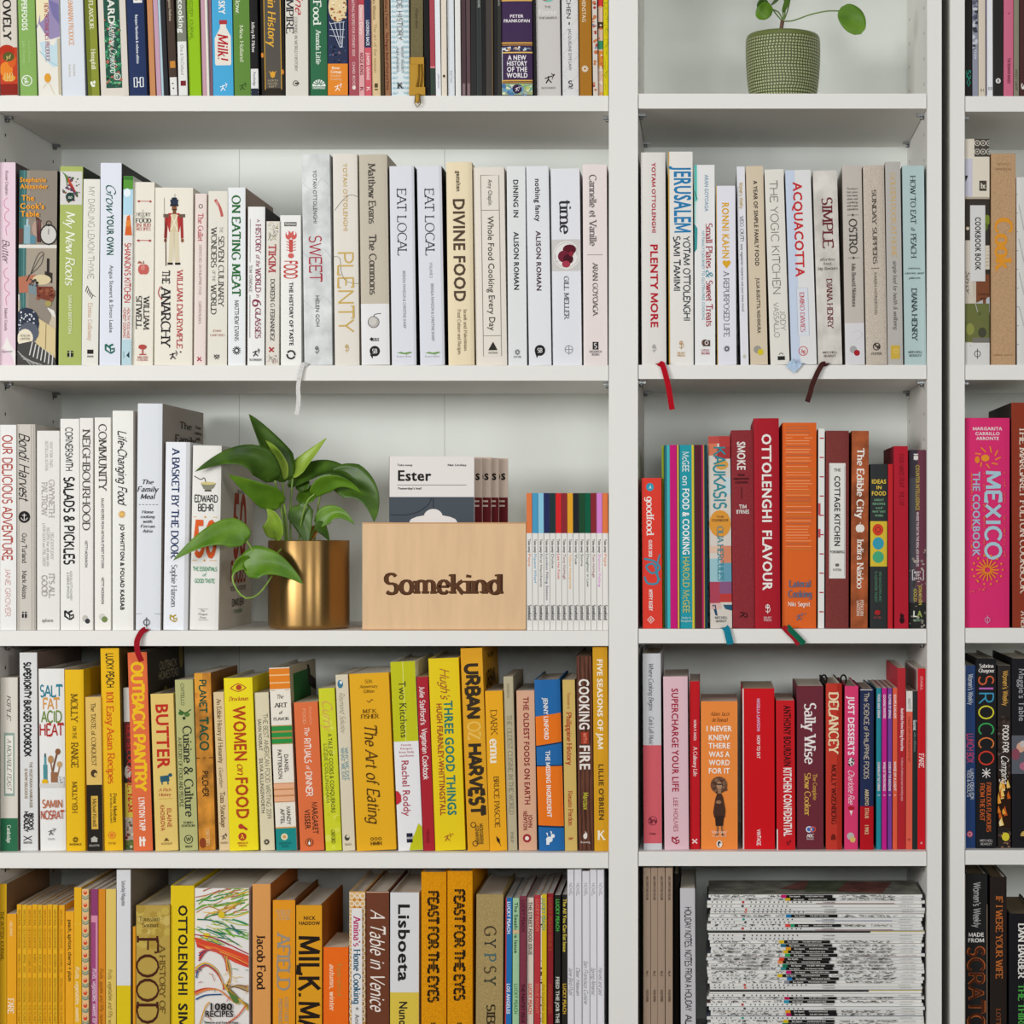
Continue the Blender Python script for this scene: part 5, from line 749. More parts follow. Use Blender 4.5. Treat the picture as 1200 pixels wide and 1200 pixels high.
B('L4', 45.2, 47.6, 30.4, 784, 'eae9e6', 'fat white book with big multicoloured hand lettering and jars', h('SALT', 810, .5, 27, 13, '2f7f94', 'n'), h('FAT', 825, .5, 20, 12.6, 'd8994a', 'n'), h('ACID', 840, .5, 25, 13, '6f8a3a', 'n'), h('HEAT', 855.4, .5, 29, 13.4, 'b5332e', 'n'), r(.16, .32, 896, 917, '4f8f96'), r(.2, .28, 886, 897, '5a9aa0'), r(.21, .27, 883, 887, '3a5a5a'), sw([(.5, 910), (.6, 895), (.72, 882)], 2, '7a5236'), c(.74, 881, 3, 3.6, '8a5c3a'), c(.46, 890, 3.4, 4.6, 'b88a5a'), l([(.46, 894), (.55, 912)], 1.4, '9a6c44'), c(.8, 896, 3, 3.6, 'c8a070'), l([(.8, 899), (.7, 912)], 1.2, '9a6c44'), r(.46, .72, 905, 917, '9a6a4c'), c(.22, 916, 4, 3, 'e3b21e'), r(.74, .96, 910, 918, 'd8d8d4'), n(.74, .96, 910, 918, 9, .8, '5c6c7a', 71), r(.0, .96, 918, 923, 'd4d1cc'), h('SAMIN', 942, .5, 24, 9, 'c0683c', 'n'), h('NOSRAT', 955, .5, 28, 9.4, 'b8502e', 'n'), archer(.45, 975, 8, '4c4a48'), tiny('SIMON', 983, .45, 8, '8c8a86'), k='h', bulge=.0018)
B('L4', 76, 78.2, 22.2, 785, 'eabb16', 'golden yellow book with brown tall serif title', d('MOLLY', 813, 847, .5, 7.8, '6c5218', 's'), d('ON THE', 851, 866, .5, 4, '6c5218', 's'), d('RANGE', 870, 900, .5, 7.8, '6c5218', 's'), d('MOLLY YEH', 916, 953, .48, 5.4, '6c5218', 's'), burst(.5, 984, 3.4, '6c5218'), tiny('RODALE', 989.4, .5, 14, '6c5218', 'B'), k='h', bulge=.0012)
B('L4', 100, 102.8, 18.4, 817, 'e1bc66', 'short straw yellow book with a black lower third', d('The TASTE of CONQUEST', 824, 898, .5, 5, '5c4826', 's'), c(.5, 906.6, 4, 4.6, '4c3c28'), c(.6, 908, 2, 2, 'd8b870'), r(0, 1, 920, 1000, '27231f'), r(.28, .72, 933, 972, 'd9b04c'), d('Michael Krondl', 936, 969, .5, 4.4, '4c3a1c', 's'), c(.45, 983, 4.4, 3, 'b8b4ac', 4), r(.25, .65, 984, 987, 'b8b4ac'), tiny('BALLANTINE', 991, .45, 12, 'b8b4ac'))
B('L4', 116.8, 122.6, 22, 760, 'edba14', 'tall egg-yolk yellow book with red serif title', d('LUCKY PEACH', 766, 806, .5, 8.4, '33291c', 'x'), d('101 Easy Asian Recipes', 811, 919, .46, 8, 'd05a1e', 's'), d('Peter Meehan', 930, 964, .62, 4, '4c3a1a', 's'), d('and the editors of lucky peach', 930, 965, .42, 2.4, '6c5a2a', 's'), c(.42, 979, 4.6, 4.4, 'e0802c'), o(.42, 979, 3, .8, 'edba14'), tiny('POTTER', 988.6, .42, 9, '8a5a1c'), k='h', bulge=.0003, sc='8c6a3a')
B('L4', 144.6, 147.4, 9.6, 806, '6b7a3a', 'half-hidden colourful book with red capitals beside orange one', r(0, 1, 806, 846, 'd8d4cc'), r(0, 1, 846, 880, '6a2c28'), r(0, 1, 880, 918, '3a3028'), r(0, 1, 918, 958, 'd8c04a'), r(0, 1, 958, 985, 'b8a89a'), c(.4, 905, 4, 8, 'c8bcae'), d('LET\'S COOK VIETNAM', 850, 952, .66, 5.4, 'c02a2c', 'b'), n(.05, .95, 958, 998, 26, 1.4, '4a6a3a 8a2c28 d8d0b8', 72), rec=.026)
decor_side['orange book with chunky yellow western lettering and red ribbon'] = [h('OUTBACK', 785, .55, 70, 9, 'a89a80', 'n'), h('HOMESTEAD', 797, .55, 80, 9, 'a89a80', 'n'), c(.9, 778, 9, 16, '9a8a4a'), c(.45, 825, 10, 15, '9a8a4a')]
B('L4', 147.6, 156.8, 22.8, 765, 'e16c3d', 'orange book with chunky yellow western lettering and red ribbon', d('OUTBACK PANTRY', 776, 928, .48, 13, 'f1c023', 'K'), d('LYNTON TAPP', 935, 974, .5, 7, 'f3e9df', 'B'), r(.32, .42, 981, 992, 'f3e9df'), r(.5, .6, 981, 992, 'f3e9df'), r(.32, .66, 984, 986, 'f3e9df'), k='h', bulge=.0004, sc='3a332c', side=(1, 150))
B('L4', 176.4, 182.4, 27, 813.5, 'e3c570', 'pale mustard book with big red sans capitals', d('BUTTER', 826, 901, .48, 14.5, 'c03024', 'B'), many(p([(.3, 910), (.7, 909), (.72, 916), (.32, 917)], '2f5a6a'), c(.76, 909, 2.4, 2.2, '2f5a6a'), r(.36, .42, 916, 920, '2f5a6a'), r(.62, .68, 916, 920, '2f5a6a')), h('A Rich', 926, .5, 15, 3.6, 'b8483c', 'i'), h('History', 931.6, .5, 15, 3.6, 'b8483c', 'i'), l([(.2, 936.5), (.84, 936.5)], .4, 'b8843c'), d('ELAINE', 948, 970, .66, 5, 'b04030', 'S'), d('KHOSROVA', 944, 974, .36, 5, 'b04030', 'S'), p([(.38, 986), (.62, 986), (.5, 982)], '6c4c2a'), tiny('ALGONQUIN', 989, .5, 13, '8a6a3a'), k='h', bulge=.0004)
B('L4', 205, 211, 21.4, 797, 'b7b77b', 'sage green book with dark elegant title lettering', d('CIVITELLO', 801, 827, .4, 4.4, '4a5034', 'S'), c(.3, 836, 3.4, 2.6, '3f6a34'), c(.62, 838, 3.4, 2.6, '55783c'), sw([(.2, 832), (.5, 836), (.85, 832)], 1.4, '3a5a2c'), c(.45, 842, 1.8, 2, '2f3f28'), d('Cuisine & Culture', 851, 958, .6, 10, '2c3128', 's'), d('A HISTORY OF FOOD AND PEOPLE', 864, 946, .17, 4, '4a5034', 's'), tiny('THIRD', 964.4, .5, 12, '3c402c', 's'), tiny('EDITION', 968, .5, 16, '3c402c', 's'), o(.5, 984, 4.8, .8, '2c3128'), h('W', 984, .5, 6, 5, '2c3128', 'S'), tiny('WILEY', 992.4, .5, 9, '2c3128', 'B'))
B('L4', 227.5, 233.2, 19.8, 789, 'd08a2e', 'mottled orange-brown book with dark green block title', r(0, .5, 790, 812, 'dfa03a'), d('PLANET', 797, 836, .5, 8, '28503a', 'x'), d('TACO', 840, 880, .5, 9.6, '28503a', 'x'), l([(0, 888.5), (.2, 888.5)], .9, '3c2c1c'), l([(.42, 888.5), (.55, 888.5)], .9, '3c2c1c'), l([(.75, 888.5), (1, 888.5)], .9, '3c2c1c'), d('PILCHER', 904, 934, .5, 6.4, '3a2616', 'x'), d('OXFORD', 971, 991, .55, 4.4, 'e8c48a', 's'), c(.25, 988, 4, 6, '8a3f1e'), mk='mottle', k='p', sc='8a5a2c')
B('L4', 250, 257.2, 12.4, 811.5, 'dfc69a', 'slim buff book with small brown serif title', d('An Edible History of Humanity', 819, 895, .5, 5, '6c5434', 's'), d('Guardian', 900, 923, .45, 4, '5a4a34', 'c'), d('Tom Standage', 928, 970, .5, 5.4, '6c5434', 's'), archer(.5, 981, 7, '2c2620'), tiny('ATLANTIC', 988, .5, 9, '6c5434'))
B('L4', 262.2, 269.4, 34, 795, 'efdc1d', 'bright lemon yellow book with a red eye drawing', sw([(.22, 807), (.5, 802), (.78, 807)], 1, 'b4402a'), sw([(.22, 807), (.5, 811), (.78, 807)], 1, 'b4402a'), c(.52, 806.4, 3.4, 3.2, 'b4402a'), h('Druckman', 819.4, .5, 23, 4.6, 'b4402a', 'I'), d('WOMEN', 828, 892, .5, 14.5, 'b4471e', 'B'), d('on', 896, 909, .5, 9, 'b4471e', 'i'), d('FOOD', 912, 960, .5, 14.5, 'b4471e', 'B'), c(.42, 969, 3, 3, 'b4402a'), p([(.46, 967), (.66, 972), (.62, 974), (.44, 971)], 'b4402a'), c(.46, 981, 4.8, 4.8, 'b4402a'), h('A', 981, .46, 4.6, 5, 'efdc1d', 's'), tiny('ABRAMS', 988.4, .46, 13, 'b4402a'), tiny('PRESS', 991.6, .46, 9, 'b4402a'), k='h', bulge=.0004)
B('L4', 298.2, 305.6, 16.8, 812, 'ddd3b2', 'cream slim book with two lines of black capitals', d('THE BEST AMERICAN FOOD WRITING 2019', 837, 960, .7, 5.2, '3a3830', 't'), d('SAMIN NOSRAT', 843, 880, .28, 4.2, '3a3830', 'S'), d('SILVIA KILLINGSWORTH', 889, 953, .28, 4.2, '3a3830', 'S'), burst(.45, 987, 3.6, '2c2a26'), o(.45, 987, 1.8, .8, '2c2a26'), sc='4a2f1e')
decor_side['white book banded in orange, green, peach and teal'] = [r(.12, .78, 792, 836, '2f6b3a'), p([(.66, 786), (.74, 788), (.78, 800), (.98, 808), (.98, 822), (.7, 812)], '33291f'), h('FLAVOR', 850, .45, 60, 8, '4c4438', 's')]
B('L4', 315.2, 324.2, 24.4, 783, 'ece4d5', 'white book banded in orange, green, peach and teal', r(0, 1, 784, 808, 'e58428'), r(0, 1, 791, 792.4, 'f0c48a'), r(0, 1, 800, 801.4, 'f0c48a'), l([(.05, 809.5), (.95, 809.5)], .6, 'a8824a'), h('The', 817, .5, 8, 4.4, '3a352e', 'i'), h('ART', 827, .5, 16, 5, '33302a', 's'), h('of', 835.4, .5, 4.4, 4, '33302a', 'i'), h('FLAVOR', 843, .5, 19, 3.2, '33302a', 's'), r(0, 1, 850.5, 872.6, 'b98a4a'), r(0, 1, 851.5, 857, '2f8f44'), r(0, 1, 859, 864.4, '2f8f44'), r(0, 1, 866.4, 871.8, '2f8f44'), d('DANIEL', 885, 906, .66, 4.6, '33302a', 'S'), d('PATTERSON', 879, 913, .34, 4.6, '33302a', 'S'), r(0, 1, 918, 940.5, 'c88a58'), r(0, 1, 919, 924.6, 'eab08a'), r(0, 1, 926.4, 932, 'eab08a'), r(0, 1, 934, 939.6, 'eab08a'), d('MANDY', 946, 967, .66, 4.6, '33302a', 'S'), d('AFTEL', 948, 966, .36, 4.6, '33302a', 'S'), r(0, 1, 971, 997, '1f8a86'), r(0, 1, 969.5, 971, 'd8a05a'), c(.42, 981, 4, 4, 'e8d8b0'), c(.42, 981, 2, 2, 'd09a5a'), tiny('RIVERHEAD', 988.6, .45, 15, '0f5450', 's'), tiny('BOOKS', 992, .45, 9, '0f5450', 's'), k='h', bulge=.0003, sc='b8ab92', side=(1, 150))
B('L4', 344.2, 352, 28.4, 823.5, 'e0703f', 'short orange book with white and dark sans lettering', d('PENGUIN HANDBOOKS', 829, 850, .68, 3, 'e9a07a', 'S'), d('FOOD', 831, 849, .42, 3.4, 'e9a07a', 'x'), d('The', 853, 863, .5, 5.4, 'f3e6da', 'i'), d('RITUALS', 866, 895, .5, 7.4, 'f3e6da', 'n'), d('of', 898, 903, .5, 5, 'f3e6da', 'i'), d('DINNER', 905, 934, .5, 7.4, 'f3e6da', 'n'), d('MARGARET', 941, 978, .68, 6.4, '3f2a20', 'S'), d('VISSER', 949, 972, .36, 6.4, '3f2a20', 'S'), penguin(.4, 987.6, 'e0703f'), o(.4, 987.6, 4.4, .6, '3f2a20'))
B('L4', 373.2, 382, 19, 807, 'd0d32b', 'lime yellow book with pinkish script word', n(.05, .95, 810, 995, 16, 4, 'd8da4a c8cc22 dbdc5a', 73), d('Curry', 822, 858, .5, 11, 'dba85a', 'c'), d('A TALE OF COOKS & CONQUERORS', 860, 953, .58, 4.8, '4a5220', 'S'), d('LIZZIE COLLINGHAM', 872, 941, .27, 4, '7c8430', 'S'), d('OXFORD', 973, 989, .5, 4, '4a5220', 's'))
B('L4', 393.2, 401.8, 14.6, 791, 'dbd1b7', 'slim beige book with a blue seal and faint script', c(.36, 802, 3.4, 5, '3f7a98'), c(.42, 800, 1.6, 2, 'dfe6e4'), d('Raymond Sokolov', 812, 860, .45, 6, '9a927c', 'c'), d('WHY WE EAT', 876, 915, .64, 3.6, '6f99a0', 's'), d('WHAT WE EAT', 876, 915, .32, 3.6, '6f99a0', 's'), c(.4, 982, 3, 3.4, '3a3a38'), c(.46, 980.6, 1.8, 1.6, 'dbd1b7'), tiny('TOUCH', 990, .45, 8, '6c6656'))
B('L4', 409.2, 418.2, 47, 790, 'e7ad1e', 'very thick deep yellow book with long brown italic title', h('50th', 799.6, .48, 9, 4, '6c4c14', 'i'), h('Anniversary', 805.4, .48, 22, 3.8, '6c4c14', 'i'), h('Edition', 811, .48, 13, 3.8, '6c4c14', 'i'), sw([(.42, 822), (.48, 824), (.54, 821), (.58, 822)], .9, '6c4c14'), h('M.F.K.', 834.4, .48, 17, 4.4, '5a3d10', 's'), h('FISHER', 840.6, .48, 22, 4.6, '5a3d10', 's'), d('The Art of Eating', 851, 967, .48, 14, '5a3d12', 'i'), h('HMH', 989.4, .5, 13, 4.4, '5a3d12', 'B'), *[o(.4 + .1 * i, 984, 1.6, .7, '5a3d12', 10) for i in range(3)], bulge=.0003)
B('L4', 457.4, 467, 29.4, 776, 'eae9ea', 'book lime above, white below with red blob at edge', r(0, 1, 776, 869.5, 'c2c31f'), l([(.5, 776), (.5, 869)], .9, 'dfe07a'), *[l([(0, y), (1, y)], .9, 'dfe07a') for y in (787, 821, 854)], d('Two Kitchens', 799, 865, .44, 8.4, '35361f', 'S'), *[tiny(t, 873.6 + 4.2 * i, .5, q, 'c0707a', 'S') for i, (t, q) in enumerate((('Family', 12), ('Recipes', 14), ('from Sicily', 18), ('and Rome', 17)))], d('Rachel Roddy', 892, 957, .42, 8.4, 'b03248', 'S'), c(.02, 935, 5, 8, 'c8303c'), p([(.0, 928), (.2, 932), (.2, 940), (.0, 943)], 'c8303c'), p([(.45, 997), (.55, 986), (.72, 976), (.86, 966), (1, 970), (1, 997)], 'c2c31f'), r(.36, .6, 977, 988, '24243a'), tiny('HEADLINE', 982.6, .48, 7, 'e9e8ea', 'B'), k='h', bulge=.0004)
B('L4', 488.2, 496.2, 13.6, 793.5, 'ab212e', 'slim crimson book among the yellow ones', d('Julie Stafford\'s', 805, 850, .44, 6, 'eadada', 'n'), d('Vegetarian Cookbook', 854, 914, .5, 6.4, 'f0e4e0', 'n'), d('VIKING', 972, 988, .45, 3.6, '6c141e', 'S'))
B('L4', 502, 510.2, 36, 772, 'e9cc17', 'thick sunny yellow book with teal capitals', d('Hugh\'s', 784, 821, .52, 11, 'a8602c', 'c'), d('THREE GOOD THINGS', 822, 956, .6, 10, '227a70', 'B'), d('HUGH FEARNLEY-WHITTINGSTALL', 825, 956, .3, 6.4, 'a8502a', 'B'), archer(.42, 982, 9, 'a8602c'), k='h', bulge=.0006)
decor_side['tall amber yellow book with puffy black capitals'] = [d('THE NEW', 776, 777, .6, 2, '5a3c10'), h('THE NEW', 773, .5, 60, 5, '4a3210', 'n'), h('URBAN', 800, .45, 90, 18, '33260f', 'x')]
B('L4', 539.6, 548.2, 25.8, 760, 'e1a321', 'tall amber yellow book with puffy black capitals', d('URBAN', 778, 843, .5, 15, '3a2f22', 'X'), d('OZ', 846, 868, .5, 14, 'edc05a', 'n'), d('HARVEST', 872, 957, .5, 15, '3a2f22', 'X'), o(.3, 967, 3, .9, '4a3820', 10), o(.36, 989, 3, .9, '4a3820', 10), d('MICROGREENS', 966, 990, .66, 4, '4a3820', 'B'), d('OZHARVEST', 968, 990, .46, 4, '4a3820', 'B'), k='h', bulge=.0001, side=(1, 150))
B('L4', 568.2, 573.6, 21, 810, 'eeab1d', 'marigold book with one white lower-case word', d('DARK', 832, 862, .46, 7.4, '6c4a1a', 'l'), d('emu', 866, 895, .46, 11, 'f3ead4', 'b'), d('BRUCE PASCOE', 910, 970, .5, 5.8, '6c4a1a', 's'), p([(.4, 980), (.6, 984), (.62, 990), (.44, 986)], '3a2a1a'), l([(.4, 980), (.66, 992)], .6, '3a2a1a'))
B('L4', 590, 595, 11.4, 793, 'bbb091', 'slim khaki book with pale outlined capitals', d('JOHN NEWTON', 801, 818, .45, 2.8, '8a8068', 's'), d('THE OLDEST CUISINE IN THE WORLD', 838, 955, .5, 5.4, '8f8870', 's'), d('PHILIP', 975, 988, .5, 3, '8a8068', 's'), sc='a59a7e')
B('L4', 605.2, 608.2, 21.4, 809.5, 'dbab8c', 'salmon book with maroon bold capitals and red ring', d('THE OLDEST FOODS ON EARTH', 817, 943, .52, 6.4, '8a2a2e', 'B'), d('JOHN', 955, 970, .66, 4.8, '8a2a2e', 'B'), d('NEWTON', 951, 973, .38, 4.8, '8a2a2e', 'B'), c(.46, 982.6, 5, 5, 'a02a32'), c(.46, 982.6, 2.4, 2.4, 'f0e0d4'))
B('L4', 626.2, 631.8, 30.4, 797, '2168a8', 'rounded blue book with orange bands and white capitals', r(0, 1, 838, 873, 'ea761e', sk=-4), r(0, 1, 872, 873.6, '1a3550', sk=-4), r(0, 1, 898, 969, 'ea761e'), r(0, 1, 897, 898.4, '1a3550'), r(0, 1, 968, 970, '1a3550', sk=2), d('JENNY LINFORD', 818, 867, .42, 5.2, 'f0ece6', 'B'), d('THE MISSING INGREDIENT', 880, 958, .45, 5.2, 'f0ece6', 'B'), c(.42, 984, 4, 3.4, 'e9ecf0'), c(.56, 980, 2.4, 2.4, 'e9ecf0'), p([(.38, 982), (.3, 976), (.36, 976)], 'e9ecf0'), p([(.5, 979), (.46, 974), (.54, 975)], 'e9ecf0'), r(.3, .42, 986, 990, 'e9ecf0'), k='h', bulge=.002)
B('L4', 659.2, 662.2, 14.6, 797, 'd2b365', 'slim ochre book with red serif title', d('Pananaw sa', 812, 831, .5, 3.6, 'b06a3c', 's'), d('Philippine History', 835, 897, .48, 6, 'b03e2a', 'b'), d('Renato Perdon', 927, 968, .5, 5, 'b0482e', 's'), h('NP', 983, .5, 5, 3, 'b0482e', 'B'))
B('L4', 675.2, 678, 18.4, 769, '5b3628', 'dark wood-grained book with tall white capitals', *[sw([(u, 769), (u + .08, 850), (u - .04, 930), (u + .05, 996)], .7, '3f241a' if i % 2 else '7a4c38') for i, u in enumerate((.1, .22, .36, .5, .64, .78, .9))], d('COOKING', 796, 855, .48, 12, 'ece4dc', 'B'), r(.26, .74, 858, 872, 'a83a26'), d('WITH', 859, 871, .5, 4, 'd8806a', 'x'), d('FIRE', 874, 902, .48, 12, 'ece4dc', 'B'), d('Marcoux', 929, 949, .52, 6, 'b8b03a', 'x'), c(.45, 980, 2.4, 3.4, 'e4dcd4'), p([(.45, 974), (.6, 978), (.5, 980)], 'e4dcd4'), tiny('Running', 987, .45, 11, 'e4dcd4'), mk='wood', k='h', bulge=.0003)
B('L4', 694.4, 696.6, 17.8, 758, 'd59d1f', 'ochre yellow book against the panel with white capitals', d('FIVE SEASONS OF JAM', 773, 878, .48, 6.4, 'f3ecdc', 'B'), d('LILLIE O\'BRIEN', 896, 961, .5, 5.8, '4a381c', 'B'), h('K', 979, .5, 10, 11, 'f3ecdc', 'b'))
# ---- narrow bookcase, fourth shelf
B('M4', 753.2, 754.6, 21.4, 766, 'cfd0d3', 'silver-grey book with a coral band low down', r(0, 1, 873.5, 988.5, 'd4606a'), d('Where Cooking Begins', 778, 833, .46, 5.4, '4c4c50', 'i'), d('Carla Lalli Music', 840, 873, .46, 5.4, '4c4c50', 'i'), o(.5, 962, 5, .8, '7a2c38'), n(.34, .66, 959, 965, 10, 1.3, '7a2c38', 81), tiny('Potter', 977, .5, 8, '6a2430', 's'), k='h', bulge=.0005)
B('M4', 777.2, 778.8, 29, 793, 'e3bec6', 'thick pale pink book with maroon capitals', d('SUPERCHARGE YOUR LIFE', 807, 928, .47, 7.6, 'a82a44', 'B'), d('LEE HOLMES', 935, 975, .47, 5.4, 'b04a60', 'S'), block(.46, 985, 5, 'a82a44'))
B('M4', 808.2, 808.6, 11.8, 798.5, 'c4141f', 'slim red book between pink and orange ones', d('NORA V. DAZA', 844, 868, .54, 3, 'f0dcd8', 'B'), d('A Culinary Life', 875, 910, .56, 4.4, 'f0dcd8', 's'), many(lx(.5, 986, 3.4, [(-.9, -.7), (-.1, 0), (-.9, .7)], .5, 'f0dcd8'), lx(.5, 986, 3.4, [(.8, -.7), (-.1, 0), (.8, .7)], .5, 'f0dcd8')))
def figure(u, y):
    """a small sepia woman in a long dress"""
    return many(c(u - .01, y + 8, 10, 10, '6a4a38'), n(u - .2, u + .2, y + 1, y + 16, 40, 1.8, '7a5844 52382a 8a6850', 82), p([(u - .11, y + 24), (u - .17, y + 40), (u - .14, y + 46), (u + .15, y + 46), (u + .17, y + 38), (u + .1, y + 22), (u + .04, y + 17), (u - .05, y + 17)], '4a3228'), p([(u - .12, y + 44), (u - .1, y + 56), (u + .1, y + 56), (u + .13, y + 44)], '38261f'), c(u, y + 8.5, 3.4, 4.6, 'b08a6c'), r(u - .07, u + .08, y + 6.4, y + 8, '3a2620'), r(u - .04, u + .05, y + 12, y + 18, 'a07a5c'), c(u - .02, y + 28, 3.4, 2, '9a7456'), l([(u - .05, y + 56), (u - .05, y + 64)], 1.8, '8a6448'), l([(u + .06, y + 56), (u + .08, y + 65)], 1.8, '8a6448'), p([(u - .05, y + 63), (u - .13, y + 68), (u - .04, y + 67)], '4a3024'), p([(u + .07, y + 64), (u + .15, y + 68), (u + .06, y + 68)], '4a3024'))
B('M4', 821.4, 821.6, 43.6, 822, 'f18d3f', 'orange book with a small sepia drawing of a woman', h('Adam Jacot', 836.6, .52, 23, 4.6, '7c4420', 'i'), h('de Boinod', 843.6, .52, 19, 4.6, '7c4420', 'i'), h('I NEVER', 854, .5, 30, 6.2, 'fbf1e4', 'B'), h('KNEW', 864.4, .5, 25, 6.2, 'fbf1e4', 'B'), h('THERE', 874, .5, 26, 6.2, 'fbf1e4', 'B'), h('WAS A', 884, .5, 25, 6.2, 'fbf1e4', 'B'), h('WORD', 893.8, .5, 25, 6.2, 'fbf1e4', 'B'), h('FOR IT', 903.4, .5, 25, 6.2, 'fbf1e4', 'B'), figure(.5, 912), h('\'Very funny\'', 975, .5, 19, 3.2, 'fbe6d0', 'i'), tiny('Sunday Herald', 979.4, .5, 17, 'f8d4b0'), c(.5, 989, 3.6, 4.4, 'e8ded2'), c(.5, 989, 2, 3.2, '2a2420'), c(.52, 990, 1.1, 2, 'f4f0ea'))
B('M4', 870, 870.6, 38, 807, 'd00a18', 'thick scarlet book with tiny white capitals', r(0, .04, 807, 998, 'e0cfcb'), d('NIGELLA LAWSON', 819, 857, .5, 3.6, 'd8b4d8', 'B'), d('HOW TO EAT', 862, 889, .5, 3.8, 'f0dcdc', 'B'), d('VINTAGE', 972, 991, .5, 4.2, 'f0dcdc', 'x'), pg='cbbda6')
B('M4', 909.4, 910.4, 22, 821, 'cb1720', 'shorter red book with black and white condensed capitals', r(0, .06, 972, 998, 'e8e0dc'), d('ANTHONY BOURDAIN', 827, 898, .6, 8.4, '2c1214', 'B'), d('KITCHEN CONFIDENTIAL', 900, 980, .6, 9.4, 'f3ece8', 'B'), archer(.62, 988, 6, '2c1214'))
B('M4', 933.8, 934, 31.6, 804, '6d2835', 'thick maroon book with large white serif name', d('Sally Wise', 824, 896, .5, 13, 'efe6e2', 's'), d('The Complete', 907, 938, .68, 4.6, 'cf9f4a', 's'), d('Slow Cooker', 906, 956, .4, 7, 'd8aa52', 's'), c(.5, 972, 4.6, 4, '3f6ab0'), o(.45, 972, 3, 1.2, 'e2e6ee'), o(.6, 972, 3, 1.2, 'd0584a'), h('ABC', 979.4, .5, 9, 3.6, 'efe6e2', 'b'), tiny('Books', 983, .5, 8, 'd8c8c8'))
dl = B('M4', 967.8, 967.8, 19.2, 801, 'c43728', 'red book with cream slab capitals between black loops', r(.7, 1, 801, 998, 'b02e22'), d('DELANCEY', 811, 884, .48, 11, 'f0dcb4', 'b'), d('MOLLY WIZENBERG', 896, 966, .5, 5.4, '5a1a16', 'b'), c(.46, 981, 2.6, 3.6, '7a2018'), lx(.46, 981, 5, [(-.5, .6), (0, -.6), (.6, .5)], .2, '5a1a16'), k='h', bulge=.0006, sc='241f1e')
B('M4', 990, 989.4, 16.2, 804, 'db3b70', 'pink book with white capitals and red lips drawing', d('JUST DESSERTS', 816, 885, .48, 7.4, 'f5e9ec', 'B'), c(.5, 893, 3.6, 5, 'e6dcd8'), n(.3, .7, 888, 898, 18, 1, '2a2426', 84), d('Charlotte Ree', 903, 943, .5, 7, 'f3dce2', 'c'), c(.5, 947, 4, 2.4, 'b0202c'), p([(.38, 950), (.62, 950), (.5, 956)], 'efdcdc'), c(.46, 980, 4.4, 4.4, 'c0b4b0'), c(.62, 984, 3.4, 3.4, 'd8b86a'), k='h', bulge=.0004)
B('M4', 1008.2, 1007.8, 16, 807, '1e2a50', 'navy blue book with a red lower quarter', r(0, 1, 945, 998, 'b5141e'), r(.0, .9, 808, 809, 'd8d2c0'), d('The SCIENCE of PHILIPPINE FOODS', 812, 913, .46, 5.4, 'b9ae9c', 'n'), d('ARROYO', 925, 944, .5, 4.4, 'd8c49a', 'B'), d('STAUB', 947, 959, .5, 4.4, 'd8b48a', 'B'), d('1982', 967, 978, .5, 4.4, 'd8b48a', 'B'), k='h', bulge=.0006)
for (xt, w_, cc, cn, a_, b_) in ((1027, 6, '1f8c9a', 'teal', 'FOOD AND DRINK', 'COOKING OF THE TURBINE'), (1033.8, 5.6, 'c4198a', 'magenta', 'COOKING WINTERS', 'WINES OF THE PROVINCES'), (1040.2, 5.2, '7c409c', 'purple', 'FLOWER OF SPRING', 'COOKS OF THE KINGDOMS'), (1046.2, 5.6, 'e35c3c', 'tangerine red', 'SOUPS & SALADS', 'NOISE OF A LIGHT')):
    B('M4', xt, xt - .2, w_, 806.5, cc, 'slim %s journal in the row of four bright ones' % cn, d(a_, 814, 842, .5, 2.8, 'efe4e6', 'B'), d(b_, 893, 927, .5, 2.8, 'efe4e6', 'B'), l([(.3, 932), (.7, 932)], .8, 'efe4e6'), k='m', seq='slim coloured journals on the fourth shelf')
B('M4', 1052, 1051.8, 9.4, 783, 'b31e29', 'tall thin red magazine behind the bright journals', d('Australian Home Baking Favourites', 830, 880, .6, 3.6, 'f0dede', 'B'), d('A collection of traditional and sweet home-baking recipes', 888, 939, .6, 3, 'e0b4b4', 'S'), k='m', sc='c23040')
B('M4', 1062, 1061.6, 7.6, 810, 'dd5c48', 'thin coral booklet with a white top', r(0, 1, 810, 834, 'dcd9d4'), d('NOTT', 819, 831, .5, 3.2, '4a4644'), d('A SLIGHT SHIFT IN THE SUN OF MY SKY', 840, 893, .5, 2.8, '7a2420', 'S'), tiny('N', 984, .5, 3, '7a2420'), k='b')
B('M4', 1069.6, 1069.4, 5.4, 810, '1d2a28', 'thin blackish green magazine beside the coral booklet', d('Gourmet', 844, 856, .5, 4, 'cfdede', 'B'), d('with a difference', 858, 881, .5, 2.6, '7c9494'), k='m')
B('M4', 1075.4, 1075.2, 9.6, 783.5, 'cf0f20', 'red magazine against the panel with one white word', d('ISTANBUL', 793, 809, .5, 3, 'f0b8b4'), d('FARE', 883, 900, .5, 6, 'f5e8e4', 's'), tiny('8', 988, .5, 2, 'f5e8e4'), k='m', sc='d8cfc8')
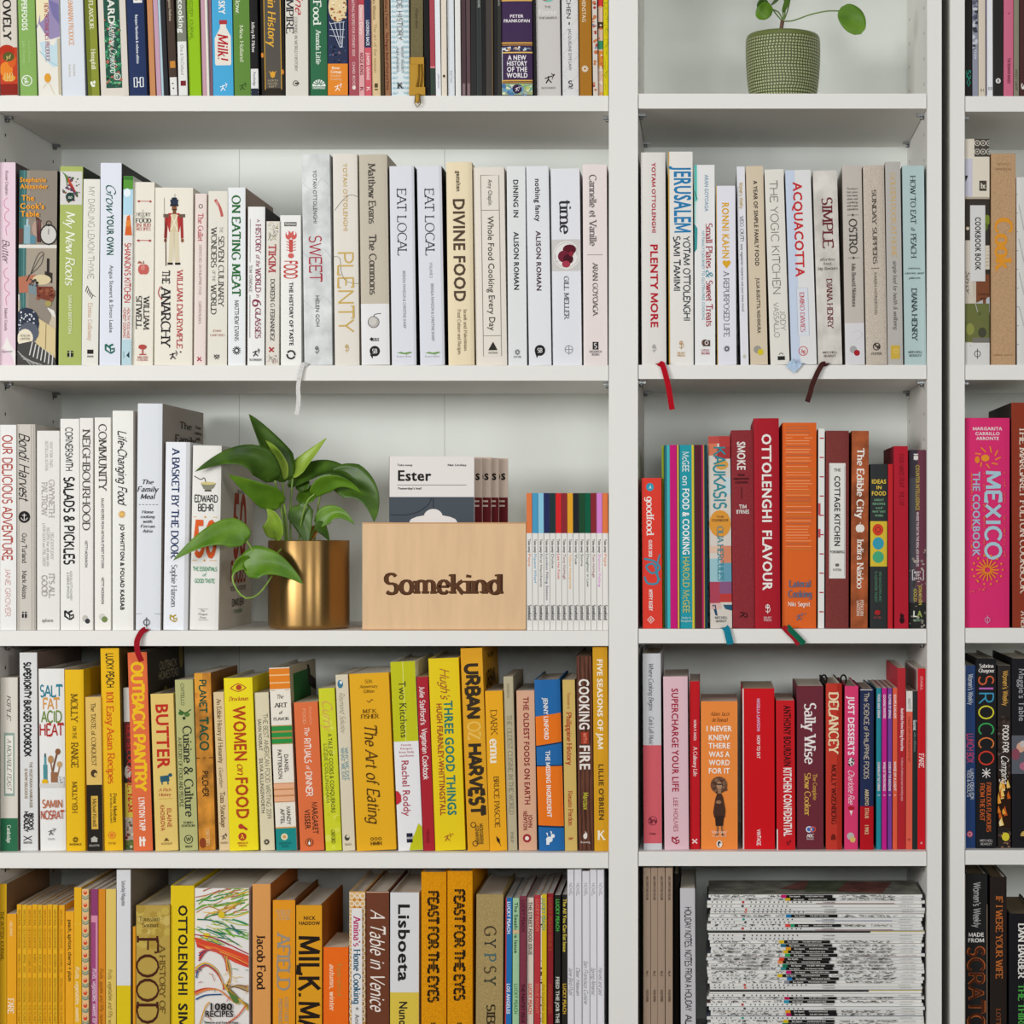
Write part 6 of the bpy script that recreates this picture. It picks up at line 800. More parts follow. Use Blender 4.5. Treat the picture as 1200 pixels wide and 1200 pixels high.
# ---- end bookcase, fourth shelf
B('R4', 1130.6, 1130.8, 12.8, 780, '27487f', 'blue book with pink-red lettering on end bookcase edge', d('Women\'s Weekly', 790, 826, .55, 6, 'dfe6ee', 'n'), d('LUNCH BOX', 860, 894, .5, 8, 'e05a80', 'n'), d('LUNCH IDEAS FOR', 901, 937, .68, 3.6, 'e8ecf2', 'n'), d('KIDS & ADULTS', 903, 934, .36, 3.6, 'e8ecf2', 'n'), c(.45, 977.6, 3.6, 3.8, 'd8506a'), o(.45, 977.6, 2.2, .7, 'f0d0d8'), r(0, .06, 780, 998, 'd8dce4'), k='m')
B('R4', 1143.8, 1144, 24, 772, '18181b', 'black book with rainbow coloured tall letters', h('Sabrina', 780.4, .52, 17, 4.2, 'ece6e0', 's'), h('Ghayour', 786, .52, 19, 4.2, 'ece6e0', 's'), *[d(ch, a, b, .5, 17, cc, 't') for ch, a, b, cc in (('S', 792, 803, 'd8643c'), ('I', 806, 808, 'c068b8'), ('R', 812, 825, '3f9ac0'), ('O', 827, 843, 'ddd43a'), ('C', 847, 861, '3fa85a'), ('C', 864, 877, 'dd7a3a'), ('O', 880, 897, 'd2402c'))], lx(.5, 906, 5, [(-1, 0), (1, 0)], .2, 'ece6e0'), lx(.5, 906, 6, [(0, -1), (0, 1)], .16, 'ece6e0'), lx(.5, 906, 6, [(-.75, -.75), (.75, .75)], .16, 'ece6e0'), lx(.5, 906, 6, [(.75, -.75), (-.75, .75)], .16, 'ece6e0'), d('FABULOUS FLAVOURS', 917, 975, .62, 5, 'c8622c', 'b'), d('FROM THE EAST', 918, 962, .3, 5, 'c8622c', 'b'), tiny('MITCHELL', 985, .5, 16, 'b8b4b0', 's'), tiny('BEAZLEY', 989, .5, 14, 'b8b4b0', 's'), k='h', bulge=.0003)
def flames(y0, y1, s):
    R = random.Random(s); g = []
    for i in range(16):
        u = R.uniform(.05, .85); y = R.uniform(y0 + 8, y1); q = R.uniform(5, 12); cc = R.choice(('e8a03a', 'f0c868', 'd8782a', 'f4e0a8', 'c85a1e'))
        g.append(p([(u, y - q), (min(1, u + .12), y - q * .3), (min(1, u + .2), y + 1), (max(0, u - .06), y + 2), (max(0, u - .1), y - q * .4)], cc))
    return many(*g)
B('R4', 1169, 1169.2, 15.6, 780, '231d1a', 'black and brown book with campfire flames low down', r(0, 1, 845, 912, '352a26'), n(.0, 1, 840, 912, 40, 1.8, '4a3a34 2a201c 5c4c46', 86), r(0, 1, 908, 970, '2c1a10'), flames(908, 968, 5), n(0, 1, 975, 996, 36, 1.4, '6a4a3a 3c2a22 8a6a5a', 87), d('Women\'s Weekly', 786, 827, .6, 6.4, 'cf9f4c', 'n'), d('FOOD FOR', 850, 882, .6, 6.4, 'efe9e2', 'x'), d('Camping', 886, 919, .55, 8.4, 'efe9e2', 'c'), c(.6, 980.6, 4.6, 5, 'd8c83a'), k='m')
B('R4', 1185.6, 1185.8, 30, 772, '17171b', 'black book with a framed still-life photo halfway down', d('Maggie\'s Table', 784, 845, .4, 7.4, 'a8a8ae', 'S'), r(.0, 1, 862, 907, '5c6068'), c(.35, 876, 5, 6, 'd8a890'), c(.15, 884, 5, 7, '8a4a5a'), c(.5, 898, 6, 5, 'b06a80'), c(.45, 872, 4, 4, 'c8c0bc'), c(.5, 979, 4.6, 5, 'c8a85a'), r(.3, .66, 980, 985, '17171b'), k='h', bulge=.0003)
# ---- wide bookcase, bottom shelf (feet of the spines are below the frame)
B('L5', -.8, -.8, 8.8, 1036, 'e2b119', 'yellow journal with olive capitals, first on its shelf', d('THE BUTTER JOURNAL', 1068, 1126, .36, 4.2, '6a5a12', 's'), k='m', sc='8a6a4c')
B('L5', 8.2, 8.2, 11.2, 1071, 'e9a51e', 'short golden magazine with one white word', d('HELSINKI', 1080, 1097, .45, 3.4, 'f3dcae', 'S'), d('FARE', 1170, 1188, .42, 7, 'f6e8d0', 's'), k='m')
ORD = ('first', 'second', 'third', 'fourth', 'fifth', 'sixth', 'seventh', 'eighth', 'ninth')
MON = ('MARCH 2013', 'APRIL 2012', 'OCTOBER 2012', 'MAY 2011', 'JULY 2010', 'AUGUST 2012', 'AUGUST 2013', 'DECEMBER 2011', 'NOVEMBER 2012')
for i, (x0, w_) in enumerate(((19.9, 5.6), (26, 5.8), (32, 5.6), (38, 5.8), (44.3, 5.2), (50, 5.4), (55.6, 5.8), (61.8, 5.6), (67.8, 8))):
    B('L5', x0, x0, w_, 1060 + (i % 3) * .4, ('e8ad1c', 'e3b123', 'eaa91a')[i % 3], '%s thin yellow magazine after the short golden one' % ORD[i], d('NATIONAL GEOGRAPHIC', 1066, 1113, .5, 2.6, 'a3761a', 's'), d(MON[i], 1118, 1140, .5, 2.4, 'a3761a', 's'), d('REDISCOVERING THE PLANET', 1146, 1200, .5, 2.6, 'b0821c', 's'), k='m', pg='cfc9c2', seq='row of thin yellow magazines on the bottom shelf')
B('L5', 76, 76, 10.8, 1068, 'eca922', 'yellow-orange booklet with rounded dark lower-case lettering', d('peach, apricot, cherry + plum', 1078, 1150, .56, 4.4, '3a2c14', 'B'), k='b')
B('L5', 87, 87, 8.6, 1040, 'e9b11d', 'tall thin yellow magazine with white script', d('fruits, vegetables, sweets', 1133, 1198, .5, 5, 'f6ead0', 'c'), l([(0, 1083), (1, 1083)], .5, 'f0cc62'), k='m')
B('L5', 96.2, 96.2, 9.8, 1042, 'e9bd84', 'tan magazine patterned with rows of red tulips', *[many(c(.4, 1046 + 14.7 * i, 2.2, 2.8, 'd8482c', 8), c(.4, 1044.6 + 14.7 * i, 1.2, 1, 'f0c8a0', 6), sw([(.05, 1052 + 14.7 * i), (.4, 1054 + 14.7 * i), (.8, 1052 + 14.7 * i)], 1.3, '4f8f86', 6), sw([(.0, 1049.4 + 14.7 * i), (.4, 1051.6 + 14.7 * i), (.8, 1049.4 + 14.7 * i)], 1, '5f9f92', 6)) for i in range(14)], r(.86, 1, 1042, 1252, '5a4438'), k='m')
B('L5', 106.8, 106.8, 7.8, 1042, 'd78eab', 'thin pink magazine with a purple top', r(0, 1, 1042, 1073, '8f3f70'), r(0, .7, 1081, 1252, 'a04a7c'), d('fruits, vegetables, sweets for', 1135, 1200, .55, 4.6, 'f6e4ee', 'c'), k='m')
B('L5', 115.2, 115.2, 8.4, 1042, 'd98a1f', 'thin dark orange magazine beside the pink one', d('fruits, apples and fifty more', 1135, 1200, .5, 4.6, '6a3c10', 'c'), k='m')
B('L5', 124.2, 124.2, 12, 1042, 'e2c465', 'pale straw yellow magazine with dark script', d('fruits, vegetables and fifty ways', 1136, 1206, .45, 5, '6a5420', 'c'), k='m')
B('L5', 136.8, 136.8, 16.6, 1019.5, 'dedee1', 'tall pale grey magazine with a yellow lower part', r(0, 1, 1155, 1252, 'dfc41b'), d('Saturday Magazine', 1032, 1062, .5, 4.4, '5a5a5e', 's'), k='m', sc='8a8078')
B('L5', 155.8, 155.8, 3.2, 1086, 'e69c1c', 'very thin orange booklet beside the gold-leaf book', k='b')
B('L5', 159.6, 159.6, 40, 1061, 'b99c49', 'thick antique gold book with huge thin serif letters', n(.02, .98, 1062, 1110, 34, 5, 'c4ab52 b0923f cbb565', 91), h('Toussaint-', 1077, .42, 27, 4.8, '6a5420', 's'), h('Samat', 1084, .42, 20, 4.8, '6a5420', 's'), d('FOOD', 1097, 1200, .34, 25, '4a2418', 'l'), d('A HISTORY OF', 1107, 1188, .78, 6.4, '6c5420', 's'), k='h', mk='gloss', bulge=.0001)
B('L5', 200.2, 200.2, 27.8, 1038, 'e4c516', 'tall bright yellow book with spaced black capitals', d('OTTOLENGHI', 1061, 1166, .52, 10.6, '2a2720', 'B'), d('SIMPLE', 1176, 1236, .52, 10.6, '2a2720', 'B'), k='h', bulge=.0004)
_V = random.Random(5)
def scrib(u0, u1, y0, y1, k_, cols, s, dy):
    R = random.Random(s); g = []
    for i in range(k_):
        a = R.uniform(u0, u1 - .2); y = R.uniform(y0, y1); L = R.uniform(.2, .5); e = min(1, a + L)
        g.append(sw([(a, y), ((a + e) / 2, y + R.uniform(-4, 4) - dy / 2), (e, min(1198, max(1042, y - dy + R.uniform(-3, 3))))], R.uniform(.7, 1.7), R.choice(cols), 8))
    return many(*g)
B('L5', 228.4, 228.4, 64.4, 1041, 'e8e3de', 'very thick white book scribbled with crayon vegetables', p([(0, 1070), (.5, 1060), (1, 1044), (1, 1062), (.6, 1082), (0, 1090)], 'efe6d4'),
  scrib(0, 1, 1044, 1078, 46, ('b5843a', 'd8a83a', '3f8f4a', 'c8925a', 'e0c04a', '7aa83a', 'b06a4a'), 92, 6), scrib(0, .9, 1072, 1104, 34, ('3f8f5a', '6aa83a', '2f6f5a', 'c8c23a', '4a7a9a', 'a8b83a'), 93, -8), c(.5, 1072, 4, 4, 'dcc02e'), c(.22, 1096, 4, 3, 'dcc02e'),
  p([(0, 1098), (.3, 1104), (.65, 1111), (1, 1120), (1, 1134), (.75, 1128), (.4, 1116), (.05, 1110)], 'd84a32'), p([(0, 1103), (.4, 1110), (.8, 1120), (1, 1128), (.7, 1122), (.2, 1110)], 'ea7a3c'), sw([(0, 1095), (.4, 1100), (1, 1118)], 1.2, 'a8283c'), sw([(.05, 1108), (.5, 1116), (1, 1132)], 1, 'b83a34'), sw([(.2, 1110), (.6, 1118), (1, 1130)], .8, 'f0b04a'),
  *[sw([(.08, 1126 - 3 * i), (.22, 1114 - .5 * i), (.42, 1114), (.56, 1124), (.6, 1138)], 1.6, cc) for i, cc in enumerate(('9a2a3c', 'd2463c', '3a3a6a', 'c85a4a'))], *[sw([(.02, 1134 + 2 * i), (.2, 1128 + i), (.4, 1136 + i), (.52, 1152), (.54, 1160)], 1.8, cc) for i, cc in enumerate(('d8a03a', 'e0c25a', '2f5a8a', 'c0503a'))], sw([(.03, 1146), (.06, 1138), (.12, 1136)], 1.6, '2f5a8a'), *[sw([(.56 + .03 * i, 1156), (.66, 1145), (.64 - .02 * i, 1130), (.56 + .02 * i, 1120)], 1.5, cc) for i, cc in enumerate(('e2b63a', '3c3c5a', 'd8a03a'))],
  *[sw([(.0, 1162 + 2 * i), (.2, 1158 + i), (.45, 1160), (.65, 1170), (.78, 1176)], 1.6, cc) for i, cc in enumerate(('b83a34', 'd8643c', 'e08a4a'))], sw([(.02, 1171), (.2, 1166), (.5, 1165)], 1.7, '2f5a8a'), *[sw([(.55, 1154), (.7, 1162 + 2 * i), (.85, 1172), (1, 1178 + 2 * i)], 2, cc) for i, cc in enumerate(('6a6a34', 'c8843a', '3f6a3a', 'd8a83a'))], *[sw([(.62, 1158 - i), (.8, 1154 + i), (1, 1156 + 2 * i)], 1.4, cc) for i, cc in enumerate(('8a6a44', 'a88a5a', 'b89a6a', '7a5a3a'))], p([(.6, 1160), (.8, 1168), (.84, 1177), (.72, 1174)], '5a7a3c'), sw([(.1, 1200), (.2, 1180), (.28, 1174)], 1.5, 'd8a03a'), sw([(.95, 1178), (.8, 1190), (.6, 1199)], 1.6, 'd8643c'), n(.02, .98, 1135, 1198, 20, 3, 'd8a84a 3f8f5a b8483c e6c87a', 94, 's'),
  h('1080', 1179.4, .5, 26, 8, '23211f', 'B'), h('RECIPES', 1187.6, .46, 33, 7, '23211f', 'B'), h('Simone and Ines Ortega', 1197.6, .5, 40, 3, '4a4642', 'B'), k='h', bulge=.0003)
B('L5', 296, 296, 21.4, 1036, 'dd9c56', 'apricot coloured book with dark high-contrast serif name', d('Jacob Food', 1096, 1160, .48, 9.6, '3a2418', 'b'), k='p', sc='b86a2c', dep=.17)
B('L5', 319.8, 319.8, 26.6, 1055, 'e6971e', 'orange-yellow book with silvery outlined capitals', *[h(t, 1068 + 4.2 * i, .48, q, 3.2, 'b8a88a', 's') for i, (t, q) in enumerate((('RECIPES FOR', 18), ('A FIELD', 15), ('COOK', 17)))], d('AFIELD', 1092, 1161, .48, 14.6, '9a9284', 's'), d('A CHEF\'S GUIDE TO', 1168, 1204, .62, 4, 'a89c84', 's'), d('PREPARING', 1170, 1200, .34, 4, 'a89c84', 's'), k='h', bulge=.0005, sc='7a4a1c')
B('L5', 347.2, 347.2, 30.6, 1061, 'df9c1c', 'amber book with huge black condensed title', h('NICK', 1076, .52, 14, 4, '33271a', 'B'), h('HADDOW', 1082, .52, 25, 4, '33271a', 'B'), d('MILK.', 1097, 1168, .5, 25, '261d16', 'x'), d('MADE', 1174, 1244, .5, 25, '261d16', 'x'), k='h', bulge=.0001, sc='9c5a1c')
B('L5', 378.8, 378.8, 30, 1110, 'ee6b14', 'low vivid orange book with white italic lettering', d('harvest', 1129, 1168, .66, 6, 'c8843a', 's'), d('autumn, winter', 1130, 1185, .36, 6, 'f6d8b8', 'I'), k='p')
B('L5', 409.4, 409.8, 19, 1045, 'dcae6a', 'ornate orange-tiled book with a white title label', *[many(o(.15 + .35 * j, 1050 + 9 * i, 3, 1.1, 'f0e6d4', 8), c(.32 + .35 * j, 1054.4 + 9 * i, 1.8, 2.2, 'c8822c', 6)) for i in range(18) for j in range(3)], *[l([(0, 1046 + 9 * i), (1, 1055 + 9 * i)], .7, 'f0e6d4') for i in range(16)], r(.16, .82, 1064, 1252, 'e6e3e0'), d('Amina\'s', 1073, 1109, .5, 8, 'b8286a', 'b'), d('Home Cooking', 1112, 1176, .5, 8, '1f5a78', 'b'), burst(.5, 1181.6, 1.8, '5a5a5a'), d('Amina Elshafei', 1188, 1230, .5, 5, '5a5a5a'), k='h', bulge=.0003)
B('L5', 429.2, 429.4, 27, 1045, '6f3c26', 'chocolate brown book with flowing white script', d('A Table in Venice', 1066, 1186, .5, 17, 'f0e6dc', 'c'), r(0, 1, 1045, 1046.2, 'c8a890'), k='h', bulge=.0003)
B('L5', 457.4, 457, 34.2, 1046, 'dededf', 'white book with a mustard lower half and heavy black lettering', r(0, 1, 1163, 1252, 'dcc24a'), d('Lisboeta', 1060, 1150, .48, 13.4, '262423', 'B'), d('Nuno Mendes', 1174, 1244, .46, 9.6, '2c2a26', 'B'), k='h', bulge=.0004)
for i, (x0, ex) in enumerate(((493.8, 'nearer the white book'), (524.4, 'nearer the sackcloth book'))):
    B('L5', x0, x0, 29.8, 1022 - i, 'e0950f', 'tall orange-yellow book with stacked striped lettering, %s' % ex, d('FEAST FOR THE EYES', 1044 - i * 2, 1175 - i * 2, .48, 11.4, '2a1c0c', 'K'), *[l([(.48 + q * .09 - .1, 1044 - i * 2), (.48 + q * .09 - .1, 1175 - i * 2)], .3, 'e0950f') for q in (0, 1, 2)], d('SUSAN BRIGHT', 1198, 1240, .48, 5, '33240f', 'B'), k='h', mk='cloth', bulge=.0008)
B('L5', 558.4, 557.4, 32, 1048, 'ab9462', 'sackcloth covered book with dark multicoloured serif letters', *[d(ch, a, b, .52, 13.4, cc, 's') for ch, a, b, cc in (('G', 1085, 1097, '4a3c28'), ('Y', 1100, 1111, '3a3a34'), ('P', 1117, 1127, '4a6a6a'), ('S', 1132, 1141, '5a4a30'), ('Y', 1144, 1155, '3a4034'))], d('SIBERIA', 1177, 1236, .56, 9.6, '33291c', 's'), k='h', mk='cloth', bulge=.0004)
LP = [(592.6, 591.2, 8, 1052, '1f6eb4', 'blue', 'LUCKY PEACH', 'LOS ANGELES', 'e6eef4', 'e6eef4'), (601, 600.4, 7.8, 1052.5, 'a2caa0', 'pale green', 'The Seashore Issue', 'LUCKY PEACH', '3c5a40', '4f8a5a'), (609.4, 608.8, 7.8, 1050, '803748', 'plum', 'LUCKY PEACH', 'THE PANTRY ISSUE', '451824', '2f1018'), (617.8, 617.4, 7.8, 1052, 'dfcfc0', 'blush white', 'THE STREET FOOD ISSUE', 'LUCKY PEACH', '3c332e', 'd2402e'), (626.4, 626, 7, 1049, 'bc353c', 'brick red', 'LUCKY PEACH', 'ISSUE EIGHT', 'd86a5a', 'd86a5a'), (633.8, 633.4, 7, 1048, 'dcbb1c', 'yellow', 'LUCKY PEACH', 'the breakfast issue', '3f9a8a', 'b8962a'), (641.2, 640.8, 7.4, 1047, '8f2129', 'crimson', 'LUCKY PEACH ISSUE 3', 'COOKS/CHEFS', 'a84a2a', 'a84a2a'), (650, 649.8, 7.2, 1049, '211f1c', 'black', 'LUCKY PEACH', 'FEED THE JOB THE', '4fb84a', 'd8d8cc'), (659, 658.4, 6, 1048.5, '262320', 'brownish black', 'The All You Can Eat Issue', 'LUCKY PEACH', 'd8c44a', 'd8b23a')]
for i, (xt, xb, w_, yt, cc, cn, a_, b_, ca, cb) in enumerate(LP):
    B('L5', xt, xb, w_, yt, cc, '%s spine in the run of nine food magazines' % cn, d(a_, yt + 5, yt + 7 + min(60, 3.2 * len(a_)), .5, 4, ca, 'B'), d(b_, 1153 if i != 7 else 1145, 1153 + min(46, 3.2 * len(b_)), .5, 4, cb, 'B'), r(0, .16, yt, 1252, ('c0393a' if i == 0 else 'e8ddd0')) if i in (0, 5) else None, n(.02, .14, yt, 1250, 30, .8, '2a2420', 95) if i == 5 else None, r(0, 1, 1090, 1094, 'd8b890') if i == 1 else None, k='m', pg='cfcac4', seq='run of food magazines on the bottom shelf')
WN = ('Jane Bird Publ', 'Dear Heaven', 'San Francisco Cuisine', 'Spring Almanac', 'Harvest and past')
for i, x0 in enumerate((665.4, 673.4, 682.4, 691.8, 700.2)):
    B('L5', x0 - .4, x0, (7.6, 8.6, 9, 8, 8)[i], (1019, 1018.6, 1021, 1018.8, 1019)[i], 'e0dfe4', '%s tall white stapled journal counted from the magazine run' % ORD[i], d('NOVEL', 1035, 1050, .5, 3.4, '6a6a72', 't'), d(WN[i], 1134 - (8 if i == 2 else 0), 1167 + (10 if i == 2 else 0), .5, 4.6, '7a7a84', 'c'), k='b', seq='tall white journals at the end of the bottom shelf')
# ---- narrow bookcase, bottom shelf
for i, x0 in enumerate((754, 762.5, 771, 780)):
    B('M5', x0, x0, 8.4, 1017.5, 'a68f7b', '%s tall taupe booklet counted from the panel' % ORD[i], d('MAD DISPATCHES VOLUME', 1027, 1055, .55, 2.8, '3c3028', 'B'), d('No ' + str(i + 1), 1138, 1144, .55, 2.8, '3c3028', 'B'), d('FOOD PAPERS', 1160, 1174, .55, 2.8, '3c3028', 'B'), k='b', seq='tall taupe booklets on the bottom shelf')
B('M5', 789.4, 789.4, 7, 1024, '141210', 'black block standing in for the shadow beside taupe booklets', k='h', rec=.03)  # black block added for the shadow between the booklets and the magazine
B('M5', 797, 798.2, 17.8, 1041, 'c8c6c9', 'grey-white magazine with condensed black capitals', d('HOLIDAY NOTES. NOTES FROM A HOLIDAY', 1063, 1185, .52, 7.4, '38373a', 'n'), d('ALASKA', 1189, 1226, .52, 7.4, '38373a', 'n'), k='p', sc='2c2622')
# ---- end bookcase, bottom shelf
B('R5', 1130.6, 1130.6, 27, 1024, '1e1d1d', 'black book with orange outlined capitals at the panel', r(0, .025, 1024, 1252, 'a89c90'), r(.97, 1, 1060, 1252, '8a7a6a'), d('Women\'s Weekly', 1034, 1087, .54, 8.6, 'a8a8a8', 'n'), h('MADE', 1095.4, .5, 18, 4.6, 'e6e2dc', 'B'), h('FROM', 1102, .5, 19, 4.6, 'e6e2dc', 'B'), d('SCRATCH', 1109, 1222, .5, 18, 'b5602c', 'x'), d('SCRATCH', 1110, 1221, .5, 16.5, '4a2414', 'n'), k='h', bulge=.0004, pg='8a7a64')
B('R5', 1160.2, 1160.2, 19.8, 1028, '241b17', 'dark brown book with small orange serif capitals', d('IF I WERE YOUR WIFE', 1050, 1147, .55, 7.6, 'bf6a2e', 's'), d('LOTTE KOCH', 1182, 1230, .5, 5, '8a4a24', 's'), k='h', bulge=.0004, pg='8a7a64')
B('R5', 1182.4, 1182.4, 34, 1071, '15151b', 'black book with white and green slab lettering', d('DAN BARBER', 1082, 1147, .44, 7.6, 'efebe4', 'b'), d('THE THIRD PLATE', 1153, 1240, .44, 7.6, '4faa4a', 'b'), k='h', bulge=.0004, pg='8a7a64')
# loops of black cord at the head of the red book with cream capitals
inv = dl.matrix_basis.inverted()
for x0 in (965.6, 988.4):
    mb = MB(); mb.tube([inv @ px(x0 + 3.2 * math.cos(a), 796.5 + 5.6 * math.sin(a), .018 + .003 * math.sin(a)) for a in [k * math.pi / 9 - math.pi * 1.25 for k in range(15)]], .0011, mat('1d1a19', 'cloth'), 7); mb.build('ribbon_loop', dl)
aq = [b for b in BOOKS if b['label'].startswith('white and pale blue book with big red')][0]
ribbon(aq, [(938, 426.6, .01), (934, 426.6, .0015), (930, 428.4, -.002), (926, 433, -.0024)], 13, 'b9cfe6', 'paper_bookmark')
# leather strap and loop of the olive notebook
inv = nb.matrix_basis.inverted()
lm = mat('bb8f33', 'paper'); ld = mat('8a6420', 'paper')
def lbox(mb, x0, x1, y0, y1, d0, d1, m):
    a = inv @ px(x0, y1, d0); b = inv @ px(x1, y0, d0); mb.box(a.x, b.x, a.y, a.y + d1, a.z, b.z, m)
mb = MB(); lbox(mb, 480.6, 496.6, 67, 75, .0015, .003, lm); lbox(mb, 480.2, 496.8, 75, 103, .0022, .002, lm); lbox(mb, 479.4, 498, 102, 111.6, .0004, .005, lm)
for i, (a, b_) in enumerate(((490, 487.4), (491.5, 489.4), (493, 491.4), (494.6, 493.4))):
    mb.tube([inv @ px(a, 75.4, .0018), inv @ px((a + b_) / 2 + .8, 90, .0006), inv @ px(b_, 102.4, .0014)], .0008, ld if i % 2 else lm, 6)
mb.build('leather_strap', nb)
mb = MB(); mb.tube([inv @ px(487, 112, -.0035), inv @ px(486, 121, -.0042), inv @ px(489, 125.6, -.004), inv @ px(492.6, 121.5, -.0042), inv @ px(491.8, 112, -.0035)], .0007, mat('8a7a4a', 'metal'), 6)
mb.tube([inv @ px(489.5, 110.5, -.003), inv @ px(489.4, 116, -.0042), inv @ px(489, 120.5, -.0042)], [.003, .0026, .002], lm, 8); mb.build('metal_loop', nb)

# ------------------------------------------------------------------ stacked magazines
STK = [('D', 'c8186a', 'crimson'), ('D', 'd8b01e', 'yellow'), ('T', 'b8322c', ''), ('T', '3a3836', ''), ('T', 'd86a5a', ''), ('T', 'd88a7a', ''), ('D', '1f7ab0', 'blue'), ('T', '2f9a8a', ''), ('T', '4a4a48', ''), ('D', 'd8463c', 'red and green'), ('T', 'b8322c', ''), ('B', '', ''), ('T', '8a8a88', ''), ('T', '3a3836', ''), ('D', 'd8b81e', 'yellow'), ('D', '1f6a84', 'teal'), ('D', 'e09a1e', 'amber'), ('D', 'd8b81e', 'yellow'), ('D', '2fa052', 'green'), ('D', 'd8442c', 'vermilion'), ('D', 'e8844a', 'orange'), ('D', '147a54', 'dark green'), ('D', '3a8a8a', 'teal'), ('D', 'c01a72', 'magenta'), ('D', 'd8b81e', 'yellow'), ('D', '1f74b4', 'blue'), ('D', '8a8a92', 'grey'), ('T', 'b8322c', ''), ('T', 'd86a5a', ''), ('B', '', ''), ('T', '3a3836', ''), ('D', 'c01a52', 'magenta'), ('D', '2a94b0', 'turquoise'), ('T', 'b8322c', ''), ('T', '4a4a48', ''), ('D', 'e09a1e', 'amber')]
NUMS = 'topmost second third fourth fifth sixth seventh eighth ninth tenth eleventh twelfth thirteenth fourteenth fifteenth sixteenth seventeenth eighteenth nineteenth twentieth'.split()
NUMS += ['twenty-' + q for q in 'first second third fourth fifth sixth seventh eighth ninth'.split()] + ['thirtieth'] + ['thirty-' + q for q in 'first second third fourth fifth sixth seventh eighth ninth'.split()] + ['fortieth'] + ['forty-' + q for q in 'first second third fourth fifth sixth seventh eighth ninth'.split()] + ['fiftieth'] + ['fifty-' + q for q in 'first second third fourth fifth sixth seventh eighth ninth'.split()]
z_top = px(0, 1048, .012).z; z_bot = SHELF['M'][5]
NM = 52; th = (z_top - z_bot) / NM
SR = random.Random(9)
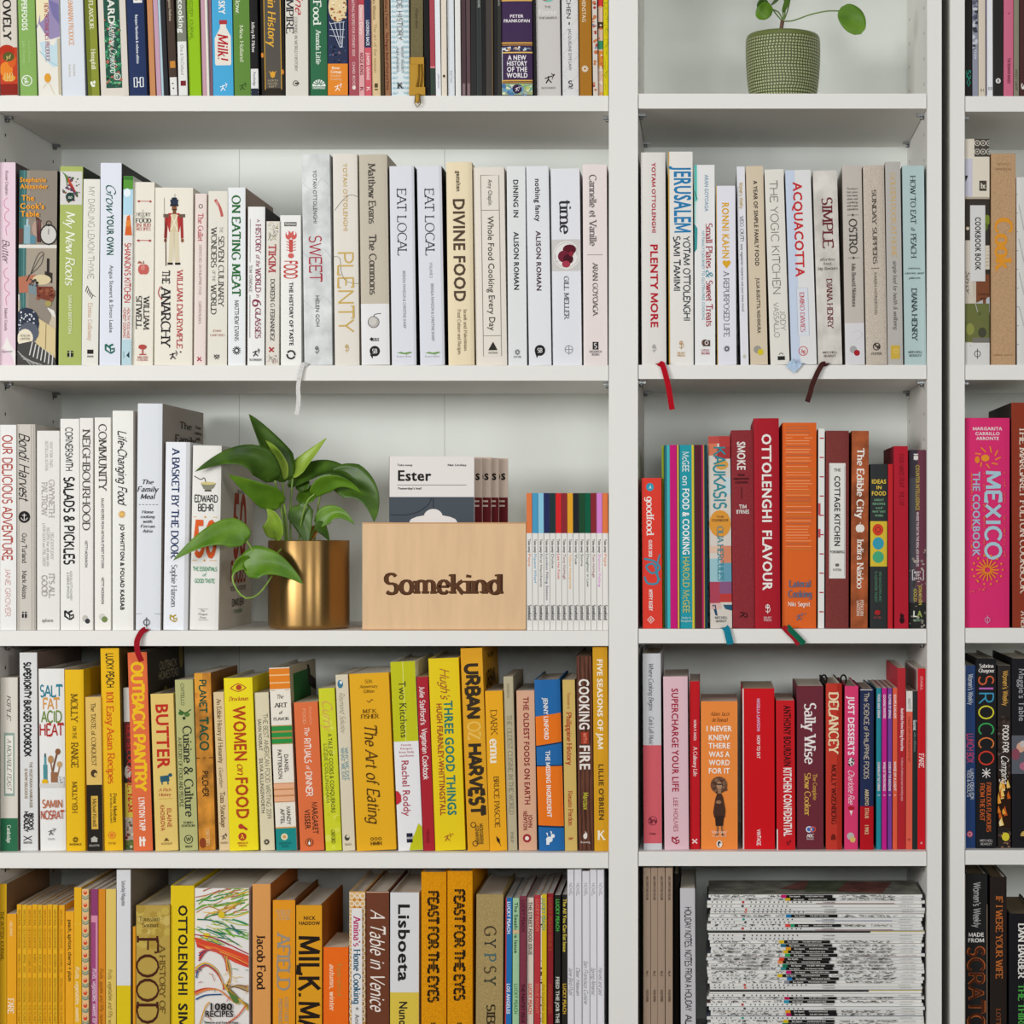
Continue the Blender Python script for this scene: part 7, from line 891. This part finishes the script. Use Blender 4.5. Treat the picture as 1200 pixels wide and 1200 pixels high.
for i in range(NM):
    kind, cc, cn = STK[i] if i < len(STK) else STK[(i * 7) % 36]
    zt = z_top - th * i; zb = zt - th * .93
    x0 = 831 + SR.uniform(-3.2, 2.6); x1 = 1081.5 + SR.uniform(-2.5, 2.5); rec = .012 + SR.uniform(-.003, .003)
    X0 = px(x0, 0, rec).x; X1 = px(x1, 0, rec).x; dep = .105
    lab = {'D': 'doodle-patterned magazine spine with %s tab, %s in the flat stack' % (cn, NUMS[i]), 'T': 'plain white magazine spine with dotted lettering, %s in the flat stack' % NUMS[i], 'B': 'white magazine spine with a black edge line, %s in the flat stack' % NUMS[i]}[kind]
    root = empty('magazine', ((X0 + X1) / 2, rec, zb), lab, 'magazine', 'stack of magazines lying flat on the bottom shelf')
    hw = (X1 - X0) / 2; hh = zt - zb
    mb = MB(); cov = mat(('e6e5e1', 'dedfdd', 'e9e7e2')[i % 3], 'gloss'); edge = mat(SR.choice(('b8b6b2', 'c8c4be', '8a6a6a', '6a6c80', 'cfcfcb')), 'gloss')
    mb.box(-hw, hw, 0, .0006, 0, hh, cov); mb.box(-hw, hw, .0006, dep, 0, .0003, edge); 
    topm = mat('908f84', 'mottle') if i == 0 else edge
    mb.box(-hw, hw, .0006, dep, hh - .0003, hh, topm)
    if i == 0:
        mb.add([(-hw + .09, .04, hh + .0001), (hw - .05, .01, hh + .0001), (hw - .03, .09, hh + .0001), (-hw + .12, .1, hh + .0001)], [(0, 1, 2, 3)], mat('8a5a54', 'mottle')); mb.add([(-hw + .12, .02, hh + .0002), (-hw + .16, .02, hh + .0002), (-hw + .18, .1, hh + .0002), (-hw + .13, .1, hh + .0002)], [(0, 1, 2, 3)], mat('66705a', 'mottle'))
    wpx = x1 - x0; y0p, y1p = 0.0, 3.6
    P = Pad(mb, wpx, y0p, y1p, 2 * hw, hh, lambda x, z, e, hw=hw: (x - hw, -e, z), .0001)
    if kind == 'D':
        tu = .345 + SR.uniform(-.02, .02)
        R2 = random.Random(i)
        for q in range(34):
            u = R2.uniform(.01, tu - .01); a = R2.uniform(.4, 3.2); l([(u, a), (u + R2.uniform(-.012, .012), R2.uniform(.3, 3.3)), (u + R2.uniform(.0, .015), R2.uniform(.3, 3.3))], .5, R2.choice(('4a4844', '77746e', '2c2a28')))(P)
        for q in range(34):
            u = R2.uniform(tu + .26, .86); l([(u, R2.uniform(.4, 3.2)), (u + R2.uniform(-.014, .014), R2.uniform(.3, 3.3)), (u + R2.uniform(.0, .02), R2.uniform(.3, 3.3))], .5, R2.choice(('4a4844', '77746e', '9a968e')))(P)
        if i in (17, 18, 19, 20, 21, 22): 
            for q in range(8): c(R2.choice((R2.uniform(.04, tu), R2.uniform(tu + .28, .84))), 1.8, 4, 1.2, R2.choice(('8a8a86', '5c5a56', 'a8a6a0')), 8)(P)
        r(tu, tu + .024, 0, 3.6, cc)(P)
        if cn == 'red and green': r(tu + .024, tu + .045, 0, 3.6, '2a9a6c')(P); tu += .02
        r(tu + .024, tu + .24, .1, 3.5, '1d1c1b')(P)
        h('Bon Appetit', 1.8, tu + .065, 12, 1.7, 'e2e0da', 'B')(P); h(SR.choice(('THE ENTERTAINING ISSUE', 'THE BEST NEW DISH', 'THE HOLIDAY GUIDE', 'THE RESTAURANT ISSUE')), 1.8, tu + .155, 22, 1.5, 'e2e0da', 'B')(P)
        h('LUCKY TIMES', 1.8, .93, 15, 1.2, '9a9892')(P)
    elif kind == 'T':
        R2 = random.Random(i)
        for q in range(5): r(.02 + .022 * q, .026 + .022 * q, 1.1, 2.5, '5c5a56')(P)
        c(.165, 1.8, 1.7, 1.4, cc, 8)(P)
        for q in range(R2.randint(8, 14)): r(.2 + .021 * q, .206 + .021 * q, 1.1, 2.6, '4a4844')(P)
        h('Gourmet', 1.8, .56, 14, 1.6, '6a6862', 's')(P); h('WINTER 2014', 1.8, .92, 14, 1.2, '9a9892')(P)
        if i in (2, 7, 10): l([(.5, 3.4), (.86, 3.3)], .6, ('7a3a3a', '3a4a8a', '8a3a40')[(2, 7, 10).index(i)])(P)
    else:
        r(0, .75, 0, 2.2, '23211f')(P); r(.75, 1, 0, 1.2, 'b8a86a')(P)
    mb.build('cover', root)
    m2 = MB(); m2.box(-hw + .0008, hw - .0008, .0008, dep - .001, .0004, hh - .0004, mat('d6d2ca', 'pages')); m2.build('page_block', root)
# ------------------------------------------------------------------ wooden box with booklets
zs = SHELF['L'][3]
bx = empty('wooden_box', (px(520.5, 0, .008).x, .008, zs + .0003), 'pale plywood box with dark burnt-in lettering on the plant shelf', 'box')
bw = mat('e3bf95', 'birch'); be = mat('c99a6c', 'birch')
hw = 96.2 * S; bh = px(0, 612.5, .008).z - zs; t = .006; bd = .175
m = MB(); m.box(-hw, hw, 0, t, 0, bh, bw)
m.box(-hw, hw, -.00005, t + .0002, bh - .0016, bh + .00005, be); m.box(-hw, hw, -.00005, t, -0.0000, .0014, be)
ybot = CY - (zs - ZC) / (S * (D + .008) / D)
P = Pad(m, 192.4, 612.5, ybot, 2 * hw, bh, lambda x, z, e: (x - hw, -e, z), .00012)
h('Somekind', 684.6, .497, 141, 23, '452817', 'k')(P); h('Somekind', 684.4, .497, 138.5, 21.4, '5d3c26', 's')(P)
m.build('front_panel', bx)
m = MB(); m.box(-hw, hw, bd - t, bd, 0, bh, bw); m.build('back_panel', bx)
for s_ in (-1, 1):
    m = MB(); q = sorted((s_ * hw, s_ * (hw - t))); m.box(q[0], q[1], t, bd - t, 0, bh, bw); m.build('side_panel', bx)
m = MB(); m.box(-hw + t, hw - t, t, bd - t, 0, .005, be); m.build('base', bx)
def booklet(x0, x1, ytop, dep, cols, label, text):
    X0 = px(x0, 0, dep).x; X1 = px(x1, 0, dep).x; H = px(0, ytop, dep).z - zs - .005
    root = empty('booklet', (X0, dep, zs + .0057), label, 'booklet', 'cafe booklets standing in the wooden box')
    W = X1 - X0; kf = S * (D + dep) / D; yb = CY - (zs + .005 - ZC) / kf
    m = MB(); m.box(0, W, 0, .0006, 0, H, mat(cols[0])); m.box(0, W, .0046, .0052, 0, H, mat(cols[0])); m.box(0, .0005, 0, .0052, 0, H, mat(cols[0]))
    P = Pad(m, x1 - x0, ytop, yb, W, H, lambda x, z, e: (x, -e, z), .0001)
    for g in text: g(P)
    m.build('cover', root)
    m = MB(); m.box(.0006, W - .0006, .0007, .0045, .0004, H - .0004, mat('ddd6ca', 'pages')); m.build('page_block', root)
booklet(456, 555.6, 535.5, .022, ('eae4e0', ), 'front white and slate booklet standing in the wooden box', [r(0, 1, 583, 738, '4d555c'), tiny('Take away', 545.6, .185, 18, '2a2828', 'B'), tiny('Mat Lindsay', 545.6, .8, 22, '2a2828', 'B'), h('Ester', 558, .3, 39, 12, '232222', 'B'), l([(.095, 569), (.91, 569)], .6, '6a6664'), tiny('Yesterday\'s loaf', 573, .24, 28, '2a2828', 'B'), sw([(.5, 584), (.46, 592), (.35, 600), (.2, 604), (.02, 604)], .8, '2c3238', 24), l([(.52, 584), (.52, 598)], .8, '2c3238'), c(.52, 612, 28, 8, 'eae4e0'), c(.52, 606, 11, 9, 'eae4e0'), p([(.24, 612), (.24, 640), (.8, 640), (.8, 612)], 'eae4e0')])
BN = ('second booklet peeking out behind the white front one', 'third booklet from the front of the wooden box', 'fourth booklet from the front of the wooden box', 'last booklet, rearmost in the wooden box')
for i, (x1, yt) in enumerate(((565, 536.6), (575.4, 536.2), (584.4, 537.2), (595, 537.4))):
    booklet(x1 - 99, x1, yt, .040 + .012 * i, ('d6c2b2', ), BN[i] + ', beige over maroon', [r(0, 1, 583.6, 738, '6a2024'), h('Tipos', 557.5, .8, 34, 11, '2c2420', 'B'), r(.88, .965, 587, 589, 'd6c2b2'), r(.88, .965, 592.4, 594.4, 'd6c2b2')])

# ------------------------------------------------------------------ plants
def leaf_mesh(base, ctrl, tip, width, roll, fold, m, back=None, rnd=False, heart=.0, curl=0.0):
    """base / ctrl / tip: (picture x, picture y, depth); width in picture pixels; roll 0 faces the camera"""
    b, c_, t_ = px(*base), px(*ctrl), px(*tip)
    mb = MB(); NL, NW = 18, 4; vs = []
    for i in range(NL + 1):
        s = i / NL; pt = b * (1 - s) ** 2 + c_ * 2 * s * (1 - s) + t_ * s * s
        tg = ((c_ - b) * (1 - s) + (t_ - c_) * s).normalized()
        sd = tg.cross(Vector((0, -1, 0)));
        if sd.length < .05: sd = Vector((1, 0, 0))
        sd.normalize(); nrm = sd.cross(tg).normalized()
        a = math.radians(roll); sd2 = sd * math.cos(a) + nrm * math.sin(a); n2 = -sd * math.sin(a) + nrm * math.cos(a)
        if rnd: f = math.sqrt(max(0, 1 - (2 * s - 1) ** 2))
        else: f = (min(1, (s + .012) / .30) ** .55) * (max(0, 1 - s) ** .82) * 1.32 if s > 0 else .12
        if not rnd: f = min(f, 1.0)
        hwid = width * S / 2 * f
        for j in range(-NW, NW + 1):
            q = j / NW
            off = sd2 * hwid * q + n2 * (abs(q) ** 1.3 * fold * hwid - curl * hwid * q * q * q) - tg * (heart * hwid * abs(q) * max(0, 1 - s * 5))
            rip = .04 * hwid * math.sin(q * 4 + s * 9)
            vs.append(pt + off + n2 * rip)
    w = 2 * NW + 1; fs = [(i * w + j, i * w + j + 1, (i + 1) * w + j + 1, (i + 1) * w + j) for i in range(NL) for j in range(2 * NW)]
    mb.add(vs, fs, m, True)
    # midrib
    return mb
def solid(o_, th=.0005):
    md = o_.modifiers.new('thickness', 'SOLIDIFY'); md.thickness = th; md.offset = 0
def leaf_material(name, c0, c1):
    m = bpy.data.materials.new(name); m.use_nodes = True; nt = m.node_tree; b = nt.nodes['Principled BSDF']
    tc = nt.nodes.new('ShaderNodeTexCoord'); nz = nt.nodes.new('ShaderNodeTexNoise'); nz.inputs['Scale'].default_value = 38; nz.inputs['Detail'].default_value = 5
    rp = nt.nodes.new('ShaderNodeValToRGB'); rp.color_ramp.elements[0].color = lin(c0); rp.color_ramp.elements[1].color = lin(c1); rp.color_ramp.elements[0].position = .35; rp.color_ramp.elements[1].position = .68
    nt.links.new(tc.outputs['Object'], nz.inputs['Vector']); nt.links.new(nz.outputs['Fac'], rp.inputs[0]); nt.links.new(rp.outputs[0], b.inputs['Base Color'])
    b.inputs['Roughness'].default_value = .38; b.inputs['Specular IOR Level'].default_value = .4
    tr = nt.nodes.new('ShaderNodeBsdfTranslucent'); mx = nt.nodes.new('ShaderNodeMixShader'); mx.inputs[0].default_value = .25
    nt.links.new(rp.outputs[0], tr.inputs[0]); out = nt.nodes['Material Output']; nt.links.new(b.outputs[0], mx.inputs[1]); nt.links.new(tr.outputs[0], mx.inputs[2]); nt.links.new(mx.outputs[0], out.inputs[0])
    return m
LD = leaf_material('leaf_dark', '3a5a18', '587e22'); LM = leaf_material('leaf_mid', '58861c', '76a22a'); LB = leaf_material('leaf_bright', '93b83a', 'b0cb52')
ST = mat('7c9a3e', 'leaf')
# brass pot
pc = px(362, 0, .06); prad = 47.0 * S * (D + .06) / D
zr = px(0, 633.5, .012).z - zs
pr = empty('potted_pothos', (pc.x, .0605, zs), 'trailing green vine plant in a shiny brass cylinder pot', 'potted plant')
brass = bpy.data.materials.new('brass'); brass.use_nodes = True; bb = brass.node_tree.nodes['Principled BSDF']
bb.inputs['Base Color'].default_value = lin('b48f5a'); bb.inputs['Metallic'].default_value = 1; bb.inputs['Roughness'].default_value = .34; bb.inputs['Anisotropic Rotation'].default_value = .25
bb.inputs['Anisotropic'].default_value = .85
_nt = brass.node_tree; _tg = _nt.nodes.new('ShaderNodeTangent'); _tg.direction_type = 'RADIAL'; _tg.axis = 'Z'; _nt.links.new(_tg.outputs[0], bb.inputs['Tangent']); _tc = _nt.nodes.new('ShaderNodeTexCoord'); _mp = _nt.nodes.new('ShaderNodeMapping'); _mp.inputs['Scale'].default_value = (9, 9, 160); _nz = _nt.nodes.new('ShaderNodeTexNoise'); _nz.inputs['Scale'].default_value = 9; _bp = _nt.nodes.new('ShaderNodeBump'); _bp.inputs['Strength'].default_value = .06; _bp.inputs['Distance'].default_value = .0005
_nt.links.new(_tc.outputs['Object'], _mp.inputs[0]); _nt.links.new(_mp.outputs[0], _nz.inputs['Vector']); _nt.links.new(_nz.outputs['Fac'], _bp.inputs['Height']); _nt.links.new(_bp.outputs[0], bb.inputs['Normal'])
m = MB(); R_ = prad
m.lathe([(0, .0005), (R_ - .004, .0005), (R_ - .0012, .002), (R_, .006), (R_, zr - .0008), (R_ - .0006, zr), (R_ - .0018, zr), (R_ - .0022, zr - .001), (R_ - .0024, .01), (0, .01)], brass, 96); m.build('pot', pr)
m = MB(); m.lathe([(0, zr - .014), (R_ - .0028, zr - .015)], mat('2c2218', 'mottle'), 40); m.build('soil', pr)
base0 = Vector(pr.location)
def put(parent, mb, name, sol=.0004):
    o_ = mb.build(name, parent); off = Vector(parent.location)
    for v in o_.data.vertices: v.co -= off
    if sol: solid(o_, sol)
    return o_
def stem(parent, pts, rad=.0011, m_=None, name='stem'):
    mb = MB(); mb.tube([px(*q) for q in curve(pts, 16)], rad, m_ or ST, 7); return put(parent, mb, name, 0)
LEAF = [((336, 563, .055), (318, 522, .045), (291.5, 485, .03), 41, -38, .25, LD), ((333, 562, .052), (330, 530, .05), (311, 516, .035), 17, 10, .2, LB),
        ((342, 558, .06), (360, 540, .062), (382.8, 513, .05), 25, 35, .3, LB),
        ((322, 563, .04), (297, 512, .012), (228.4, 552.8, -.004), 37, -18, .22, LD),
        ((330, 591, .045), (302, 574, .02), (267.4, 556.4, .0), 33, 14, .25, LM),
        ((338, 570, .07), (395, 528, .06), (421, 575, .05), 30, 40, .3, LD), ((366, 580, .045), (392, 548, .035), (424, 578, .03), 24, -30, .2, LM),
        ((388, 560, .06), (440, 562, .055), (438.5, 612, .035), 45, 8, .25, LD),
        ((349, 592, .055), (356, 610, .05), (360, 640, .05), 32, 0, .2, LD),
        ((372, 616, .055), (391, 586, .05), (416, 615, .045), 23, 10, .25, LM), ((371, 612, .05), (380, 622, .055), (386, 634, .06), 14, 10, .2, LD),
        ((322, 632, .04), (330, 606, .03), (312, 596, .025), 30, 20, .6, LB),
        ((289.4, 633, -.006), (262, 608, -.012), (202.6, 657, -.016), 36, -12, .2, LM),
        ((286, 668, -.004), (312, 644, -.010), (355.6, 684.6, -.010), 41, 14, .22, LM),
        ((291, 660, .0), (280, 656, -.008), (272, 674, -.010), 20, 15, .5, LM),
        ((357, 575, .065), (356, 560, .07), (340, 556, .07), 22, 20, .2, LD), ((352, 590, .07), (366, 572, .075), (386, 575, .08), 26, 30, .2, LM)]
for (b_, c_, t_, w_, ro, fo, m_) in LEAF:
    put(pr, leaf_mesh(b_, c_, t_, w_, ro, fo, m_, heart=.35), 'leaf')
put(pr, leaf_mesh((362, 634, .06), (372, 612, .06), (380, 622, .06), 15, 30, .3, mat('a8742c', 'leaf')), 'dry_leaf')
for pts in ([(337, 640, .055), (333, 610, .055), (331.6, 564, .053)], [(341, 640, .06), (340, 600, .06), (343, 560, .06)], [(350, 640, .055), (353, 612, .05), (360, 588, .046), (369, 579, .045)], [(360, 640, .06), (366, 625, .057), (372, 616, .055)], [(334, 640, .045), (327, 630, .04), (321, 622, .036)], [(368, 640, .07), (372, 600, .07), (378, 572, .065), (390, 561, .06)], [(334, 638, .045), (328, 645, .012), (316, 655, .0), (302, 652, -.004), (289.4, 634, -.006)], [(326, 648, .006), (312, 660, -.002), (296, 664, -.003), (286, 668, -.004)], [(338, 640, .05), (334, 596, .048), (331, 590, .045)], [(335, 640, .055), (330, 600, .05), (322, 563, .04)], [(320, 672, -.001), (313, 684, -.005), (302, 697, -.008), (288, 701, -.010), (277, 690, -.011), (272.5, 676, -.010), (279, 664, -.006)]):
    stem(pr, pts, .00125)
# textured green pot with a coin-leaf plant
zs2 = SHELF['M'][1]
gc = px(917.5, 0, .075)
gp = empty('potted_pilea', (gc.x, .075, zs2), 'olive textured plant pot with a few round leaves', 'potted plant')
kf = S * (D + .075) / D
gm = bpy.data.materials.new('woven_glaze'); gm.use_nodes = True; nt = gm.node_tree; b = nt.nodes['Principled BSDF']
b.inputs['Roughness'].default_value = .38
uv = nt.nodes.new('ShaderNodeUVMap'); nzz = nt.nodes.new('ShaderNodeTexNoise'); nzz.inputs['Scale'].default_value = 5; vm = nt.nodes.new('ShaderNodeMixRGB'); vm.blend_type = 'ADD'; vm.inputs[0].default_value = .03
nt.links.new(uv.outputs[0], nzz.inputs['Vector']); nt.links.new(uv.outputs[0], vm.inputs[1]); nt.links.new(nzz.outputs['Color'], vm.inputs[2])
ws = []
for ax, sc in (('X', 23), ('Y', 7.3)):
    w_ = nt.nodes.new('ShaderNodeTexWave'); w_.bands_direction = ax; w_.inputs['Scale'].default_value = sc; w_.inputs['Distortion'].default_value = .9; w_.inputs['Detail'].default_value = 1
    nt.links.new(vm.outputs[0], w_.inputs['Vector']); ws.append(w_)
mul = nt.nodes.new('ShaderNodeMath'); mul.operation = 'MINIMUM'; nt.links.new(ws[0].outputs['Fac'], mul.inputs[0]); nt.links.new(ws[1].outputs['Fac'], mul.inputs[1])
rp = nt.nodes.new('ShaderNodeValToRGB'); rp.color_ramp.elements[0].color = lin('444e26'); rp.color_ramp.elements[1].color = lin('bcc290'); rp.color_ramp.elements[0].position = .12; rp.color_ramp.elements[1].position = .6
nt.links.new(mul.outputs[0], rp.inputs[0]); nt.links.new(rp.outputs[0], b.inputs['Base Color'])
bp = nt.nodes.new('ShaderNodeBump'); bp.inputs['Strength'].default_value = .7; bp.inputs['Distance'].default_value = .001; nt.links.new(mul.outputs[0], bp.inputs['Height']); nt.links.new(bp.outputs[0], b.inputs['Normal'])
rimm = mat('6c7742', 'gloss')
H_ = px(0, 35.5, .04).z - zs2
prof = [(35, .0), (38, .06), (40.4, .2), (42.4, .4), (43.4, .6), (43.8, .8), (43.6, .93)]
me = MB(); N_ = 96
pts_ = [(0, .001)] + [(rr * kf, .001 + (H_ - .001) * hz) for rr, hz in prof]
me.lathe([(0, .0005)] + [(rr * kf, .0005 + (H_ - .0005) * hz) for rr, hz in prof], gm, N_)
k0 = len(me.f)
me.lathe([(43.6 * kf, H_ * .93), (43 * kf, H_ * .97), (41.8 * kf, H_), (40 * kf, H_), (39 * kf, H_ * .96), (38.6 * kf, H_ * .8), (0, H_ * .8)], rimm, N_)
go = me.build('pot', gp)
ul = go.data.uv_layers.new(name='UVMap')
for po in go.data.polygons:
    angs = [math.atan2(go.data.vertices[v].co.y, go.data.vertices[v].co.x) / (2 * math.pi) for v in po.vertices]
    wrap = max(angs) - min(angs) > .5
    for li, a in zip(po.loop_indices, angs):
        v = go.data.vertices[go.data.loops[li].vertex_index].co
        ul.data[li].uv = ((a + 1 if wrap and a < 0 else a), v.z / H_)
m = MB(); m.lathe([(0, H_ * .86), (38.4 * kf, H_ * .85)], mat('2c2218', 'mottle'), 40); m.build('soil', gp)
bs = mat('6a4a34', 'leaf'); gs = mat('6a8a3a', 'leaf')
stem(gp, [(915, 44, .075), (915.5, 34, .075), (917, 24, .075)], .0026, bs, 'trunk')
for pts in ([(917, 25, .075), (930, 24, .07), (950, 17, .062), (970, 13, .058), (986, 13, .056)], [(916, 24, .075), (910, 17, .075), (903, 8, .07), (898, 8, .068)], [(917, 23, .075), (912, 14, .08), (902, 10, .078)], [(918, 23, .075), (918, 10, .08), (924, -20, .09)], [(919, 22, .075), (920, 5, .075), (915, -12, .07)], [(919, 23, .075), (924, 8, .07), (930, -26, .06)]):
    stem(gp, pts, .0009, gs)
def coin(a, b_, ctr, wd, ro, mt): put(gp, leaf_mesh(a, ctr, b_, wd, ro, .12, mt, rnd=True), 'leaf')
coin((986, 8, .056), (1009, 40, .056), (998, 20, .054), 31, 8, LM)
coin((904, 6, .066), (890, 23, .062), (894, 12, .056), 19, 10, LM)
coin((900, 2, .07), (890, 12, .07), (894, 5, .068), 16, 20, LD)
coin((905, 6, .07), (917, -6, .09), (912, -1, .08), 10, 55, LD)
coin((917, 15, .07), (928, -12, .06), (923, 2, .062), 9, 40, LD)
coin((924, -20, .09), (940, -60, .09), (930, -40, .085), 40, 20, LM)
coin((915, -12, .07), (890, -40, .06), (900, -30, .06), 34, 15, LM)
